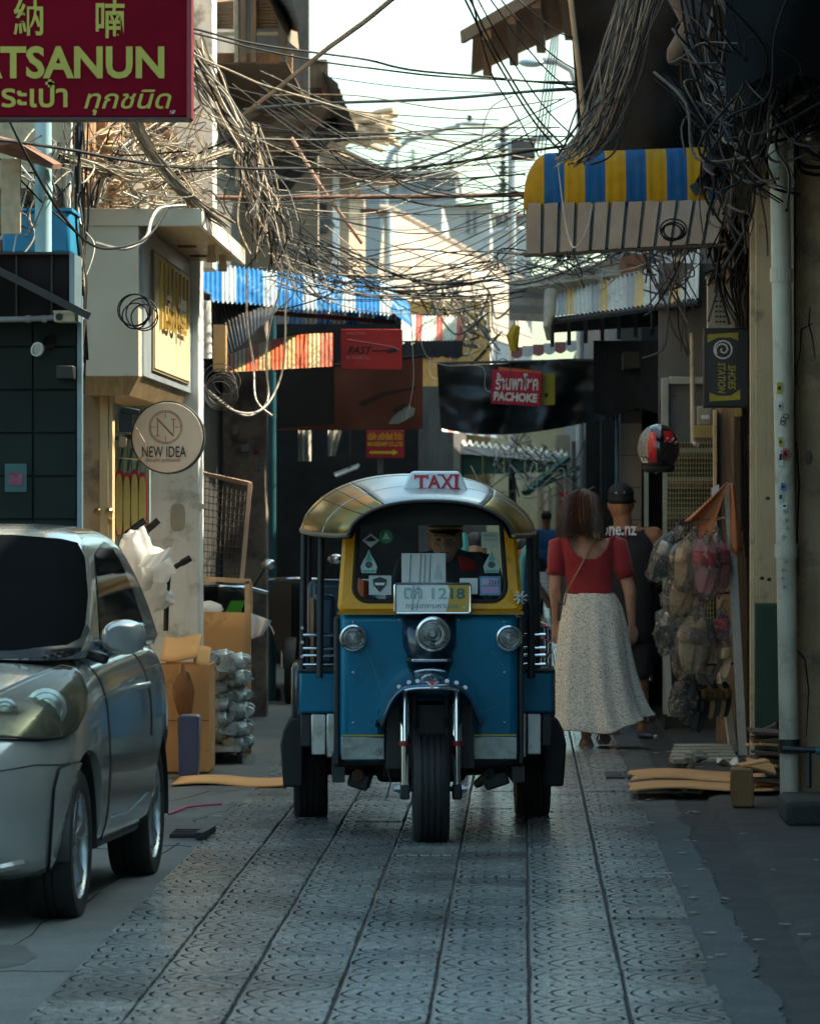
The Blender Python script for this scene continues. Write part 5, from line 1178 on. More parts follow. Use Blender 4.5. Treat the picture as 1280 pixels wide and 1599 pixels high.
# lettering and red curve on the vest back
mwv = wm(Mn)
text('one.nz', mwv @ mp(926, 836, -.148), V((.245, .0, 0)), V((0, .022, .066)), M('print_white', (.68, .68, .66), .6), vs_, bold=.02, ext=.0)
MB().tube([mp(964, 838, -.150), mp(965, 829, -.135), mp(972, 822, -.11), mp(981, 819, -.085)], .006, 6).build('red_curve', M('print_red', (.55, .02, .04), .5), vs_, w=False, smooth=True)
capm = M('black_cap_cotton', (.010, .012, .014), .7)
cp = blob([('e', mp(957, 772, .01), (.094, .112, .085)), ('e', mp(957, 781, .01), (.097, .113, .045))], 'cap', capm, Mn, .008, 4)
MB().prism([mp(948, 771, -.088), mp(962, 770, -.095), mp(962, 767, -.09), mp(948, 768, -.083)], (0, -.004, 0)).build('cap_logo', M('print_white', (.68, .68, .66), .6), cp, w=False)
MB().loft([[mp(957, 782, 0) + V((.10 * math.cos(a) * k1, .02 + .11 * math.sin(a) * k1 + (.09 if k1 > 1 else 0) * max(0, math.sin(a)), -.012 * (k1 > 1) + .008 * k2)) for a in [math.pi * i / 14 for i in range(15)]] for k1, k2 in ((1, 0), (1.1, 0), (1.1, 1), (1, 1))], closed=False, cap=False).build('cap_brim', capm, cp, w=False, smooth=True)
sl_ = M('dark_slipper', (.05, .045, .045), .6)
for sx_, yo in ((-.09, -.10), (.11, .12)):
    MB().obox((sx_, yo + .06, .014), (.095, .28, .026)).build('slipper', sl_, Mn, w=False, bevel=.012, seg=3)

# ---- driver behind the screen
DD = 22.62; SD = DD / FPX
Dr = T('person', 'driver in peaked cap and black jacket with red shoulder inside taxi', 'person', (RX(698, DD), DD, .80))
def dp(px, py, y=0): return V(((px - 698) * SD, y, CAMH - (py - VPY) * SD - .80))
hc = dp(695, 845, -.02)
face = [('e', hc + V((0, .02, .015)), (.074, .092, .105)), ('e', hc + V((0, -.02, -.045)), (.056, .062, .060)), ('c', hc + V((0, .02, -.07)), .050, hc + V((.005, .05, -.17)), .056),
        ('c', hc + V((0, -.070, .012)), .008, hc + V((0, -.088, -.020)), .0145), ('e', hc + V((-.013, -.078, -.024)), (.009, .009, .008)), ('e', hc + V((.013, -.078, -.024)), (.009, .009, .008)),
        ('c', hc + V((-.045, -.058, .022)), .011, hc + V((-.012, -.066, .020)), .010), ('c', hc + V((.045, -.058, .022)), .011, hc + V((.012, -.066, .020)), .010),
        ('e', hc + V((-.036, -.045, -.022)), (.022, .02, .02)), ('e', hc + V((.036, -.045, -.022)), (.022, .02, .02)), ('c', hc + V((-.022, -.070, -.050)), .007, hc + V((.022, -.070, -.050)), .007), ('c', hc + V((-.02, -.068, -.060)), .008, hc + V((.02, -.068, -.060)), .008), ('e', hc + V((0, -.060, -.085)), (.024, .018, .018)),
        ('e', hc + V((-.076, .02, -.005)), (.012, .022, .034)), ('e', hc + V((.076, .02, -.005)), (.012, .022, .034))]
arms = []
for s in (-1, 1):
    sh, elb, wr0 = dp(698, 885, .05) + V((s * .19, 0, 0)), dp(698, 935, -.08) + V((s * .25, 0, 0)), V((s * .24 - (.0), -.42, .315))
    arms.append((sh, elb, wr0)); face += [('c', elb, .036, wr0, .026)] + hand(wr0, (-s * .05, -1, .12), (0, 0, -1), 1, s, 1.0)
face += [('c', dp(698, 890, .06), .10, dp(698, 960, .06), .12)]
db = blob(face, 'body', skin_d, Dr, .005, 3)
for s in (-1, 1):
    MB().sphere(hc + V((s * .029, -.066, .008)), (.013, .006, .0055)).build('eye', M('dark_eye', (.02, .014, .011), .2), db, w=False, smooth=True)
    MB().tube([hc + V((s * .012, -.077, .030)), hc + V((s * .030, -.075, .034)), hc + V((s * .047, -.062, .028))], .0045, 6).build('eyebrow', M('black_hair', (.012, .010, .009), .6), db, w=False)
MB().tube([hc + V((-.021, -.0765, -.0555)), hc + V((0, -.0795, -.054)), hc + V((.021, -.0765, -.0555))], .0028, 6).build('mouth_line', M('lip_dark', (.12, .045, .035), .6), db, w=False)
jk = [('e', dp(698, 905, .06), (.19, .12, .16)), ('e', dp(698, 945, .06), (.20, .14, .16)), ('c', dp(698, 882, .06) + V((-.15, 0, 0)), .066, dp(698, 882, .06) + V((.15, 0, 0)), .066), ('c', hc + V((0, .05, -.165)), .068, dp(698, 890, .05), .08)]
for sh, elb, wr0 in arms: jk += [('c', sh, .066, elb, .052), ('c', elb, .05, elb.lerp(wr0, .7), .04)]
jb_ = blob(jk, 'jacket', M('black_jacket', (.014, .016, .02), .6, bump=.1, bs=25), Dr, .008, 5)
MB().grid(lambda u, v: dp(715 + 26 * u + 6 * v, 868 + 5 * u + 26 * v, -.045 + .06 * u + .01 * v - .03 * math.sin(math.pi * v)), 6, 6).build('shoulder_patch', M('jacket_red', (.55, .02, .03), .6), jb_, w=False, smooth=True, solid=.006)
pc = blob([('e', hc + V((0, .025, .105)), (.095, .11, .030)), ('e', hc + V((0, .02, .072)), (.079, .096, .038))], 'peaked_cap', M('dark_navy_cap', (.010, .012, .016), .6), Dr, .006, 4)
MB().loft([[hc + V((.076 * math.cos(a) * k1, .0 - .088 * math.sin(a) * k1 - (.03 if k1 > 1 else 0) * math.sin(a), .052 - (.022 if k1 > 1 else 0) * math.sin(a) + k2)) for a in [math.pi * i / 14 for i in range(15)]] for k1, k2 in ((1, 0), (1.12, 0), (1.12, .005), (1, .006))], closed=False, cap=False).build('cap_peak', M('gloss_black', (.012, .012, .013), .12, coat=1), pc, w=False, smooth=True)
MB().tube([hc + V((.081 * math.cos(a), .01 - .092 * math.sin(a), .066)) for a in [math.pi * i / 14 for i in range(15)]], .007, 6).build('cap_braid', M('gold_braid', (.62, .42, .14), .35, .7), pc, w=False, smooth=True)
MB().lathe([(.016, 0), (.012, .006), (.003, .01)], hc + V((-.0, -.092, .095)), (0, -1, .2), 10).build('cap_badge', M('gold_braid', (.62, .42, .14), .35, .7), pc, w=False, smooth=True)

# ---- simple passers-by further away
def walker(label, px, D, foot_py, head_py, top_mat, leg_mat, skin, hairm, facing=1, wide=1.0, arm=0):
    s = D / FPX; z0 = 0; H = (foot_py - head_py) * s
    w_ = T('person', label, 'person', (RX(px, D), D, 0)); k = H / 1.70
    def q(x, y, z): return V((x * k * wide, y * k * facing, z * k))
    hd = q(0, 0, 1.59)
    parts = [('e', hd, (.075 * k, .092 * k, .112 * k)), ('c', q(0, -.01, 1.50), .05 * k, q(0, 0, 1.40), .055 * k), ('e', hd + q(0, .09, -.02), (.012 * k, .016 * k, .022 * k))]
    tops = [('c', q(-.14, 0, 1.36), .058 * k, q(.14, 0, 1.36), .058 * k), ('e', q(0, 0, 1.22), (.175 * k * wide, .115 * k, .19 * k)), ('e', q(0, 0, 1.0), (.16 * k * wide, .11 * k, .17 * k))]
    for sg in (-1, 1):
        sh, el_, wr = q(sg * .19, 0, 1.36), q(sg * .235, -.02, 1.08), q(sg * .22, .10, .86)
        if arm and sg == arm: el_, wr = q(sg * .24, .10, 1.12), q(sg * .16, .28, 1.26)
        tops += [('c', sh, .056 * k, sh.lerp(el_, .75), .052 * k)]
        parts += [('c', sh, .045 * k, el_, .038 * k), ('c', el_, .038 * k, wr, .026 * k)] + hand(wr, (wr - el_), (-sg, .2, 0), k, sg, .5)
    legs = []
    for sg, yo in ((-1, -.14), (1, .16)):
        h0, kn, an = q(sg * .085, 0, .92), q(sg * .09, yo * .5, .50), q(sg * .09, yo, .08)
        legs += [('c', h0, .09 * k, kn, .062 * k), ('c', kn, .06 * k, an, .042 * k)]
        MB().tube([an + q(0, -.05, -.04), an + q(0, .03, -.03), an + q(0, .16, -.05)], [.034 * k, .042 * k, .03 * k], 10).build('shoe', rubber, w_, w=False, smooth=True)
    b = blob(parts, 'body', skin, w_, .011 * k, 3); blob(tops, 'shirt', top_mat, w_, .011 * k, 4); blob(legs, 'trousers', leg_mat, w_, .012 * k, 4)
    blob([('e', hd + q(0, -.012, .035), (.084 * k, .10 * k, .092 * k))] + ([('e', hd + q(0, -.05, -.06), (.08 * k, .06 * k, .12 * k))] if hairm[1] else []), 'hair', hairm[0], w_, .011 * k, 3)
    return w_
bh = M('black_hair', (.012, .010, .009), .6)
walker('boy in bright blue shirt and dark trousers far down the alley', 853, 70, 962, 797, M('bright_blue_jersey', (.02, .13, .33), .7), M('dark_trousers', (.015, .016, .02), .8), skin_m, (bh, 0), 1)
walker('person in grey striped shirt carrying blue cloth behind the taxi', 819, 33.5, 1130, 836, M('grey_stripe_shirt', (.35, .37, .38), .8, stretch=(1, 1, 14), var=.5), M('blue_jean', (.04, .07, .13), .8), skin_d, (bh, 0), -1, .92, 1)
walker('woman in magenta top seen through the taxi windscreen', 741, 27.0, 1205, 822, M('magenta_jersey', (.75, .03, .28), .7), M('dark_trousers', (.015, .016, .02), .8), skin_d, (bh, 1), -1, .95, -1)
bc = T('blue_cloth_bundle', 'bright blue cloth bundle with turquoise strap beside taxi roof post', 'bag', P(822, 935, 33.1))
MB().sphere(P(818, 905, 33.1), (.10, .08, .17), 16, 12).build('bundle', M('bright_blue_cloth', (.02, .13, .36), .8, bump=.4, bs=9), bc, smooth=True)
MB().tube([P(812, 925, 33.02), P(814, 880, 33.0), P(822, 858, 33.0), P(829, 852, 33.0)], .028, 8).build('strap', M('turquoise_strap', (.12, .45, .45), .6), bc, smooth=True)
tb = MB().lathe([(.022, 0), (.024, .02), (.024, .10), (.012, .13), (.012, .15)], P(725, 872, 26.7), (0, 0, 1), 14)
tag(tb.build('bottle', M('turquoise_bottle', (.08, .42, .40), .3), smooth=True), 'small turquoise bottle held by the woman in magenta', 'bottle')
# ================================================================== left side: signs, awnings, goods
# hanging red sign near the camera
DA = 18.0
sg = T('red_shop_sign', 'large dark red sign board with gold lettering at upper left', 'sign', P(100, 184, DA))
x0, x1, z0, z1 = RX(-420, DA), RX(297, DA), RZ(183, DA), RZ(-190, DA)
maroon = M('maroon_enamel', (.16, .002, .012), .6, var=.12, spec=.06); gold_l = M('gold_letter', (.42, .36, .05), .5, var=.1)
mbox(x0, x1, DA, DA + .12, z0, z1).build('board', maroon, sg, bevel=.006)
MB().box(x1 - .012, x1 + .006, DA - .006, DA + .126, z0 - .004, z1).build('edge_band', M('trim_red', (.22, .02, .03), .4), sg)
MB().box(x0, x1, DA - .005, DA + .125, z0 - .010, z0).build('bottom_trim', M('trim_dark', (.05, .03, .03), .4, .4), sg)
textpx('ATSANUN', -44, 72, 257, 123, DA - .001, gold_l, sg, bold=.03)
textpx('納', 22, -4, 68, 56, DA - .001, gold_l, sg, bold=.015); textpx('喃', 150, -1, 195, 60, DA - .001, gold_l, sg, bold=.015)
textpx('กระเป๋า', -26, 124, 106, 168, DA - .001, gold_l, sg, bold=.02); textpx('ทุกชนิด', 132, 140, 268, 180, DA - .001, gold_l, sg, bold=.01, shear=.25)
textpx('NP', 266, 172, 274, 178, DA - .001, white_paint, sg)
for x in (RX(-150, DA), RX(230, DA)): MB().tube([(x, DA + .06, z1), (x, DA + .06, z1 + 1.5)], .02, 8).build('hanger', dark_metal, sg)

# white sign box with canopy and gold lettering on the alley face
wb_ = T('white_sign_box', 'white boxed shop sign with canopy and gold letters, left wall', 'sign', (-2.3, 27, 2.36))
cream = M('sign_white_paint', (.66, .59, .46), .45, var=.06, vs=3, dirt=((.42, .38, .31), .15, 3)); bl = M('pale_blue_panel', (.36, .42, .46), .3, .2, var=.15, vs=3)
D0, D1 = 25.2, 29.0; XB = RX(217, D0)
mbox(RX(133, D0), XB, D0, D1, RZ(588, D0), RZ(340, D0)).build('case', cream, wb_, bevel=.006)
mbox(RX(133, D0), RX(316, D0 + .0), D0 - .01, D0 + .05, RZ(353, D0), RZ(325, D0)).build('canopy_front', cream, wb_, bevel=.004)
# canopy running along the alley above the lettering
XC = RX(316, D0); DC = D0 * (816 - 316) / (816 - 383)
mbox(RX(133, D0), XC, D0 + .05, DC, RZ(330, D0), RZ(326, D0) + .002).build('canopy_top', cream, wb_)
mbox(XC - .02, XC, D0 + .05, DC, RZ(353, D0), RZ(330, D0)).build('canopy_side', white_paint, wb_)
mbox(XB + .002, XC - .021, D0 + .06, DC - .01, RZ(347, D0), RZ(344, D0)).build('canopy_soffit', M('timber_soffit', (.42, .30, .15), .5, var=.3, stretch=(8, 1, 1)), wb_)
for q in (27.4, 28.4):
    MB().lathe([(.06, 0), (.055, -.01), (.04, -.004)], (XB + .30 * (XC - XB), q, RZ(347, D0)), (0, 0, 1), 16).build('downlight', rust, wb_)
    MB().lathe([(.022, 0), (.022, -.05), (.028, -.055), (.028, -.10)], (XB + .72 * (XC - XB), q, RZ(347, D0)), (0, 0, 1), 14).build('spot', cream, wb_)
MB().box(XB, XB + .012, D0 + .2, D1, RZ(588, D0) + .01, RZ(353, D0)).build('side_panel', bl, wb_)
yel = M('cream_yellow_panel', (.66, .56, .34), .5, var=.06); goldm = M('gold_metal', (.62, .42, .08), .3, .6)
zb_, zt_ = RZ(575, D0 + .8), RZ(395, D0 + .8)
MB().box(XB + .012, XB + .03, D0 + .75, D1 - .35, zb_, zt_).build('letter_panel', yel, wb_)
MB().box(XB + .010, XB + .024, D0 + .70, D1 - .30, zb_ - .015, zt_ + .015).build('panel_border', M('panel_border', (.25, .2, .12), .5), wb_)
yy0, yy1 = D0 + 1.2, D1 - .9
text('เรือ禪', V((XB + .032, yy0, zb_ + .22)), V((0, yy1 - yy0, 0)), V((0, 0, .26)), goldm, wb_, bold=.02, ext=.02)
for k in range(8):
    yk = D0 + 1.05 + k * .30; hh = .42 - .012 * k
    MB().box(XB + .03, XB + .045, yk, yk + .03, zt_ - hh, zt_ - .03).build('letter_shadow_bar', goldm, wb_)  # long gold bars stand in for the letters' shadows down the panel
# tapered underside in wood-look metal
MB().prism([V((RX(133, D0), D0, RZ(588, D0))), V((XB, D0, RZ(588, D0))), V((XB - .06, D0 + .1, RZ(588, D0) - .10)), V((RX(133, D0), D0 + .1, RZ(588, D0) - .10))], (0, 3.6, 0)).build('underside', M('timber_soffit', (.42, .30, .15), .5), wb_)
# coil of black cable hung on the box
def coil(name, label, c, r, loops, mat, thick, seed, squash=1.0, wob=.2):
    rr = random.Random(seed); mb = MB()
    for k in range(loops):
        rk = r * rr.uniform(.75, 1.08); cc = V(c) + V((rr.gauss(0, r * wob), rr.gauss(0, .03), rr.gauss(0, r * wob))); ph = rr.uniform(0, 6); tl = rr.uniform(-.5, .5)
        mb.tube([cc + V((rk * math.cos(a), rk * .25 * math.sin(a + tl), rk * squash * math.sin(a))) for a in [ph + 2 * math.pi * i / 22 * 1.02 for i in range(23)]], thick, 6)
    o = mb.build(name, mat, smooth=True); return tag(o, label, 'cable')
cab_blk, cab_white, cab_tan, cab_grey = M('cable_black', (.010, .010, .011), .6, spec=.2), M('cable_white', (.40, .38, .34), .5, dirt=((.3, .26, .2), .3, 5)), M('cable_tan', (.27, .225, .16), .6, dirt=((.22, .16, .1), .3, 5)), M('cable_grey', (.07, .07, .072), .6, spec=.3)
coil('cable_coil', 'black cable coil hanging on the white sign box', P(216, 488, 25.0), .085, 5, cab_blk, .004, 3)
coil('cable_coil', 'grey cable coil hanging beside the orange striped awning', P(346, 610, 30), .105, 9, cab_grey, .0035, 5, wob=.26)
# round hanging sign
ns = T('round_sign', 'round white hanging sign with dark rim and copper monogram', 'sign', P(262, 742, 26.2))
DN = 26.2; c = P(262, 683, DN); rN = 57 * DN / FPX
MB().lathe([(rN, 0), (rN * 1.01, .01), (rN * 1.01, .11), (rN * .97, .12)], c, (0, 1, 0), 48).build('drum', M('sign_drum', (.03, .03, .032), .4), ns, smooth=40)
MB().lathe([(rN * .955, -.004), (rN * .97, .002)], c, (0, 1, 0), 48).build('face', M('sign_face_cream', (.80, .68, .55), .4, var=.05, vs=3), ns, smooth=40)
cop = M('copper_print', (.42, .22, .10), .4, .2); ch = M('charcoal_print', (.03, .03, .03), .5)
cm = P(259, 667, DN)
for r_ in (.096, .088): MB().lathe([(r_, -.006), (r_ - .004, -.006), (r_ - .004, -.003), (r_, -.003)], V((cm.x, DN, cm.z)), (0, 1, 0), 40, cap=False).build('ring', cop, ns)
for a_, b_2, w_ in (((-.045, -.05), (-.045, .035), .005), ((-.05, .05), (.045, -.05), .011), ((.045, .045), (.045, -.035), .005), ((-.06, -.05), (-.03, -.05), .004), ((.03, .045), (.062, .045), .004), ((-.088, 0), (-.055, 0), .003), ((.055, 0), (.088, 0), .003), ((0, .05), (0, .088), .003), ((0, -.088), (0, -.05), .003)):
    MB().bar((cm.x + a_[0], DN - .006, cm.z + a_[1]), (cm.x + b_2[0], DN - .006, cm.z + b_2[1]), w_, .003, up=(0, 1, 0)).build('monogram', cop, ns)
textpx('NEW IDEA', 222, 697, 291, 714, DN - .005, ch, ns, bold=.005); textpx('เพื่อนคู่คิด ธุรกิจรองเท้า', 228, 715, 282, 723, DN - .005, ch, ns)
MB().tube([P(206, 683, DN + .06), P(180, 683, DN + .06)], .014, 8).build('bracket', dark_metal, ns)
tag(MB().tube([P(213, 668, 26.0), P(226, 690, 25.9), P(229, 708, 25.9), P(216, 718, 25.9), P(196, 716, 26.0), P(184, 714, 26.2)], .0035, 6).build('loose_cable', cab_tan, smooth=True), 'thin tan cable curling over the round sign edge', 'cable')

# awnings made of striped sheet panels
def awning(name, label, A, B_, C_, D_, n, mats, ribs=3, amp=.010, group=None, bow=.0, scallop=0, nv=4):
    """A,B top edge; D,C lower edge; n striped corrugated panels"""
    t = T(name, label, 'awning', (A + B_ + C_ + D_) / 4, group=group); A, B_, C_, D_ = map(V, (A, B_, C_, D_)); nrm = (B_ - A).cross(D_ - A).normalized()
    for k in range(n):
        u0, u1 = k / n, (k + 1) / n; nu = ribs * 6
        def fn(u, v):
            uu = u0 + (u1 - u0) * u
            p = A.lerp(B_, uu).lerp(D_.lerp(C_, uu), v)
            c = math.sin(u * ribs * 2 * math.pi); c = math.copysign(abs(c) ** .6, c)
            sc = V((0, 0, -scallop * abs(math.sin(math.pi * u))))  if v > .99 else V()
            return p + nrm * (amp * c + bow * math.sin(math.pi * v) + .012 * mnoise.noise(p * 1.7)) + sc
        MB().grid(fn, nu, nv).build('panel', mats[k % len(mats)], t, smooth='all')
    return t
bw1, bw2 = M('awning_blue', (.003, .11, .30), .6, 0, spec=.2, var=.2, vs=3, dirt=((.25, .35, .42), .22, 3)), M('awning_white', (.27, .31, .34), .5, .1, var=.12, dirt=((.35, .34, .3), .25, 3))
aw = awning('blue_white_awning', 'blue and white striped metal awning over left shops', P(303, 410, 33.6), P(614, 440, 36.2), P(612, 492, 35.1), P(303, 468, 32.4), 15, [bw1, bw1, bw2], 3)
# turned down end of the blue awning
e = MB(); A, B2, C2, D2 = P(614, 448, 36.2), P(641, 478, 36.6), P(644, 512, 35.6), P(612, 487, 35.1)
e.grid(lambda a, b: (A.lerp(B2, a)).lerp(D2.lerp(C2, a), b) + V((0, .02 * math.sin(a * 30), 0)), 18, 2); e.build('end_panel', bw1, aw, smooth='all')
for k in range(9):
    a0 = 430 + k * 22; MB().grid(lambda u, v: P(a0 + 21 * u, 484 + 22 * v - (0 if k < 3 else 0), 35.6 + .012 * math.sin(u * 18)), 12, 1).build('inner_valance', bw1 if k % 2 else bw2, aw, smooth='all')
MB().tube([P(310, 480, 33.2), P(615, 503, 35.6)], .018, 8).build('frame_pipe', rust, aw)
# dark corrugated sheet under the blue awning
dk = T('dark_sheet_awning', 'sagging black corrugated sheet below the blue striped awning', 'awning', P(380, 520, 32.6))
for k in range(4):
    MB().grid(lambda u, v: P(332 + (k * 26 + 26 * u) * (1 - .3 * v) + 22 * v, 468 + 4 * k + (92 - (k + u) * 20) * v, 33.4 - 1.0 * v + .02 * math.sin(u * 25)), 16, 3).build('panel', M('charcoal_sheet', (.06, .06, .062), .6, .2), dk, smooth='all')
or1, or2 = M('awning_orange', (.50, .075, .015), .55, var=.18, dirt=((.35, .12, .06), .2, 4)), M('awning_cream', (.42, .28, .12), .55, var=.15, dirt=((.38, .26, .14), .25, 4))
oa = T('orange_awning', 'orange and cream striped awning under the blue one', 'awning', P(430, 578, 33.4))
for k in range(9):
    def fn(u, v):
        t_ = (k + u) / 9; x = 346 + 174 * t_; yt = 520 + 40 * (1 - t_) ** 2.2; yb = 582 - 10 * t_
        p = P(x, yt + (yb - yt) * v, 34.0 - .6 * v); return p + V((0, -.010 * math.copysign(abs(math.sin(u * 6 * math.pi)) ** .6, math.sin(u * 6 * math.pi)), 0))
    MB().grid(fn, 18, 3).build('panel', or1 if k % 2 == 0 else or2, oa, smooth='all')
gw1, gw2 = M('awning_pale_green', (.42, .47, .42), .6, var=.12, dirt=((.25, .26, .22), .3, 3)), M('awning_dull_red', (.42, .09, .06), .6)
ga = awning('green_red_awning', 'pale green awning with thin red stripes left of centre', P(628, 488, 39.5), P(724, 496, 40.5), P(722, 530, 40.0), P(626, 538, 38.6), 9, [gw1, gw1, gw2], 2, scallop=.0)
for k in range(6): MB().grid(lambda u, v: P(626 + 16 * (k + u), 532 + (24 + 3 * abs(math.sin(math.pi * u))) * v, 38.7 + .2 * k), 8, 2).build('black_skirt', M('black_tarp_and_shade', (.012, .014, .016), .5), ga, smooth='all')
# pipes and pale sheet edges right of the white column
pp_ = T('corner_fixture', 'pale cream gutter box and lamp at the column top', 'gutter', P(330, 560, 31))
MB().tube([P(318, 470, 31), P(320, 560, 31)], .05, 12).build('drum', white_paint, pp_, smooth=True); MB().box(RX(333, 31.2), RX(352, 31.2), 31.2, 31.4, RZ(578, 31), RZ(505, 31)).build('plate', M('awning_cream', (.6, .44, .22), .55), pp_)
MB().obox(P(318, 462, 30.6), (.09, .1, .05), (0, .2, 0)).build('lamp_case', dark_metal, pp_, bevel=.01); MB().lathe([(.028, 0), (.028, -.05)], P(320, 472, 30.6), (0, 0, 1), 12).build('lamp_glass', white_paint, pp_)
MB().tube([P(282, 456, 30.2), P(318, 456, 30.4)], .014, 6).build('arm', dark_metal, pp_)

# red sign with the running logo
rs = T('red_panel_sign', 'red panel sign reading FAST with swoosh under awnings', 'sign', P(580, 577, 34.4))
DF = 34.4
mbox(RX(532, DF), RX(628, DF), DF, DF + .06, RZ(577, DF), RZ(514, DF)).build('board', M('sign_red', (.52, .02, .02), .5, var=.15, vs=3), rs, bevel=.004)
ik = M('sign_ink_dark', (.02, .012, .012), .5); pkp = M('sign_pale_pink', (.62, .25, .22), .5)
textpx('FAST', 543, 541, 582, 553, DF - .002, ik, rs, bold=.03, shear=.3); textpx('by GoldCity', 541, 555, 577, 562, DF - .002, pkp, rs); textpx('ออกแบบ ล้ำสมัย', 540, 517, 570, 522, DF - .002, pkp, rs)
MB().prism([P(x, y, DF - .003) for x, y in ((580, 547), (606, 546), (618, 543), (623, 545), (621, 549), (606, 552), (585, 552), (604, 549), (616, 547), (604, 548))][:6] + [P(604, 549, DF - .003), P(580, 549, DF - .003)], (0, .002, 0)).build('swoosh', ik, rs)
MB().tube([P(543, 530, DF - .003), P(580, 536, DF - .003), P(612, 541, DF - .003), P(623, 546, DF - .003)], .004, 6).build('swoosh_line', pkp, rs)
# rust-brown banner with a printed shoe
bn_ = T('brown_banner', 'dark rust-brown banner with a printed shoe above the taxi', 'banner', P(545, 670, 36.2))
DB = 36.2
def bfn(u, v): return P(432 + 228 * u, 578 - 22 * u + (94 + 20 * u) * v, DB + .04 * math.sin(u * 9) * v + .3 * (1 - u))
MB().grid(bfn, 30, 6).build('cloth', M('banner_rust', (.19, .05, .022), .6, var=.25, vs=2), bn_, smooth='all')
MB().grid(lambda u, v: bfn(u, v) * 1 + V((0, -.02, .04)) if v < .0 else P(432 + 90 * u, 576 + 94 * v - 8 * u, DB - .15), 8, 2).build('unlit_part', M('black_tarp_and_shade', (.012, .014, .016), .5), bn_)  # dark sheet paints the unlit left side of the banner
sh_ = [(606, 662), (614, 650), (628, 638), (640, 634), (648, 638), (646, 648), (634, 656), (622, 662)]
MB().prism([P(x, y, DB - .06) for x, y in sh_], (0, .01, 0)).build('shoe_print', M('print_grey_green', (.28, .29, .25), .6), bn_)
MB().prism([P(x, y, DB - .07) for x, y in ((612, 641), (622, 633), (634, 631), (628, 640), (616, 645))], (0, .01, 0)).build('shoe_print_dark', ik, bn_)
MB().prism([P(x, y, DB - .07) for x, y in ((560, 628), (600, 612), (650, 603), (648, 608), (600, 619), (565, 636))], (0, .01, 0)).build('print_stroke', M('banner_dark', (.05, .018, .012), .6), bn_)
MB().tube([P(430, 580, DB + .3), P(662, 555, DB)], .012, 6).build('rod', dark_metal, bn_)
# company sign with arrow
cs = T('red_arrow_sign', 'small red sign with yellow lettering and arrow above taxi roof', 'sign', P(601, 714, 39))
DC2 = 39; ym = M('sign_yellow', (.75, .52, .02), .5)
mbox(RX(572, DC2), RX(631, DC2), DC2, DC2 + .05, RZ(715, DC2), RZ(672, DC2)).build('board', M('sign_red_deep', (.46, .012, .016), .5), cs, bevel=.003)
textpx('บริษัท มณีทรัพย์ จำกัด', 574, 675, 628, 687, DC2 - .002, ym, cs, bold=.01); textpx('MANEESARP CO.,LTD', 574, 690, 628, 698, DC2 - .002, ym, cs, bold=.01)
MB().prism([P(x, y, DC2 - .004) for x, y in ((577, 704.5), (613, 704.5), (613, 701.5), (622, 706.5), (613, 711.5), (613, 708.5), (577, 708.5))], (0, .003, 0)).build('arrow', ym, cs)
MB().tube([P(595, 672, DC2), P(595, 645, DC2)], .008, 6).build('hanger', dark_metal, cs); MB().tube([P(594, 740, DC2 + .1), P(594, 715, DC2 + .1)], .025, 8).build('post', grey_plastic, cs)

# bagged goods, trolley and cardboard left of the taxi
cb = T('upright_cardboard', 'tall sheet of cardboard standing behind bagged goods', 'cardboard', P(318, 1178, 29.7) * V((1, 1, 0)).x if False else V((RX(318, 29.7), 29.7, .02)))
MB().grid(lambda u, v: P(238 + 154 * u, 953 + 4 * u + 222 * v, 29.6 + .05 * math.sin(u * 3) + .02 * v), 10, 8).build('sheet', cardboard, cb, smooth='all', solid=.012)
lab = MB(); lab.obox(P(304, 978, 29.57), (.075, .004, .035), (0, .38, 0)); lab.build('paper_label', white_paint, cb); MB().obox(P(304, 978, 29.565), (.05, .004, .006), (0, .38, 0)).build('label_print', M('ink_grey', (.15, .18, .19), .5), cb)
tr = T('goods_trolley', 'low metal trolley under the cardboard and bagged goods', 'trolley', V((RX(340, 29), 29, 0)))
MB().box(RX(262, 28.9), RX(384, 28.9), 28.3, 29.5, .095, .125).build('deck', steel, tr)
for x in (270, 374):
    for y in (28.45, 29.3): MB().lathe([(.04, -.015), (.04, .015)], (RX(x, y), y, .04), (1, 0, 0), 14).build('castor', rubber, tr)
# bare timber frame behind the cardboard
wf = T('timber_stretcher', 'bare pale timber stretcher frame behind the cardboard', 'timber', P(324, 960, 30.4))
for a_, b_2 in (((256, 900), (392, 908)), ((257, 900), (257, 965)), ((386, 908), (386, 970)), ((391, 908), (391, 970))):
    MB().bar(P(*a_, 30.4 + (.06 if a_[0] == 391 else 0)), P(*b_2, 30.4 + (.06 if b_2[0] == 391 else 0)), .03, .03).build('rail', pale_wood, wf)
# cardboard carton with flaps
ct = T('cardboard_carton', 'open cardboard carton with bent flaps behind the car', 'box', V((RX(296, 27.3), 27.4, .02)))
DQ = 27.3; xa, xb, za, zb = RX(246, DQ), RX(327, DQ), .03, RZ(1038, DQ)
mbox(xa, xb, DQ, DQ + .012, za, zb).build('front_wall', cardboard, ct); mbox(xb - .012, xb, DQ + .012, DQ + .5, za, zb).build('side_wall', cardboard, ct); mbox(xa, xa + .012, DQ + .012, DQ + .5, za, zb).build('side_wall', cardboard, ct); mbox(xa, xb, DQ + .5, DQ + .512, za, zb).build('back_wall', cardboard, ct)
MB().grid(lambda u, v: P(250 + 58 * u + 8 * v, 1030 - 36 * v + 3 * math.sin(u * 5), DQ + .35 * v), 8, 4).build('flap', cardboard, ct, smooth='all', solid=.010)
MB().grid(lambda u, v: P(302 + 24 * u + 4 * v, 1036 - 30 * v + 6 * u, DQ + .05 + .2 * v), 6, 4).build('flap', cardboard, ct, smooth='all', solid=.010)
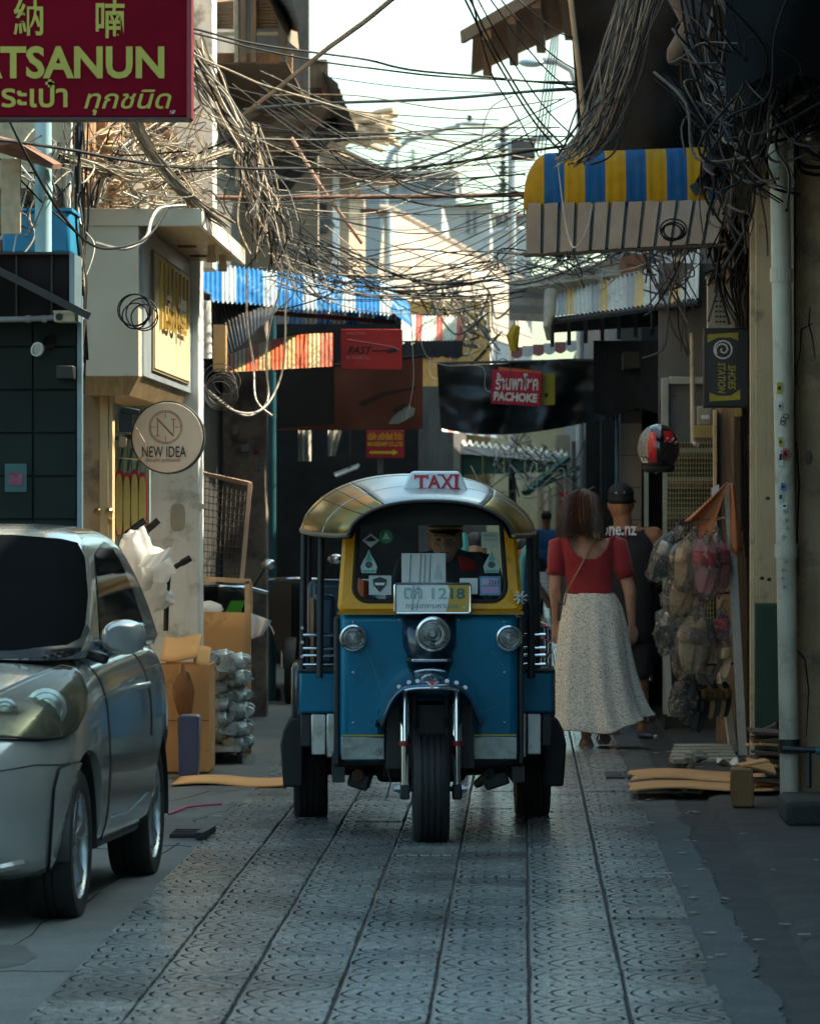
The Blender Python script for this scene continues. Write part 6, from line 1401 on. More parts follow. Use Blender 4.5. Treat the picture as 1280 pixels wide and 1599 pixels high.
mbox(xa, xb, DQ - .004, DQ - .001, za + .30, za + .306).build('fold_line', M('cardboard_dark', (.24, .12, .05), .9), ct)
# bagged silver slippers stacked in a column
bagm = glassy('clear_bag', (.97, .98, .98), .32, .10, diff=.05, dcol=(.85, .87, .87), bump=1.0, bs=30, crease=.42)
silv = M('silver_slipper', (.55, .66, .69), .35, .3, var=.3, vs=9); whitebag = glassy('white_bag', (.9, .9, .9), .15, .35, diff=.9, dcol=(.86, .88, .89), bump=.6, bs=12)
def crumple(c, r, name, mat, parent, seed, amp=.25, n=18, k=12, rot=None, pinch=0):
    mb = MB(); mb.sphere((0, 0, 0), 1, n, k); rr = V((seed * 3.1, seed * 1.7, 0)); out = []
    for p in mb.v:
        d = 1 + amp * mnoise.noise(p * 1.9 + rr) + amp * .5 * mnoise.noise(p * 5 + rr)
        q = V((p.x * r[0], p.y * r[1], p.z * r[2])) * d
        if pinch and p.z > 0: f = 1 - pinch * p.z ** 1.5; q.x *= f; q.y *= f
        if rot: q = Euler(rot).to_matrix() @ q
        out.append(V(c) + q)
    mb.v = out; return mb.build(name, mat, parent, smooth=50)
def slipper(c, L, Wd, mat, strapm, parent, rot, name='slipper'):
    m = Euler(rot).to_matrix(); pts = []
    for i in range(18):
        a = 2 * math.pi * i / 18; x = math.cos(a) * Wd / 2 * (1 - .18 * (math.sin(a) < 0) * abs(math.sin(a))); z = math.sin(a) * L / 2; pts.append(V(c) + m @ V((x, 0, z)))
    s = MB().prism(pts, m @ V((0, .018, 0))).build(name, mat, parent, bevel=.004)
    MB().grid(lambda u, v: V(c) + m @ V(((u - .5) * Wd * 1.02, -.045 * math.sin(math.pi * u), L * (.02 + .28 * v))), 8, 3).build('strap', strapm, s, smooth='all', solid=.006)
    return s
rr = random.Random(21)
for k in range(13):
    col, row = k % 2, k // 2
    px_ = 343 + 24 * col + rr.uniform(-4, 4); py_ = 1028 + row * 24 + (10 if col else 0) + rr.uniform(-3, 3); dz = 28.55 + rr.uniform(-.1, .2)
    b = T('bagged_slippers', 'bagged silver slippers, %s from the top in the %s column of the stack' % (('first', 'second', 'third', 'fourth', 'fifth', 'sixth', 'seventh')[row], 'right' if col else 'left'), 'slippers', P(px_, py_ + 10, dz), group='bagged silver slippers stacked beside the cardboard')
    for s in (-1, 1): slipper(P(px_, py_, dz) + V((0, s * .03, s * .008)), .22, .085, silv, silv, b, (rr.uniform(-.2, .2), R(80) + rr.uniform(-.15, .15), rr.uniform(-.3, .3)), 'slipper')
    crumple(P(px_, py_, dz), (.105, .10, .056), 'plastic_bag', bagm, b, k + 3, .3)
mb = T('white_bag_pile', 'heap of crumpled white plastic bags behind car mirror', 'bag', P(230, 950, 28.6))
for k, (a_, b_2, rx_, rz_) in enumerate(((214, 880, .10, .19), (240, 885, .12, .11), (225, 925, .14, .13), (205, 850, .06, .08), (250, 935, .09, .07))): crumple(P(a_, b_2, 27.0 + .08 * k), (rx_, .1, rz_), 'bag', whitebag, mb, k + 31, .26, 28, 20)
MB().grid(lambda u, v: P(212 + 60 * u, 858 + 8 * math.sin(u * 4) + 24 * v * (1 - .4 * u), 26.9 + .06 * math.sin(u * 8 + v * 3)), 14, 6).build('bag_fold', whitebag, mb, smooth='all')
wn_ = T('white_net_bag', 'small white net bag peeping over the cardboard edge', 'bag', P(322, 960, 30)); crumple(P(324, 952, 30), (.10, .08, .055), 'bag', whitebag, wn_, 51, .2)
wn2 = T('white_cloth_bag', 'white cloth bag hanging at the right of cardboard', 'bag', P(404, 1000, 29.8)); MB().grid(lambda u, v: P(391 + (33 - 14 * v) * u, 957 + 12 * u + 42 * v * (1 - .45 * u), 29.8 + .05 * math.sin(u * 6)), 10, 6).build('cloth', whitebag, wn2, smooth='all', solid=.004)
MB().tube([P(418, 972, 29.8), P(424, 980, 29.8), P(428, 990, 29.8)], .005, 6).build('cord', white_paint, wn2)
bp = T('brown_plastic_bag', 'brown translucent plastic bag against the open carton', 'bag', P(287, 1120, 27.1)); crumple(P(287, 1082, 27.15), (.065, .05, .155), 'bag', glassy('brown_bag', (.9, .75, .55), .3, .25, diff=.75, dcol=(.36, .19, .09), bump=.5, bs=15), bp, 61, .25, pinch=.5)
bb = T('blue_plastic_tub', 'blue translucent plastic tub beside the rear wheel', 'tub', V((RX(296, 26.9), 26.9, .02)))
MB().loft([[V((RX(296, 26.9) + sx * w_, 26.9 + sy * .1, z)) for sx, sy in ((-1, -1), (1, -1), (1, 1), (-1, 1))] for z, w_ in ((.03, .055), (.36, .062), (.37, .066), (.385, .045))]).build('tub', glassy('blue_tub_plastic', (.6, .65, .8), .3, .3, diff=.75, dcol=(.14, .19, .36)), bb, bevel=.012)
# hand-truck handles
for (pl_, lb) in (([(190, 845), (199, 832), (227, 812)], 'black bent trolley handle beside the white bags'), ([(218, 838), (248, 812)], 'dark teal trolley handle tip beside the column'), ([(259, 985), (261, 925), (264, 893), (276, 884), (298, 871)], 'tall black trolley handle above the cardboard edge')):
    hh = T('trolley_handle', lb, 'handle', P(*pl_[0], 27.3)); 
    MB().tube([P(*q, 27.3) for q in pl_], .016, 10).build('tube', M('teal_grip', (.02, .09, .10), .5) if len(pl_) == 2 else dark_metal, hh, smooth=True); MB().tube([P(*pl_[-2], 27.3).lerp(P(*pl_[-1], 27.3), .35), P(*pl_[-1], 27.3)], .021, 10).build('grip', rubber, hh, smooth=True)
tag(MB().tube([P(268, 925, 29.2), P(273, 935, 29.2), P(278, 950, 29.2)], .012, 8).build('red_strap', M('dull_red', (.25, .04, .05), .6)), 'dark red strap tied to the black trolley handle', 'strap')
# cardboard sheet flat on the ground, debris
gc = T('flat_cardboard', 'flattened cardboard lying between the car and the taxi', 'cardboard', V((RX(365, 26.6), 26.6, .022)))
def gfn(u, v): p = P(276 + 178 * u, 1230, 26.4); return V((p.x, 26.0 + .35 * math.sin(u * 5) * .3 + .75 * v, .026 + .006 * math.sin(u * 7) + .004 * v))
MB().grid(gfn, 20, 4).build('sheet', cardboard, gc, smooth='all', solid=.008)
tag(MB().tube([V((RX(275, 24.0), 23.5, .026)), V((RX(290, 24), 24.0, .028)), V((RX(312, 24), 24.2, .026)), V((RX(340, 24), 24.3, .026))], .006, 6).build('pink_string', M('pink_plastic', (.55, .06, .18), .5)), 'pink plastic string lying on the road by the car', 'string')
pf = T('black_comb_grate', 'black pronged plastic piece lying by the rear wheel', 'debris', V((RX(300, 22), 22, .022)))
for k in range(4): MB().obox((RX(292, 21.9), 21.75 + .12 * k, .035), (.14, .02, .02), (0, 0, -.05)).build('prong', black, pf)
MB().obox((RX(320, 21.9), 21.95, .04), (.04, .5, .03), (0, 0, -.05)).build('spine', black, pf)
# wire mesh panel and motorbikes in the shade
wmh = T('mesh_panel', 'leaning wire mesh panel with pinkish frame beside the column', 'frame', P(350, 905, 32.4))
q = [P(300, 736, 32.6), P(391, 756, 32.2), P(378, 905, 32.0), P(300, 905, 32.4)]
for a_, b_2 in ((0, 1), (1, 2)): MB().bar(q[a_], q[b_2], .03, .03).build('rail', M('pinkish_wood', (.42, .28, .2), .7), wmh)
ms = MB()
for k in range(1, 15): ms.tube([q[0].lerp(q[3], k / 15), q[1].lerp(q[2], k / 15)], .003, 4)
for k in range(1, 13): ms.tube([q[0].lerp(q[1], k / 13), q[3].lerp(q[2], k / 13)], .003, 4)
ms.build('wire_mesh', M('dull_wire', (.14, .12, .10), .5, .5), wmh)
def bike(label, px, D, foot, colm, vshape=None):
    b = T('motorbike', label, 'motorbike', V((RX(px, D), D, 0))); s = D / FPX
    def q(dx, z, y=0): return V((RX(px, D) + dx, D + y, z))
    for y in (0, 1.2):
        w_ = MB().lathe([(.20, -.04), (.27, -.045), (.285, 0), (.27, .045), (.20, .04)], q(0, .285, y), (1, 0, 0), 28, cap=False).build('wheel', tread, b, smooth=40)
        MB().lathe([(.2, -.02), (.2, .02)], q(0, .285, y), (1, 0, 0), 20, cap=False).build('rim', steel, w_); MB().lathe([(.05, -.05), (.05, .05)], q(0, .285, y), (1, 0, 0), 12).build('hub', dark_metal, w_)
    for s_ in (-1, 1): MB().tube([q(s_ * .07, .30), q(s_ * .08, .78, .18)], .018, 8).build('fork', chrome, b, smooth=True)
    MB().loft([[q(sx * w1, z, y) for sx, y in ((-1, .02 + z * .1), (0, -.12 + z * .1), (1, .02 + z * .1), (.8, .35), (-.8, .35))] for z, w1 in ((.40, .10), (.60, .17), (.82, .2), (.98, .17), (1.03, .08))]).build('fairing', M('bike_black', (.012, .013, .014), .25, coat=.6), b, smooth=35)
    MB().loft([[q(sx * .13, z, y) for sx, z in ((-1, .55 + o), (1, .55 + o), (.8, .75 + o), (-.8, .75 + o))] for y, o in ((.4, 0), (.8, .02), (1.3, .12), (1.55, .2))]).build('seat', M('bike_black', (.012, .013, .014), .25), b, bevel=.03)
    MB().tube([q(-.34, .98, .25), q(-.2, 1.02, .18), q(0, 1.03, .16), q(.2, 1.02, .18), q(.34, .98, .25)], .014, 8).build('handlebar', chrome, b, smooth=True)
    for s_ in (-1, 1): m_ = MB().tube([q(s_ * .25, 1.03, .16), q(s_ * .33, 1.16, .12)], .006, 6).build('mirror', dark_metal, b); MB().sphere(q(s_ * .35, 1.19, .11), (.06, .015, .04)).build('mirror_head', chrome, m_, smooth=True)
    if vshape:
        g = M('neon_green', (.10, .45, .03), .35, var=.1)
        for s_ in (-1, 1): MB().prism([q(s_ * .20, .93, -.10), q(s_ * .10, .93, -.14), q(0, .72, -.17), q(0, .56, -.16), q(s_ * .06, .56, -.14)], (0, .02, 0)).build('v_panel', g, b)
        MB().sphere(q(0, .89, -.12), .022).build('lamp', white_paint, b, smooth=True)
    return b
bike('black motorbike with neon green V on its nose, in shade', 341, 33.4, 0, None, True)
bike('black motorbike standing behind the teal post', 455, 37.5, 0, None)
# ================================================================== right side
peel = M('peeling_beige_wall', (.42, .29, .17), .8, var=.22, vs=2.2, bump=.35, bs=14, streak=.5, dirt=((.13, .095, .07), .35, 3.2))
green_base = M('dark_green_wall_paint', (.012, .045, .025), .45, var=.25, dirt=((.05, .06, .04), .12, 6))
big = T('right_shophouse', 'tall grimy shophouse lining the right of the alley', 'building', (4, 32, 0))
mbox(1.62, 9, 10.5, 22.9, 0, 6.2).build('near_wall', grimy, big); mbox(1.75, 9, 22.9, 46, 0, 6.3).build('wall', grimy, big)
mbox(1.40, 1.75, 20, 46, 5.0, 5.35).build('ledge', grimy, big)
for y in (12, 15, 18): mbox(1.60, 1.66, y, y + 1.4, 1.0, 2.4).build('window', dark_int, big)
# near pillar with cracks, trim and downpipe
np_ = T('near_pillar', 'peeling beige wall pier with cracks at right edge', 'pillar', (1.8, 23.7, 0))
mbox(RX(1241, 23.4), 2.6, 23.4, 24.4, .05, 3.45).build('shaft', peel, np_, bevel=.01)
mbox(RX(1225, 23.3), RX(1239.5, 23.3), 23.32, 23.7, .05, 3.45).build('door_trim', M('chipped_cream_trim', (.42, .35, .25), .6, var=.25, vs=5, dirt=((.18, .13, .09), .3, 5)), np_, bevel=.004)
crk = M('crack_dark', (.03, .022, .016), .9)
for k, pl_ in enumerate(([(1264, 480), (1262, 505), (1268, 530), (1272, 560)], [(1268, 505), (1250, 515), (1249, 545), (1243, 575), (1246, 610)], [(1243, 690), (1247, 760), (1244, 830), (1246, 900)], [(1240, 1010), (1256, 1030), (1262, 1080), (1258, 1150)])):
    MB().tube([P(*q, 23.398) for q in pl_], [.003, .005, .004, .002][:len(pl_)] + [.002] * (len(pl_) - 4), 5).build('crack', crk, np_)
MB().sphere(P(1262, 715, 23.42), (.028, .03, .05), 12, 8).build('plaster_hole', M('bare_mortar', (.16, .12, .09), .9), np_, smooth=True)
dp_ = T('downpipe', 'white plastic downpipe with stickers beside the right pier', 'pipe', V((RX(1220, 23.1), 23.1, .05)))
pvc = M('aged_pvc', (.54, .47, .36), .5, var=.15, streak=.4, dirt=((.25, .21, .16), .25, 4)); rp_ = .050
xp = lambda py: RX(1217 + (py - 300) * .017, 23.1)
MB().tube([V((xp(1260), 23.1, .06)), V((xp(800), 23.1, RZ(800, 23.1))), V((xp(300), 23.1, RZ(300, 23.1))), V((xp(300) - .02, 23.15, 3.6))], rp_, 18).build('pipe', pvc, dp_, smooth=True)
for py in (430, 860, 1165): MB().lathe([(rp_ + .007, -.035), (rp_ + .007, .035)], V((xp(py), 23.1, RZ(py, 23.1))), (0, 0, 1), 18).build('collar', pvc if py != 1165 else dark_metal, dp_)
for k, (px_, py_, w_, h_, m_) in enumerate(((1216, 606, 8, 18, M('sticker_yellow', (.50, .38, .03), .5)), (1217, 634, 6, 14, white_paint), (1218, 690, 6, 14, M('sticker_yellow', (.50, .38, .03), .5)), (1218, 714, 8, 28, white_paint), (1222, 760, 8, 12, M('sticker_blue', (.08, .2, .35), .5)), (1218, 776, 6, 22, M('sticker_grey', (.50, .55, .54), .5)), (1224, 790, 8, 10, white_paint))):
    MB().obox(P(px_, py_, 23.043), (w_ * .0032, .004, h_ * .0032), (0, random.uniform(-.08, .08), 0)).build('sticker', m_, dp_)
    MB().obox(P(px_, py_, 23.040), (w_ * .0018, .003, h_ * .0010), (0, .1, 0)).build('sticker_print', ik, dp_)
sp_ = MB()
for k in range(12): a = k * math.pi / 6; sp_.bar(P(1226, 709, 23.03), P(1226 + 9 * math.cos(a), 709 + 10 * math.sin(a), 23.03), .006, .004, up=(0, 1, 0))
sp_.build('red_burst_sticker', M('sticker_red', (.30, .03, .04), .5), dp_)
for (px_, py_) in ((1222, 655), (1221, 660), (1226, 650)): MB().lathe([(.014, 0), (.010, 0), (.010, .003), (.014, .003)], P(px_, py_, 23.046), (0, -1, 0), 12, cap=False).build('scribble', ch, dp_)
rr = random.Random(17)
for k in range(10):
    p0 = P(1222 + rr.uniform(-4, 4), 800 + k * 13, 23.047); MB().tube([p0, p0 + V((.012, 0, .012)), p0 + V((.006, 0, -.010)), p0 + V((.022, 0, .006))], .0016, 4).build('scribble', ch, dp_)
# pillar with dark green base
gp = T('green_base_pillar', 'beige pillar with dark green base behind the downpipe', 'pillar', (1.42, 26.6, 0))
DG = 26.4; xa, xb = RX(1178, DG), RX(1223, DG); zc = RZ(943, DG)
mbox(xa, xb + .1, DG, DG + .5, zc, 3.6).build('shaft', M('pillar_beige', (.54, .39, .22), .7, var=.15, vs=2.5, bump=.2, bs=16, streak=.4, dirt=((.2, .14, .09), .15, 4)), gp, bevel=.008)
mbox(xa - .001, xb + .101, DG - .001, DG + .501, .03, zc).build('green_base', green_base, gp, bevel=.008)
mbox(RX(1171, DG), xa - .002, DG + .01, DG + .1, .03, 3.5).build('edge_band', M('lit_cream_edge', (.60, .46, .27), .6, dirt=((.3, .2, .12), .25, 6)), gp)  # paler strip paints the lit side face of the pillar
for (a_, b_2) in ((1198, 778), (1189, 903), (1200, 905)): MB().sphere(P(a_, b_2, DG), (.012, .006, .010)).build('chip', crk, gp)
# concrete/wood utility pole with cables
up = T('utility_pole', 'brown weathered pole carrying the black and yellow box sign', 'pole', V((RX(1143, 30.4), 30.4, .05)))
MB().tube([V((RX(1146, 30.4), 30.4, .05)), V((RX(1141, 30.4), 30.4, 4.8))], [.12, .105], 8).build('shaft', M('old_pole', (.24, .155, .09), .85, var=.3, vs=3, bump=.5, bs=12, stretch=(5, 5, .8)), up, smooth=False)
for k in range(7):
    x0 = 1160 + 3 * k; MB().tube([P(x0 - 12, 300, 30.2), P(x0 - 4 + 3 * math.sin(k), 560, 30.2), P(x0 - 8 + 4 * math.cos(k), 700, 30.2), P(x0 - 2, 830 + 20 * k, 30.2)], .010, 6).build('cable', cab_blk, up, smooth=True)
MB().obox(P(1152, 640, 30.2), (.05, .06, .09)).build('fitting', M('ochre_box', (.35, .26, .08), .5), up, bevel=.006); MB().obox(P(1172, 690, 30.2), (.04, .06, .09)).build('fitting', black, up, bevel=.006)
MB().box(RX(1113, 30.3), RX(1118, 30.3), 30.25, 30.4, RZ(860, 30.3), RZ(640, 30.3)).build('edge_strip', M('lit_cream_edge', (.6, .46, .27), .6), up)  # paler strip paints the lit edge of the pole
# box sign
bs_ = T('box_sign', 'black and yellow box sign reading SHOES STATION on the pole', 'sign', P(1133, 636, 27.9))
DS = 27.9; ysg = M('sign_mustard', (.36, .29, .02), .45)
mbox(RX(1098, DS), RX(1169, DS), DS, DS + .18, RZ(636, DS), RZ(512, DS)).build('case', M('sign_case_black', (.015, .014, .013), .45), bs_, bevel=.008)
def rot_poly(pts, m, nm, off): MB().prism([P(x, y, DS - off) for x, y in pts], (0, .002, 0)).build(nm, m, bs_)
rot_poly([(1104, 522), (1152, 519), (1155, 624), (1107, 627)], M('sign_face_navy', (.010, .012, .022), .3, coat=.3), 'face', .003)
rot_poly([(1104, 522), (1152, 519), (1152, 532), (1140, 527), (1120, 527), (1104, 535)], ysg, 'yellow_band', .006); rot_poly([(1107, 613), (1120, 618), (1140, 618), (1155, 608), (1155, 624), (1107, 627)], ysg, 'yellow_band', .006)
cN = P(1128, 546, DS)
MB().lathe([(.058, -.008), (.048, -.008), (.048, -.003), (.058, -.003)], cN, (0, 1, 0), 32, cap=False).build('ring', M('sign_silver', (.55, .55, .52), .4), bs_)
MB().tube([cN + V((.045 * q_ * math.cos(q_ * 9 + 1), -.008, .045 * q_ * math.sin(q_ * 9 + 1))) for q_ in [i / 30 for i in range(4, 31)]], .006, 6).build('spiral', M('sign_silver', (.55, .55, .52), .4), bs_, smooth=True)
for s_, xx in (('SHOES', 1142), ('STATION', 1126)):
    L0 = 570; L1 = 608 if s_ == 'SHOES' else 614
    if s_ == 'STATION': L0 = 566
    text(s_, P(xx - 6, L0, DS - .006), V((0, 0, -(L1 - L0) * DS / FPX)), V((12 * DS / FPX, 0, 0)), ysg, bs_, bold=.02, ext=.002, shear=.15)
# metal cabinet behind the pole, grey door panel, meter
cbn = T('meter_cabinet', 'pale vented metal cabinet above the box sign', 'cabinet', P(1127, 512, 29.2))
mbox(RX(1104, 29.2), RX(1147, 29.2), 29.2, 29.35, RZ(520, 29.2), RZ(434, 29.2)).build('case', M('cabinet_cream', (.40, .37, .30), .5, .2, dirt=((.24, .18, .12), .3, 5)), cbn, bevel=.005)
mbox(RX(1102, 29.2), RX(1149, 29.2), 29.15, 29.37, RZ(434, 29.2), RZ(431, 29.2)).build('top', M('cabinet_cream', (.4, .37, .3), .5), cbn)
for r_ in range(6):
    for c_ in range(3): MB().box(RX(1116 + 6 * c_, 29.2), RX(1120 + 6 * c_, 29.2), 29.192, 29.2, RZ(464 + 8 * r_, 29.2), RZ(461 + 8 * r_, 29.2)).build('vent_slot', black, cbn)
dr = T('grey_partition', 'grey metal partition with door frame and mesh grille, right', 'partition', (1.1, 32.2, .05))
DP = 32.0; greyp = M('grey_panel_paint', (.13, .135, .135), .5, .2, var=.12, vs=2, streak=.3)
mbox(RX(1028, DP), 1.75, DP + .05, DP + .12, RZ(692, DP), 3.3).build('panel', greyp, dr)
for (a_, b_2, c_, d_) in ((1032, 1044, 590, 692), (1044, 1102, 588, 600)): mbox(RX(a_, DP), RX(b_2, DP), DP, DP + .05, RZ(d_, DP), RZ(c_, DP)).build('door_frame', M('frame_grey', (.36, .37, .36), .4, .3), dr, bevel=.006)
MB().lathe([(.008, 0), (.008, .01)], P(1052, 618, DP + .05), (0, -1, 0), 10).build('bolt', black, dr)
# mesh grille
gf = M('mint_frame', (.36, .42, .36), .5, .2, dirt=((.2, .2, .16), .3, 5))
mbox(RX(1005, 33.2), RX(1012, 33.2), 33.2, 33.24, .06, RZ(735, 33.2)).build('grille_post', gf, dr)
for (a_, b_2, c_, d_) in ((1034, 1041, 690, 1115), (1112, 1117, 690, 870)): mbox(RX(a_, DP), RX(b_2, DP), DP - .04, DP, RZ(d_, DP), RZ(c_, DP)).build('grille_post', gf, dr)
for c_ in (700, 745, 868): mbox(RX(1041, DP), RX(1112, DP), DP - .03, DP, RZ(c_ + 6, DP), RZ(c_, DP)).build('grille_rail', gf, dr)
wm_ = MB()
for k in range(17): wm_.tube([P(1041 + k * 4.5, 690, DP - .04), P(1041 + k * 4.5, 1000, DP - .04)], .0028, 4)
for k in range(40): wm_.tube([P(1036, 692 + k * 7.8, DP - .045), P(1114, 692 + k * 7.8, DP - .045)], .0028, 4)
wm_.build('wire_mesh', M('brass_wire', (.34, .33, .20), .5, .4), dr)
mbox(RX(1040, DP), 1.7, DP + .5, DP + .6, 0, 2.2).build('back_panel', M('dark_olive_panel', (.035, .042, .03), .7, var=.5, vs=4), dr)
for k in range(6): MB().box(RX(1045, DP), RX(1110, DP), DP + .3, DP + .49, RZ(715 + k * 48, DP), RZ(700 + k * 48, DP)).build('shelf_goods', M('olive_goods_%d' % (k % 2), (.10 + .08 * (k % 2), .11, .06), .7, var=.5, vs=18), dr)
mt = T('power_meter', 'glass fronted power meter on ochre box by the pole', 'meter', P(1099, 696, 31.6))
mbox(RX(1084, 31.6), RX(1114, 31.6), 31.6, 31.75, RZ(684, 31.6), RZ(664, 31.6)).build('base_box', M('ochre_box', (.35, .26, .08), .5), mt, bevel=.005); mbox(RX(1088, 31.6), RX(1112, 31.6), 31.62, 31.72, RZ(664, 31.6), RZ(634, 31.6)).build('case', M('grey_meter', (.25, .26, .25), .3), mt, bevel=.01); mbox(RX(1094, 31.6), RX(1107, 31.6), 31.61, 31.62, RZ(654, 31.6), RZ(648, 31.6)).build('dial', white_paint, mt)
MB().tube([P(1080, 520, 31.7), P(1081, 690, 31.7), P(1088, 694, 31.6)], .018, 10).build('conduit', pvc, mt, smooth=True)
# white tiled column and blue pipe behind the man, dark shop beside it
tc_ = T('tiled_column', 'pale tiled column with blue pipe behind the man', 'column', (.8, 36, 0))
ctm = M('cream_tile', (.34, .29, .24), .4, var=.1)
mbox(RX(968, 36), RX(1002, 36), 36.01, 36.4, 0, 2.36).build('core', M('tile_joint', (.12, .1, .085), .8), tc_)
for k in range(9): mbox(RX(969, 36), RX(1001, 36), 36.0, 36.02, k * .252 + .003, k * .252 + .248).build('tile', ctm, tc_)
MB().tube([V((RX(963, 35.9), 35.9, 0)), V((RX(963, 35.9), 35.9, 2.4))], .016, 8).build('blue_pipe', M('blue_pipe', (.10, .22, .30), .4), tc_, smooth=True); MB().tube([P(952, 565, 35.8), P(953, 640, 35.8), P(958, 660, 35.8), P(963, 650, 35.8), P(962, 600, 35.8)], .012, 8).build('hose', cab_grey, tc_, smooth=True)
ds = T('dark_right_shop', 'unlit shop recess behind the hanging helmet on right', 'building', (1.3, 36, 0))
mbox(RX(1002, 36) + .001, 1.75, 36.3, 36.5, 0, 3.2).build('back_wall', dark_int, ds); MB().grid(lambda u, v: P(926 + 106 * u, 532 + (112 + 6 * math.sin(u * 7)) * v, 34.6 - 2.3 * u + .05 * math.sin(u * 14)), 30, 6).build('shade_sheet', M('black_sheet', (.010, .011, .012), .9, spec=.08), ds, smooth='all'); mbox(.62, .98, 45.6, 45.9, 0, 3).build('end_wall', dark_int, ds); mbox(.72, 1.75, 33, 46, 2.6, 2.72).build('ceiling', dark_int, ds); mbox(RX(938, 37), RX(966, 37), 37, 37.3, 0, 2.7).build('pier', dark_int, ds)  # added dark sheet stands in for the unlit shop front
# hanging helmet
hm = T('motorcycle_helmet', 'black motorcycle helmet with red and silver graphics hanging at right', 'helmet', P(1028, 742, 29.6))
DH = 29.6; hcn = P(1028, 700, DH)
def helm(r, a0, a1, b0, b1, n=14, k=14, sx=1.0):
    def fn(u, v):
        a = a0 + (a1 - a0) * u; b = b0 + (b1 - b0) * v
        return hcn + V((r * sx * math.cos(a) * math.cos(b), r * 1.12 * math.sin(a) * math.cos(b), r * 1.16 * math.sin(b)))
    return MB().grid(fn, n, k)
hbk = M('helmet_gloss_black', (.010, .011, .013), .18, coat=1)
sh1 = helm(.130, 0, 2 * math.pi, -.85, math.pi / 2, 32, 20).build('shell', hbk, hm, smooth='all', solid=.012)
helm(.1385, R(190), R(238), -.35, .85).build('silver_graphic', M('helmet_silver', (.20, .205, .2), .4, 0, var=.6, vs=55), sh1, smooth='all'); helm(.1388, R(236), R(262), -.6, .7).build('red_graphic', M('helmet_red', (.55, .015, .03), .25, coat=.6), sh1, smooth='all'); helm(.1388, R(285), R(318), .25, .75).build('red_graphic', M('helmet_red', (.55, .015, .03), .25, coat=.6), sh1, smooth='all')
for a_ in (200, 233): helm(.1395, R(a_), R(a_ + 4), -.5, .95, 3, 14).build('grey_line', M('helmet_grey', (.3, .3, .3), .4), sh1, smooth='all')
helm(.1400, R(203), R(232), -.62, -.38).build('white_label', white_paint, sh1, smooth='all')
text('KTM', hcn + V((-.104, -.130, -.082)), V((.05, -.020, 0)), V((0, 0, .022)), ik, sh1, bold=.04, ext=.004)
for k in range(5): MB().bar(hcn + V((.02 + .02 * k, -.143 + .008 * k, .03 + .02 * (k % 2))), hcn + V((.035 + .02 * k, -.138 + .008 * k, .045 + .022 * (k % 2))), .006, .004).build('white_claw', white_paint, sh1)
MB().lathe([(.085, 0), (.105, .02), (.10, .05)], hcn + V((.0, 0, -.155)), (0, 0, 1), 28, cap=False).build('chin_padding', rubber, hm, smooth=True)
MB().tube([hcn + V((-.05, -.05, -.12)), hcn + V((-.02, -.06, -.165)), hcn + V((.03, -.05, -.12))], .006, 6).build('chin_strap', grey_plastic, hm)
MB().tube([hcn + V((0, 0, .14)), hcn + V((.01, .1, .30))], .005, 6).build('hanging_cord', dark_metal, hm)

# slipper rack: white leaning posts, rod, cloth, bags
rk = T('slipper_rack', 'white leaning rack post with orange cloth and hanging rods', 'rack', V((RX(1120, 29), 29, .05)))
wpost = M('rack_white_paint', (.42, .40, .35), .55, var=.15, dirt=((.25, .2, .14), .25, 6))
MB().bar(P(1137, 755, 29), P(1160, 1190, 28.8), .055, .035).build('post', wpost, rk, bevel=.003); MB().bar(P(1127, 1050, 29.5), P(1145, 1178, 29.3), .05, .035).build('post', wpost, rk, bevel=.003); MB().bar(P(1040, 1010, 31), P(1046, 1118, 30.9), .04, .03).build('post', wpost, rk)
for q_, nm in (((1066, 818), (1134, 809)), ((1080, 930), (1136, 925)), ((1086, 985), (1142, 983))): pass
MB().tube([P(1066, 817, 28.9), P(1133, 809, 28.98)], .010, 10).build('rod', chrome, rk, smooth=True); MB().tube([P(1080, 930, 28.9), P(1142, 925, 28.95)], .008, 8).build('rod', dark_metal, rk, smooth=True); MB().tube([P(1076, 1040, 28.9), P(1146, 1036, 28.95)], .008, 8).build('rod', dark_metal, rk, smooth=True)
MB().obox(P(1064, 817, 28.9), (.04, .04, .035), (0, .4, 0)).build('rod_clamp', dark_metal, rk)
for k in range(4): MB().obox(P(1128, 1115, 29.4), (.02, .05, .02)).build('screw', steel, rk) if k == 0 else None
ocl = M('orange_cloth_rack', (.46, .17, .07), .75, var=.15, bump=.2, bs=12)
MB().grid(lambda u, v: P(1133 - (66 - 34 * u) * v ** 1.1 + 2 * u, 753 + (62 - 6 * u) * v + (46 * u * v if u > .6 else 0), 28.93 - .05 * math.sin(u * 8) * v), 14, 10).build('cloth', ocl, rk, smooth='all', solid=.004)
MB().grid(lambda u, v: P(1138 + 6 * u + 14 * v * u + 2 * v, 756 + (92 + 20 * (1 - abs(u - .5))) * v, 28.9 + .03 * math.sin(u * 6 + v * 2)), 8, 8).build('cloth', ocl, rk, smooth='all', solid=.004)
MB().grid(lambda u, v: P(1110 + 12 * u, 756 + 20 * v + 6 * (1 - u), 29.0), 3, 3).build('bag_scrap', whitebag, rk)
def hook(p): return MB().tube([p + V((.012 * math.cos(a), 0, .012 * math.sin(a))) for a in [i * .5 for i in range(10)]], .003, 5)
beige, pinkm, redm, blk2, silv2, gold2, brn = M('slipper_beige', (.66, .46, .26), .7, var=.15, vs=40), M('slipper_pink', (.72, .26, .30), .6), M('slipper_red', (.55, .02, .05), .6), M('slipper_black', (.015, .015, .017), .5), M('slipper_silver', (.5, .52, .55), .4, .3), M('slipper_bronze', (.22, .12, .05), .4, .4), M('slipper_brown', (.22, .13, .08), .6)
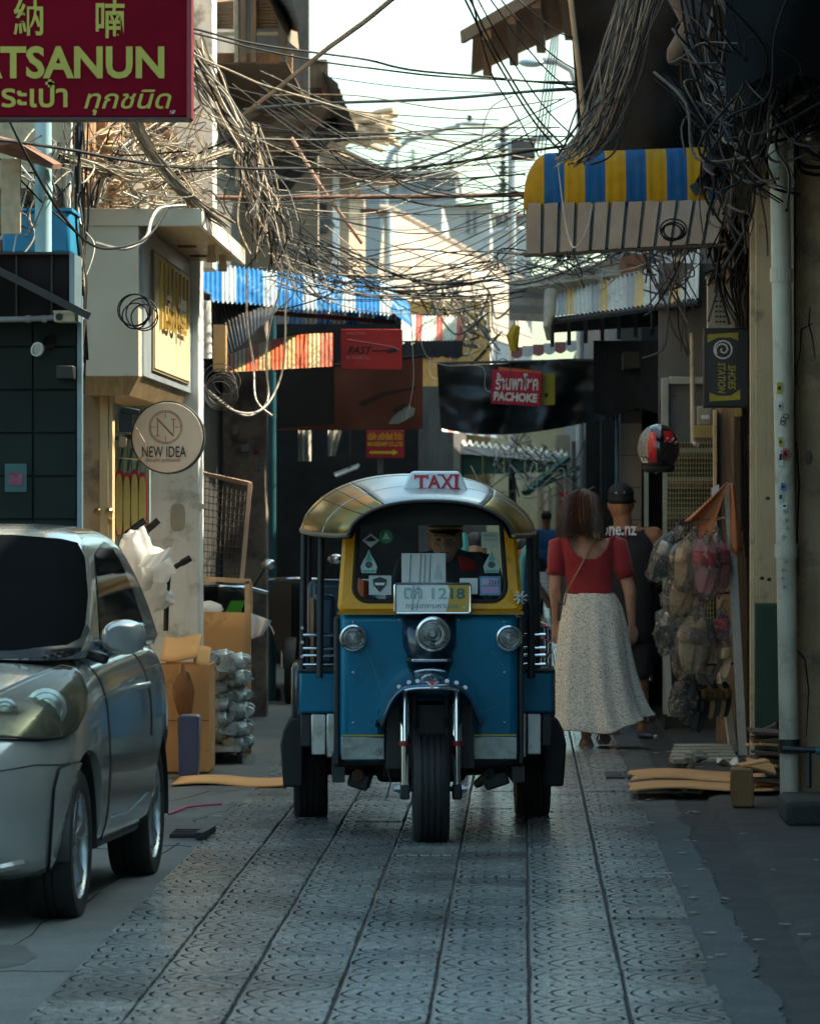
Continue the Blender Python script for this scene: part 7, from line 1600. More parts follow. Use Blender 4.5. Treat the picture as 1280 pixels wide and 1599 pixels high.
def hang(label, px, py, D, m1, m2, tilt=0, L=.26, n=2, bag=True, sz=1.0, bagsz=(.085, .06, .17)):
    b = T('hanging_slippers', label, 'slippers', P(px, py + 30, D), group='slippers hanging on the white rack')
    for k in range(n):
        slipper(P(px + (k - (n - 1) / 2) * 13 * sz, py + 3 * k, D - .01 + .03 * k), L * sz, .095 * sz, m1, m2, b, (random.uniform(-.06, .06), tilt + (k - .5) * .12, random.uniform(-.25, .25)))
    if bag:
        crumple(P(px, py - 4, D), (bagsz[0] * 1.35, bagsz[1] * 1.5, bagsz[2] * 1.12), 'plastic_bag', bagm, b, px * .37 + py, .34, 26, 18, (0, tilt, 0), pinch=.75)
    hook(P(px + 4, py - 50 * sz, D)).build('hook', blk2, b)
    return b
hang('dark slippers with silver straps in outermost top bag of rack', 1042, 868, 29.0, blk2, silv2, .45, .30, 2, True, 1, (.07, .06, .19))
hang('beige woven slippers in clear bag at the top of rack', 1072, 880, 28.85, beige, beige, .22, .30, 2, True, 1.05)
hang('pink and red sandals bagged at top of rack, left pair', 1100, 885, 28.8, pinkm, redm, .05, .32, 2, True, 1.05, (.08, .06, .19))
hang('pink and red sandals bagged next to the leaning white post', 1120, 880, 28.88, pinkm, redm, -.05, .32, 2, True, 1.0, (.06, .06, .19))
hang('beige espadrilles in clear bag below the top beige pair', 1066, 925, 28.95, beige, beige, .35, .28, 2, True, 1.05)
hang('black slippers with white print bagged at middle left of rack', 1050, 978, 29.05, blk2, silv2, .3, .30, 2, True, .95)
hang('tan slippers in a crumpled bag in the middle of rack', 1080, 1005, 28.85, beige, brn, .15, .32, 2, True, 1.1, (.09, .07, .21))
hang('pale brown slippers bagged low beside the middle bag', 1100, 1020, 28.9, beige, beige, .0, .27, 2, True, .95)
hang('dusky pink slipper above tan sole near white post', 1127, 985, 28.92, M('slipper_dusky', (.34, .09, .11), .6), redm, -.03, .27, 1, True, .9, (.045, .05, .13)); hang('single tan sole hanging lowest beside the white post', 1129, 1030, 28.9, beige, beige, -.02, .24, 1, False)
hang('black dotted slippers in bag near the bottom of rack', 1070, 1088, 28.95, blk2, blk2, .2, .28, 2, True, 1, (.07, .06, .15)); hang('black slippers hanging lowest on the rack', 1088, 1110, 28.95, blk2, blk2, .05, .28, 2, False, .9)
for k in range(5): hang('bronze and black slippers, %s of the low row of five' % ('leftmost', 'second', 'middle', 'fourth', 'rightmost')[k], 1098 + 8.5 * k, 1092 + 3 * (k % 2), 29.0 + .03 * k, gold2 if k % 2 else blk2, gold2, .02 * k - .04, .27, 1, False, .85)
# stacked pale slats at the foot of the rack, rag, paper, flat cardboard, carton, block
pstk = T('slat_stack', 'stack of pale wooden slats at foot of the rack', 'planks', V((RX(1105, 28.2), 28.4, .05)))
for k in range(5): MB().obox((RX(1106, 28.3) - .01 * k, 29.3 - .32 * k, .075 - .004 * k), (.36 + .01 * k, .24, .03), (0, 0, .02 * k)).build('slat', M('dirty_white_slat', (.36, .35, .29), .6, var=.15, dirt=((.2, .18, .13), .3, 6)), pstk, bevel=.003)
rg = T('grey_rag', 'crumpled grey rag on the slats at foot of rack', 'rag', P(1085, 1195, 27.8)); crumple(V((RX(1085, 27.6), 27.6, .10)), (.07, .05, .035), 'rag', M('grey_rag', (.30, .27, .22), .9, var=.3, vs=12, bump=.4, bs=20), rg, 77, .5, 24, 14)
tag(MB().grid(lambda u, v: V((RX(1118 + 34 * u, 27.5), 27.4 + .25 * v, .07 + .03 * math.sin(u * 5 + v * 3))), 8, 4).build('paper_scrap', white_paint, smooth='all', solid=.002), 'torn white paper scrap lying beside the grey rag', 'paper')
fc = T('flat_cardboard', 'long flattened cardboard with folded flap on right pavement', 'cardboard', V((RX(1070, 25.3), 25.3, .03)))
def cfn(u, v): return V((RX(982 + 215 * u + 6 * v, 25.3) + .06 * max(0, 1 - u * 9) * mnoise.noise(V((v * 14, 3, 1))), 24.7 + 1.5 * v + .15 * math.sin(u * 4), .070 + .007 * math.sin(u * 6.5) + .010 * u))
MB().grid(lambda u, v: cfn(u, v * .46), 24, 4).build('sheet', cardboard, fc, smooth='all', solid=.008); MB().grid(lambda u, v: cfn(u, .5 + v * .5) + V((0, 0, .012 * v + .012 * (1 - u))), 24, 4).build('flap', cardboard, fc, smooth='all', solid=.008)
cbx = T('crushed_carton', 'crushed brown carton standing on the right pavement', 'box', V((RX(1165, 23.6), 23.7, .05)))
MB().loft([[V((RX(1158, 23.6) + sx * w_ + o, 23.6 + sy * .10, z)) for sx, sy in ((-1, -1), (1, -1), (1.05, 1), (-.9, 1))] for z, w_, o in ((.06, .052, 0), (.15, .062, -.004), (.255, .054, -.006))]).build('carton', M('brown_carton', (.25, .135, .055), .8, var=.15), cbx, bevel=.008); MB().obox((RX(1176, 23.6), 23.7, .275), (.15, .2, .012), (0, -.18, .1)).build('lid_flap', cardboard, cbx)
MB().obox((RX(1190, 23.8), 23.95, .245), (.14, .2, .012), (.2, .25, .1)).build('lid_flap', cardboard, cbx)
hp_ = T('folded_carton_heap', 'heap of folded dark cartons beside the downpipe base', 'cardboard', V((RX(1195, 25), 25, .05)))
for k in range(9): MB().obox((RX(1194, 25) + random.uniform(-.03, .03), 25 + random.uniform(-.15, .15), .09 + k * .035), (.16, .3, .014), (random.uniform(-.06, .06), random.uniform(-.1, .1), random.uniform(-.3, .3))).build('folded_carton', cardboard if k % 3 == 0 else M('dark_carton', (.09, .065, .045), .8), hp_)
ph = T('dark_pipework', 'dark water pipes at the base of the right pier', 'pipe', V((RX(1235, 23), 23, .05)))
MB().tube([P(1196, 1165, 25.5), P(1196, 1140, 25.4), P(1215, 1132, 25.3)], .02, 8).build('elbow', dark_metal, ph, smooth=True); MB().tube([P(1222, 1170, 23.0), P(1290, 1172, 22.9)], .016, 8).build('pipe', dark_metal, ph, smooth=True); MB().tube([P(1262, 1172, 22.95), P(1262, 1230, 22.9)], .014, 8).build('pipe', dark_metal, ph, smooth=True)
MB().tube([P(1273, 1173, 22.9), P(1295, 1173, 22.9)], .018, 8).build('blue_tap', M('blue_tap', (.02, .18, .25), .4), ph)
blk_ = T('concrete_block', 'dark stained concrete block by the downpipe foot', 'block', V((RX(1265, 22.4), 22.4, .05)))
MB().box(RX(1228, 22.2), 2.2, 22.25, 23.0, .04, .17).build('block', damp, blk_, bevel=.03, seg=3)
dg_ = T('drain_grates', 'dark slotted drain covers beneath the flat cardboard', 'drain', V((RX(985, 27), 27, .022)))
for k in range(4):
    f = MB().box(RX(945 + 33 * k, 27.0), RX(945 + 33 * k + 29, 27.0), 26.75, 27.35, .022, .030).build('cover', dark_metal, dg_)
    for q_ in range(5): MB().box(RX(949 + 33 * k, 27), RX(949 + 33 * k + 21, 27), 26.82 + .1 * q_, 26.86 + .1 * q_, .030, .035).build('bar', M('drain_bar', (.10, .11, .11), .5, .4), f)
bt = T('squashed_bottle', 'small crushed plastic bottle on the right pavement', 'bottle', V((RX(1010, 31.3), 31.3, .03)))
MB().tube([V((RX(998, 31.3), 31.3, .05)), V((RX(1008, 31.3), 31.25, .055)), V((RX(1020, 31.3), 31.2, .05))], [.02, .028, .012], 8).build('bottle', M('dark_blue_plastic', (.03, .04, .10), .2), bt, smooth=True); MB().lathe([(.012, 0), (.012, .02)], V((RX(1020, 31.3), 31.2, .05)), (1, -.3, 0), 8).build('cap', white_paint, bt)
lit = random.Random(4)
lm = MB()
for k in range(60):
    x, y = lit.uniform(.6, 1.45), lit.uniform(15, 31); lm.obox((x, y, .026 + .03 * (x > 1.0)), (lit.uniform(.01, .035), lit.uniform(.01, .05), .003), (0, 0, lit.uniform(0, 3)))
for k in range(25):
    x, y = lit.uniform(-2.0, -1.5), lit.uniform(20, 31); lm.obox((x, y, .025), (lit.uniform(.008, .03), lit.uniform(.01, .04), .003), (0, 0, lit.uniform(0, 3)))
tag(lm.build('litter', M('pale_litter', (.30, .28, .24), .8, var=.4, vs=20)), 'scattered scraps of pale litter along both gutters', 'litter', kind='stuff')
# parked scooter partly hidden behind the man
bike('dark scooter parked behind the woman by grille', 1000, 34.6, 0, None)

# ------------------------------------------------------------------ right side awnings
yb1, yb2 = M('awning_yellow', (.24, .15, .004), .75, spec=.1, var=.2, dirt=((.22, .16, .02), .25, 4)), M('awning_deep_blue', (.001, .055, .18), .75, spec=.1, var=.2, dirt=((.01, .08, .16), .25, 4))
cor = M('corrugated_silver', (.15, .165, .17), .6, .15, var=.25, vs=4, dirt=((.16, .15, .14), .3, 3))
ya = T('yellow_blue_awning', 'yellow and blue curved awning with silver corrugated skirt', 'awning', P(980, 395, 27.6))
def ycurve(t, v):              # t along 0(left)..1, v 0 lower edge .. 1 upper edge; a quarter round hood
    D = 28.3 - 1.25 * t; px = 817 + 320 * t; lo = 329 - 8 * t; a = v * math.pi / 2
    hgt = .38 * (1 if t > .13 else .25 + .75 * math.sqrt(max(0, 1 - ((.13 - t) / .13) ** 2)))
    base = P(px, lo, D); return base + V((0, .40 * (1 - math.cos(a)), hgt * math.sin(a)))
for k in range(10):
    MB().grid(lambda u, v: ycurve((k + u) / 10, v) + V((0, -.006 * math.copysign(abs(math.sin(u * 4 * math.pi)) ** .5, math.sin(u * 4 * math.pi)), 0)), 12, 8).build('panel', yb1 if k % 2 == 0 else yb2, ya, smooth='all')
# quarter-round closing cheek at the left end
ck = MB(); base = [ycurve(0, v / 10) for v in range(11)]; ck.prism(base + [base[0] + V((0, .42, 0))], (.01, 0, 0)); ck.build('cheek', yb1, ya)
for k in range(12):
    def fs(u, v):
        t = (k + u) / 12; D = 28.3 - 1.25 * t; px = 821 + 316 * t; y0 = 318 - 6 * t; y1 = 397 - 18 * t; cx = px - 14 * v * t
        return P(cx, y0 + (y1 - y0) * v, D - .02 - .05 * v) + V((0, -.018 * (1 if .12 < u < .9 else -1) * (1 - .0 * v), .006 * mnoise.noise(V((px * .05, v * 3, 0)))))
    MB().grid(fs, 16, 5).build('skirt_panel', cor, ya, smooth=45)
MB().tube([P(820, 398, 28.25), P(1136, 380, 27.0)], .016, 8).build('edge_pipe', dark_metal, ya)
for k in range(8): MB().grid(lambda u, v: P(828 + 38 * (k + u), 384 + 14 * v - 1.5 * k, 28.7 - .15 * k), 6, 1).build('inner_valance', yb1 if k % 2 else black, ya)
coil('cable_coil', 'small dark cable coil on the silver corrugated skirt', P(1050, 360, 27.0), .075, 5, cab_blk, .005, 8, .8)
# second awning, white with ochre stripes
wh1, wh2, wh3 = M('awning_dirty_white', (.50, .49, .44), .55, .1, var=.15, dirt=((.28, .24, .18), .3, 3)), M('awning_ochre', (.52, .35, .12), .55, var=.15), M('awning_grey', (.30, .30, .30), .55, var=.15)
wa = awning('ochre_white_awning', 'dirty white awning with ochre stripes right of centre', P(858, 462, 34.6), P(1092, 390, 32.2), P(1090, 466, 31.4), P(858, 497, 33.9), 17, [wh1, wh3, wh2, wh1], 2, .010)
for k in range(5): MB().grid(lambda u, v: P(795 + 64 * u, 440 + 12 * (k + v) + 3 * u, 35.3 - .3 * u + .05 * v), 4, 2).build('end_slat', wh3 if k % 2 else wh1, wa, smooth='all')
MB().prism([P(795, 442, 35.2), P(860, 430, 34.7), P(1000, 396, 33.1), P(1002, 424, 33.0), P(862, 462, 34.6), P(798, 452, 35.1)], (0, .03, 0)).build('top_board', M('mouldy_board', (.30, .27, .21), .8, var=.3, vs=3, dirt=((.13, .11, .09), .4, 3)), wa)
MB().prism([P(968, 402, 32.95), P(1010, 394, 32.8), P(1010, 420, 32.8), P(968, 428, 32.95)], (0, .02, 0)).build('rust_patch', rust, wa)
MB().tube([P(860, 503, 33.9), P(1092, 472, 31.4)], .02, 8).build('edge_pipe', dark_metal, wa)
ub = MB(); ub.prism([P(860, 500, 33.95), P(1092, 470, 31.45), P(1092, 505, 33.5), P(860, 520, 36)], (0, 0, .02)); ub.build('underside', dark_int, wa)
for k in range(9): MB().bar(P(862 + 26 * k, 503 - 3 * k, 33.9 - .27 * k), P(862 + 26 * k, 540 - 3 * k, 35.6 - .2 * k), .03, .02).build('purlin', dark_metal, wa)
pb = T('hanging_dirty_sack', 'crumpled dirty plastic strip hanging from the ochre awning', 'bag', P(856, 530, 33.8)); MB().tube([P(860, 455, 33.9), P(858, 490, 33.8), P(854, 510, 33.75), P(857, 530, 33.8)], [.05, .045, .03, .02], 9).build('strip', M('dirty_film', (.42, .40, .34), .4, var=.3, vs=12, bump=.6, bs=20), pb, smooth=True)
tag(MB().tube([P(806, 508, 35), P(800, 525, 35), P(803, 548, 35)], [.03, .05, .025], 8).build('yellow_bag', M('yellow_plastic', (.50, .36, .02), .4), smooth=True), 'small yellow plastic bag hanging under ochre awning end', 'bag')
sc_ = T('scallop_awning', 'short pink and white scalloped valance under ochre awning', 'awning', P(850, 558, 36.5))
for k in range(6): MB().grid(lambda u, v: P(798 + 17 * (k + u), 542 - 2 * k + (14 + 4 * math.sin(math.pi * u)) * v, 36.5), 6, 2).build('panel', M('dull_red_stripe', (.36, .14, .13), .7) if k % 2 == 0 else white_paint, sc_)
# black tarpaulin curtain with signs
tarp = M('black_sheet', (.010, .011, .012), .9, spec=.08); tarp2 = M('blue_black_tarp', (.014, .022, .027), .42, var=.3, vs=3, bump=.5, bs=5)
bt_ = T('black_tarpaulin', 'sagging black tarpaulin hanging across the alley over taxi', 'tarpaulin', P(800, 680, 36))
def tf(u, v):
    x = 682 + 262 * u; top = 568 + 8 * math.sin(u * 6) * .4 - 6 * u; bot = 668 + 16 * math.sin(math.pi * u ** .8) - 14 * u
    return P(x + 6 * (1 - u) * v, top + (bot - top) * v, 36 + .10 * math.sin(u * 15 + v * 2) * (.3 + v) + .05 * mnoise.noise(V((u * 9, v * 5, 1))) - .4 * u)
MB().grid(tf, 70, 22).build('sheet', tarp2, bt_, smooth='all')
MB().tube([P(684, 567, 36), P(946, 562, 35.6)], .012, 6).build('rope', cab_grey, bt_)
ps = T('red_shop_sign', 'red sign reading PACHOKE on the black tarpaulin', 'sign', P(806, 635, 35.3))
DZ = 35.2
MB().prism([P(768, 577, DZ), P(846, 582, DZ), P(843, 635, DZ), P(766, 630, DZ)], (0, .03, 0)).build('board', M('sign_crimson', (.50, .006, .045), .5), ps, bevel=.003)
MB().prism([P(778, 573, DZ + .05), P(847, 579, DZ + .05), P(847, 588, DZ + .05), P(778, 582, DZ + .05)], (0, .03, 0)).build('orange_board', M('sign_orange', (.55, .14, .02), .5), ps)
wt = M('letter_white', (.75, .74, .72), .5)
o_ = P(773, 609, DZ - .002); text('ร้านพาโชค', o_, P(840, 610, DZ - .002) - o_, V((0, 0, 27 * DZ / FPX)), wt, ps, bold=.03, shear=.1); o_ = P(770, 625, DZ - .002); text('PACHOKE', o_, P(839, 629, DZ - .002) - o_, V((0, 0, 14 * DZ / FPX)), wt, ps, bold=.05, shear=.1)
yc = T('yellow_card', 'dark yellow card hanging behind the PACHOKE sign', 'sign', P(855, 634, DZ + .1)); MB().prism([P(842, 584, DZ + .1), P(866, 583, DZ + .1), P(866, 632, DZ + .1), P(842, 633, DZ + .1)], (0, .02, 0)).build('card', M('sign_olive_yellow', (.36, .33, .02), .5), yc, bevel=.002); MB().prism([P(850, 614, DZ + .097), P(855, 614, DZ + .097), P(855, 620, DZ + .097), P(850, 620, DZ + .097)], (0, .002, 0)).build('mark', ik, yc)
# high black tarpaulins and roof at upper right
ht = T('high_black_tarpaulin', 'heavy black tarpaulin hanging high at upper right', 'tarpaulin', P(1040, 250, 30))
def hf(u, v):
    x = 884 + 330 * u + 22 * v * (1 - u); return P(x, -60 + (312 + 40 * math.exp(-((u - .5) / .2) ** 2)) * v, 30 + .18 * math.sin(u * 11 + v) * (.4 + .6 * v) + .08 * mnoise.noise(V((u * 7, v * 6, 2))) - 1.2 * u)
MB().grid(hf, 60, 24).build('sheet', tarp, ht, smooth='all')
MB().tube([P(886, -40, 29.9), P(905, 120, 29.9), P(912, 200, 29.9), P(895, 240, 29.9)], .018, 8).build('edge_rope', M('tan_rope', (.32, .25, .16), .8), ht, smooth=True)
MB().tube([P(1060, -20, 27.8), P(1090, 40, 27.8), P(1056, 90, 27.9), P(1042, 96, 27.9)], [.1, .11, .08, .02], 10).build('fold', M('grey_tarp', (.05, .052, .055), .5), ht, smooth=True)
mr = T('dark_lean_roof', 'dark corrugated lean-to roof above the right pier', 'roof', (1.6, 24, 3.5))
for k in range(7): MB().grid(lambda u, v: V((1.02 + .16 * (k + u), 21.0 + 7.2 * v, 3.52 + .10 * (k + u) + .012 * math.sin(u * 19))), 12, 2).build('sheet', M('charcoal_sheet', (.06, .06, .062), .6, .2), mr, smooth='all')
for y in (21.2, 23.2, 25.2, 27.2): MB().bar((1.0, y, 3.46), (2.2, y, 4.2), .05, .07).build('rafter', dark_metal, mr)
MB().grid(lambda u, v: V((.92 + 1.5 * u, 20.9 + .08 * math.sin(u * 13 + v * 3), 4.7 - (1.28 - .12 * math.sin(u * 9) - .1 * u) * v)), 40, 12).build('sagging_tarp', tarp, mr, smooth='all')
for k, (a_, b_2) in enumerate(((1262, 225), (1268, 265))):
    pass
# timber eave with rafters, upper centre right
ev = T('timber_eave', 'old timber eave with rafters jutting in at top right', 'roof', P(810, 60, 44))
A, B2, C2, D2 = P(738, 60, 44), P(895, -40, 42), P(905, 40, 44.5), P(735, 118, 47)
MB().prism([A, B2, C2, D2], (0, 0, .04)).build('boarding', plank_brown, ev)
for k in range(4): MB().bar(A.lerp(B2, .14 + .25 * k) - V((0, .05, .05)), D2.lerp(C2, .16 + .25 * k) - V((0, 0, .05)), .09, .10).build('rafter', wood if k else plank_brown, ev)
MB().bar(A - V((.1, .1, 0)), B2 - V((0, .1, 0)), .04, .12).build('fascia', wood, ev)
MB().box(RX(798, 40), RX(835, 40), 40, 40.4, RZ(245, 40), RZ(215, 40)).build('grey_block', M('dull_grey_board', (.14, .13, .125), .7), ev)
# ================================================================== overhead cables
def smoothpath(pts, n=8):
    pts = [V(p) for p in pts]; out = []
    for i in range(len(pts) - 1):
        p0, p1, p2, p3 = pts[max(i - 1, 0)], pts[i], pts[i + 1], pts[min(i + 2, len(pts) - 1)]
        for k in range(n):
            t = k / n; out.append(.5 * ((2 * p1) + (p2 - p0) * t + (2 * p0 - 5 * p1 + 4 * p2 - p3) * t * t + (3 * p1 - p0 - 3 * p2 + p3) * t ** 3))
    return out + [pts[-1]]
def cable(label, pts, r, mat, name='overhead_cable', group='single cables strung across the alley', n=7):
    L = len(pts); pp = [P(*p) for p in pts]; pp = smoothpath(pp, n)
    pp = [p + V((0, 0, .012 * mnoise.noise(p * 1.3))) for p in pp]
    return tag(MB().tube(pp, r, 6).build(name, mat, smooth=True), label, 'cable', group)
K, G, Tn, Wt = cab_blk, cab_grey, cab_tan, cab_white
sv = M('cable_slate', (.035, .05, .055), .45)
cable('thick slate cable rising diagonally from left balcony to top centre', [(350, 205, 30), (400, 165, 29.5), (500, 85, 27), (612, 0, 25), (660, -40, 24)], .014, sv)
cable('thick slate cable running level above the far street lamp', [(380, 172, 30), (440, 167, 30), (560, 160, 30), (720, 152, 30), (900, 138, 30)], .011, sv)
cable('upper black cable of the pair crossing the open sky', [(297, 45, 26), (400, 68, 27), (560, 92, 28), (660, 112, 28), (900, 132, 29)], .007, K); cable('lower black cable of the pair crossing the open sky', [(297, 52, 26), (420, 80, 27), (560, 105, 28), (720, 122, 28), (900, 128, 29)], .006, K)
cable('thin black cable sagging from balcony corner to right edge of sky', [(510, 120, 34), (640, 138, 34), (760, 144, 34), (900, 141, 34)], .004, K)
cable('tan cable slanting down from the red sign across the balcony', [(296, 82, 25), (400, 128, 27), (520, 165, 29), (640, 205, 31), (760, 236, 33), (900, 262, 35)], .006, Tn)
cable('black cable hanging level at the street lamp arm height', [(400, 205, 33), (560, 207, 33), (700, 210, 34), (900, 214, 34)], .006, K); cable('black cable just under the street lamp arm', [(400, 215, 34), (500, 219, 34), (640, 217, 34), (740, 222, 34), (790, 216, 34)], .005, K)
cable('heavy black cable rising to the yellow awning corner', [(330, 262, 31), (450, 262, 31), (560, 264, 31), (640, 262, 31), (740, 250, 31), (830, 236, 31), (900, 226, 31)], .011, K); cable('black cable drooping below the heavy black cable', [(400, 255, 30), (500, 272, 31), (600, 276, 31), (700, 279, 31), (820, 272, 31)], .006, K)
cable('black cable dipping to a sharp V over far roofs', [(540, 262, 33), (620, 275, 33), (694, 297, 33), (740, 280, 33), (820, 272, 33)], .005, K); cable('black cable diving from balcony to rust bar', [(470, 225, 30), (540, 240, 30), (600, 270, 30), (650, 300, 30), (720, 308, 30), (810, 300, 30)], .006, K)
cable('black cable falling from upper left to the far roof', [(400, 130, 29), (480, 200, 30), (560, 278, 31), (640, 315, 32), (720, 322, 32), (820, 308, 32)], .006, K); cable('long black cable beneath the red sign', [(-20, 219, 22), (90, 232, 23), (200, 252, 24), (320, 262, 26), (480, 262, 28)], .009, K)
cable('black cable curving down over the blue box at left', [(12, 183, 22), (45, 250, 22), (90, 325, 22.5), (135, 375, 23), (175, 388, 23.5), (230, 372, 24), (262, 325, 24.5)], .007, K); cable('frayed white cable looping over the sign box canopy', [(150, 380, 24.6), (195, 390, 24.6), (228, 372, 24.7), (236, 345, 24.8), (250, 325, 24.9), (290, 320, 25)], .011, Wt)
for k, (a_, lb) in enumerate((((722, -10, 26), 'leftmost'), ((730, -10, 26), 'second'), ((742, -10, 27), 'third'), ((760, -10, 27), 'fourth'), ((775, -10, 28), 'fifth'), ((800, -10, 28), 'rightmost'))):
    ends = [(888, 250, 30), (882, 232, 30), (900, 218, 30), (905, 150, 30), (900, 110, 30), (895, 60, 30)][k]
    cable('%s of the six black cables fanning from top centre' % lb, [a_, (a_[0] + (ends[0] - a_[0]) * .35 - 6, a_[1] + (ends[1]) * .42, 28), (a_[0] + (ends[0] - a_[0]) * .7, ends[1] * .78, 29), ends], .007 if k < 2 else .005, K, group='cables fanning from top centre')
cable('black cable falling steeply left of the yellow awning', [(735, -10, 27), (765, 110, 28), (800, 170, 29), (850, 260, 31), (880, 300, 33)], .005, K); cable('thin looping cable between sky and yellow awning', [(800, 150, 33), (765, 170, 33), (752, 220, 33), (765, 260, 33), (800, 295, 33), (818, 300, 33)], .004, K)
for k in range(7):
    y = 330 + 13 * k; cable('lower sagging cable, %s of seven over the rusty roof' % ('first', 'second', 'third', 'fourth', 'fifth', 'sixth', 'seventh')[k], [(430, y + 15 + 4 * k, 31), (540, y + 60, 32), (650, y + 48, 34), (740, y + 12, 35), (840, y - 32 - 4 * k, 33)], .0045, (K, G, K, Tn, K, G, K)[k], group='cables sagging over the rusty roof')
rb_ = T('rust_bar', 'rusty steel bar spanning the alley at awning height', 'bar', P(575, 308, 31.8)); MB().tube([P(290, 309, 31), P(640, 307, 32), P(822, 304, 32.5)], .017, 10).build('bar', rust, rb_, smooth=True); MB().tube([P(455, 215, 31.6), P(500, 290, 31.6), P(565, 380, 31.8)], .012, 8).build('stay', M('pinkish_pipe', (.45, .27, .2), .6), rb_)
# white loops hanging in front of the orange awning
for k, pl_ in enumerate(([(438, 400, 31), (440, 440, 31), (424, 500, 31), (415, 560, 31), (419, 620, 31), (400, 645, 30.6), (360, 640, 30.3), (315, 600, 30)], [(450, 420, 31), (446, 480, 31), (445, 540, 31), (438, 590, 31), (415, 635, 30.8), (380, 650, 30.5), (330, 615, 30.1)], [(385, 420, 31), (386, 500, 31), (396, 570, 31), (400, 625, 30.8), (425, 650, 30.8)])):
    cable('%s white cable looping in front of the orange awning' % ('left', 'right', 'middle')[k], pl_, .007, Wt, 'looping_cable', 'white loops in front of orange awning')
cable('thin white cable hanging down over the brown banner', [(640, 470, 34), (644, 540, 34), (645, 600, 34), (634, 655, 34)], .004, Wt, 'looping_cable'); cable('thin white wire curling past the black tarpaulin', [(655, 525, 35), (668, 558, 35), (700, 570, 35), (752, 572, 35), (757, 605, 35), (766, 612, 35)], .004, Wt, 'looping_cable'); cable('thin grey wire ring around the PACHOKE sign', [(764, 605, 34.8), (768, 575, 34.8), (785, 560, 34.8), (797, 575, 34.8), (793, 595, 34.8), (775, 603, 34.8)], .004, G, 'looping_cable')
cable('pale cable hanging in a loop below the yellow awning', [(870, 245, 27), (876, 300, 27), (885, 360, 26.9), (897, 385, 26.8), (915, 360, 26.8), (925, 318, 26.8)], .005, Wt, 'looping_cable')
for k, r_ in enumerate((32, 44)):
    cable('%s black cable loop on the right pier' % ('inner', 'outer')[k], [(1300, 195 + 4 * k, 23.2), (1262 - 6 * k, 205, 23.2), (1244 - 3 * k, 230 + 6 * k, 23.2), (1252, 258 + 10 * k, 23.2), (1300, 262 + 12 * k, 23.2)], .011, K, 'looping_cable', 'black loops on the right pier')
# grouped tangles: nobody could count these strands
def tangle(name, label, n, starts, ends, D0, D1, mats, r=(.003, .007), sag=(0, 40), jit=25, seed=1, mid=2):
    rr = random.Random(seed); mbs = [MB() for _ in mats]
    for k in range(n):
        a = (rr.uniform(*starts[0]), rr.uniform(*starts[1])); b = (rr.uniform(*ends[0]), rr.uniform(*ends[1])); da, db = rr.uniform(D0, D1), rr.uniform(D0, D1); sg_ = rr.uniform(*sag); pts = [P(*a, da)]
        for m_ in range(1, mid + 1):
            t = m_ / (mid + 1); pts.append(P(a[0] + (b[0] - a[0]) * t + rr.gauss(0, jit), a[1] + (b[1] - a[1]) * t + sg_ * 4 * t * (1 - t) + rr.gauss(0, jit), da + (db - da) * t))
        pts.append(P(*b, db)); mbs[rr.randrange(len(mats))].tube(smoothpath(pts, 6), rr.uniform(*r), 5, cap=False)
    t = T(name, label, 'cables', P((starts[0][0] + ends[0][1]) / 2, (starts[1][0] + ends[1][1]) / 2, (D0 + D1) / 2)); t['kind'] = 'stuff'
    for mb, m_ in zip(mbs, mats):
        if mb.v: tag(mb.build('strands', m_, t, smooth=True, recalc=False), kind='stuff')
    return t
tangle('cable_tangle', 'sunlit nest of tan cables above the white sign box', 62, ((125, 320), (190, 320)), ((125, 340), (190, 330)), 24.6, 27.5, [Tn, Wt, Tn, K], (.002, .0055), (-30, 30), 34, 11, 3)
tangle('cable_tangle', 'tan cable bundle slanting from red sign to balcony foot', 46, ((280, 320), (45, 130)), ((370, 400), (190, 240)), 25, 29, [Tn, Wt, K], (.003, .0065), (-5, 15), 7, 12)
tangle('cable_tangle', 'dark cables pouring down beside the balcony braces', 60, ((365, 405), (190, 240)), ((380, 470), (330, 430)), 28.5, 31, [K, G, K, Tn], (.003, .006), (0, 10), 14, 13)
tangle('cable_tangle', 'fan of cables running from left nest across to the right', 52, ((300, 430), (110, 330)), ((740, 910), (150, 340)), 28, 34, [K, K, G, Tn], (.002, .0045), (5, 55), 10, 14)
tangle('cable_tangle', 'mass of dark cables sagging between the awnings', 34, ((400, 520), (350, 440)), ((700, 860), (380, 470)), 31, 36, [K, G, Tn, K], (.003, .006), (10, 50), 14, 15)
tangle('cable_tangle', 'knotted cables on the blue awning top', 20, ((420, 480), (330, 420)), ((440, 640), (400, 450)), 31.5, 34, [K, G, Wt, Tn], (.0025, .006), (-10, 40), 26, 16, 3)
tangle('cable_tangle', 'knotted cables on top of the ochre striped awning', 40, ((740, 900), (395, 440)), ((860, 1080), (380, 412)), 32, 35, [K, G, Tn, Wt], (.003, .007), (-10, 25), 22, 17, 3)
tangle('cable_tangle', 'cables tangled between tarpaulin and far roof', 40, ((640, 760), (420, 500)), ((690, 800), (440, 570)), 38, 50, [K, G, Tn, Wt], (.004, .010), (0, 30), 22, 18)
tangle('cable_tangle', 'tan cable bundle sweeping down from top right to awning corner', 55, ((960, 1040), (-40, 0)), ((865, 925), (225, 262)), 26.4, 27.6, [Tn, G, G, K], (.003, .006), (30, 70), 9, 19)
tangle('cable_tangle', 'dark cables dangling from roof behind box sign', 70, ((1060, 1240), (-20, 120)), ((1100, 1200), (200, 420)), 25.5, 28, [K, K, G], (.004, .010), (0, 40), 22, 20, 3)
tangle('cable_tangle', 'dark cables falling along the pole onto box sign', 34, ((1100, 1190), (260, 340)), ((1100, 1180), (420, 520)), 27.4, 28.3, [K, G, K], (.004, .009), (0, 10), 10, 21)
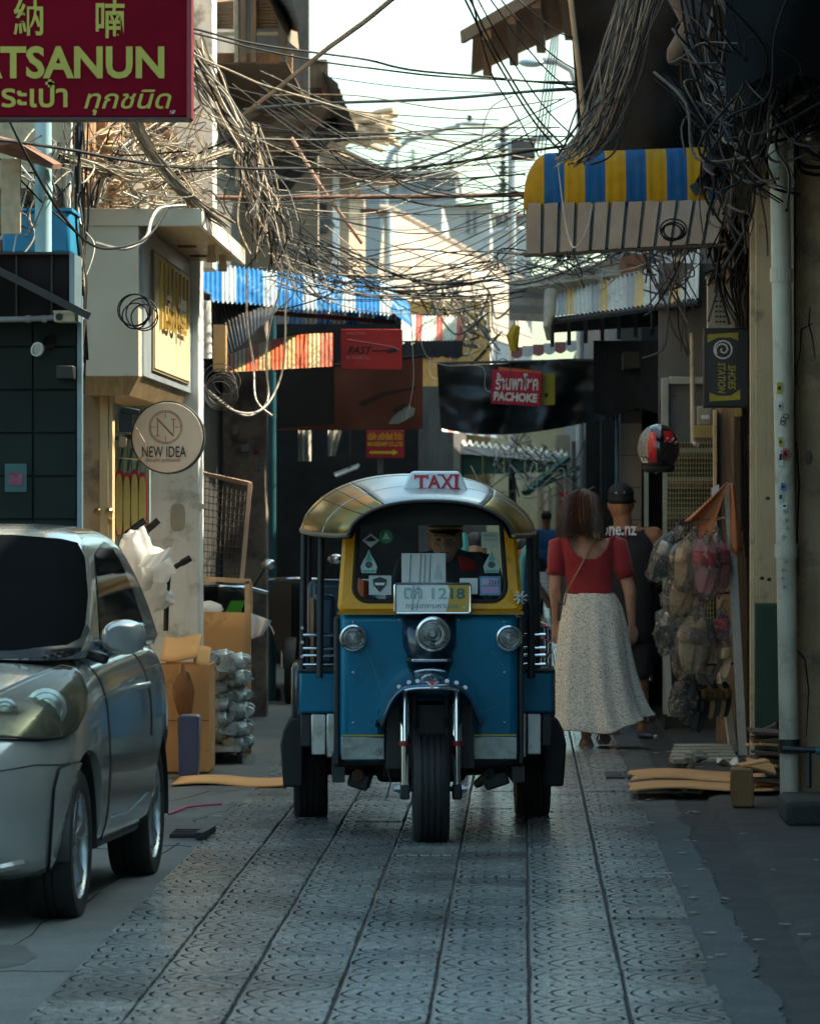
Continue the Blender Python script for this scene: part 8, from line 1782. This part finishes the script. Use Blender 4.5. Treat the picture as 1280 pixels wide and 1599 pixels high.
tangle('cable_tangle', 'dark cables dangling over ochre awning and partition', 22, ((990, 1100), (330, 400)), ((1000, 1090), (420, 560)), 30, 31.5, [K, G], (.004, .007), (0, 30), 14, 22)
tangle('cable_tangle', 'cables bunched under the black tarpaulin in far alley', 26, ((720, 900), (650, 760)), ((760, 930), (680, 780)), 45, 56, [G, Tn, K, Wt], (.003, .007), (0, 20), 16, 23, 3)
tangle('cable_tangle', 'thin cables hanging along the wall left of sign box', 30, ((95, 130), (180, 330)), ((118, 134), (380, 620)), 23.5, 25, [Tn, K, Wt], (.003, .007), (0, 10), 7, 24)
tangle('cable_tangle', 'pale loose cables over the blue box at upper left', 26, ((-10, 120), (190, 330)), ((0, 130), (250, 420)), 22.6, 24.2, [Tn, Wt, K], (.003, .006), (0, 50), 22, 25)
def bundle(name, label, path, n, spread, mats, r=(.003, .006), seed=1):
    rr = random.Random(seed); mbs = [MB() for _ in mats]; base = [P(*p) for p in path]
    for k in range(n):
        a = rr.uniform(0, 6.28); o = rr.random() ** .6 * spread; ph = rr.uniform(0, 6); pts = []
        for i, p in enumerate(base):
            w_ = o * (1 + .6 * math.sin(i * 1.9 + ph)); pts.append(p + V((math.cos(a + .5 * i) * w_, math.sin(a + .5 * i) * w_, rr.gauss(0, spread * .35))))
        mbs[rr.randrange(len(mats))].tube(smoothpath(pts, 6), rr.uniform(*r), 5, cap=False)
    t = T(name, label, 'cables', base[len(base) // 2]); t['kind'] = 'stuff'
    for mb, m_ in zip(mbs, mats):
        if mb.v: tag(mb.build('strands', m_, t, smooth=True, recalc=False), kind='stuff')
bundle('cable_bundle', 'pale cable bundle sagging across the plank wall', [(95, 245, 24), (150, 262, 24.8), (215, 270, 25.3), (290, 258, 26.2), (360, 235, 28)], 26, .05, [Tn, Wt, Tn, K], seed=31)
bundle('cable_bundle', 'tan cable bundle dropping from the red sign onto canopy', [(205, 180, 24.6), (225, 225, 24.8), (262, 275, 25.0), (300, 318, 25.2), (350, 345, 26)], 22, .045, [Tn, Wt, Tn], seed=32)
bundle('cable_bundle', 'vertical cable bundle left of the sign box', [(128, 180, 24.6), (124, 260, 24.6), (127, 340, 24.7), (124, 440, 24.7), (128, 560, 24.8)], 18, .035, [Tn, K, G, Tn], seed=33)
bundle('cable_bundle', 'second bundle rising behind the insulator rack', [(150, 330, 25.3), (165, 280, 25.4), (200, 230, 25.5), (250, 200, 26), (300, 170, 26.5)], 18, .05, [Tn, Wt, K], seed=34)
bundle('cable_bundle', 'black cable bundle hanging in the upper right dark', [(1290, -20, 21.5), (1230, 60, 21.4), (1190, 150, 21.6), (1170, 240, 22.5), (1150, 330, 25)], 22, .07, [K, G, K], (.004, .009), seed=35)
bundle('cable_bundle', 'grey cable bundle sagging from tarp to the pole head', [(1040, 120, 24), (1090, 180, 24), (1120, 200, 24.2), (1160, 160, 24), (1220, 40, 23)], 12, .05, [G, K], (.003, .007), seed=36)
tangle('cable_tangle', 'black cable clutter filling the upper right corner', 46, ((1020, 1290), (-20, 160)), ((1080, 1290), (60, 330)), 20.2, 24, [K, K, G], (.003, .008), (0, 60), 26, 37, 3)
# frayed strips and insulators in the nest
tangle('frayed_wrapping', 'frayed pale tape strips on the sign box canopy', 30, ((135, 250), (300, 325)), ((150, 330), (285, 325)), 25.0, 26.2, [Wt, Tn], (.003, .007), (-25, 5), 14, 26)
bi = T('insulator_rack', 'rack of brown insulators in the sunlit cable nest', 'insulator', P(165, 300, 25.6))
for k in range(5): MB().lathe([(.02, -.05), (.06, -.03), (.03, -.01), (.065, .02), (.02, .05)], P(165 + 2 * k, 215 + 20 * k, 25.6), (0, 0, 1), 12).build('insulator', M('amber_ceramic', (.42, .28, .14), .35), bi, smooth=True)
MB().tube([P(163, 195, 25.65), P(175, 325, 25.65)], .015, 6).build('rod', rust, bi)
# cyan pipe, blue box and plank at upper left
cp_ = T('cyan_downpipe', 'pale cyan downpipe behind the red sign', 'pipe', P(68, 395, 23)); MB().tube([P(68, 400, 23), P(68, 60, 23)], .042, 16).build('pipe', M('cyan_pipe', (.32, .52, .55), .45, var=.1), cp_, smooth=True); MB().lathe([(.047, -.03), (.047, .03)], P(68, 300, 23), (0, 0, 1), 16).build('collar', M('cyan_pipe', (.32, .52, .55), .45), cp_)
bb2 = T('blue_crate', 'bright blue plastic tank on the black box roof', 'tank', P(60, 396, 23.4)); mbox(RX(4, 23.4), RX(110, 23.4), 23.4, 23.9, RZ(397, 23.4), RZ(326, 23.4)).build('tank', M('tank_blue', (.02, .22, .40), .4, var=.15), bb2, bevel=.02); mbox(RX(0, 23.4), RX(113, 23.4), 23.38, 23.92, RZ(330, 23.4), RZ(325, 23.4)).build('rim', M('tank_blue', (.02, .22, .4), .4), bb2)
pk_ = T('loose_boards', 'loose brown boards hanging at the far left top', 'planks', P(20, 360, 22.6)); MB().prism([P(-20, 210, 22.4), P(28, 222, 22.4), P(84, 256, 22.6), P(82, 264, 22.6), P(-20, 232, 22.4)], (0, .4, .03)).build('board', rust, pk_); MB().box(RX(2, 22.7), RX(32, 22.7), 22.7, 22.74, RZ(365, 22.7), RZ(248, 22.7)).build('board', pale_wood, pk_)
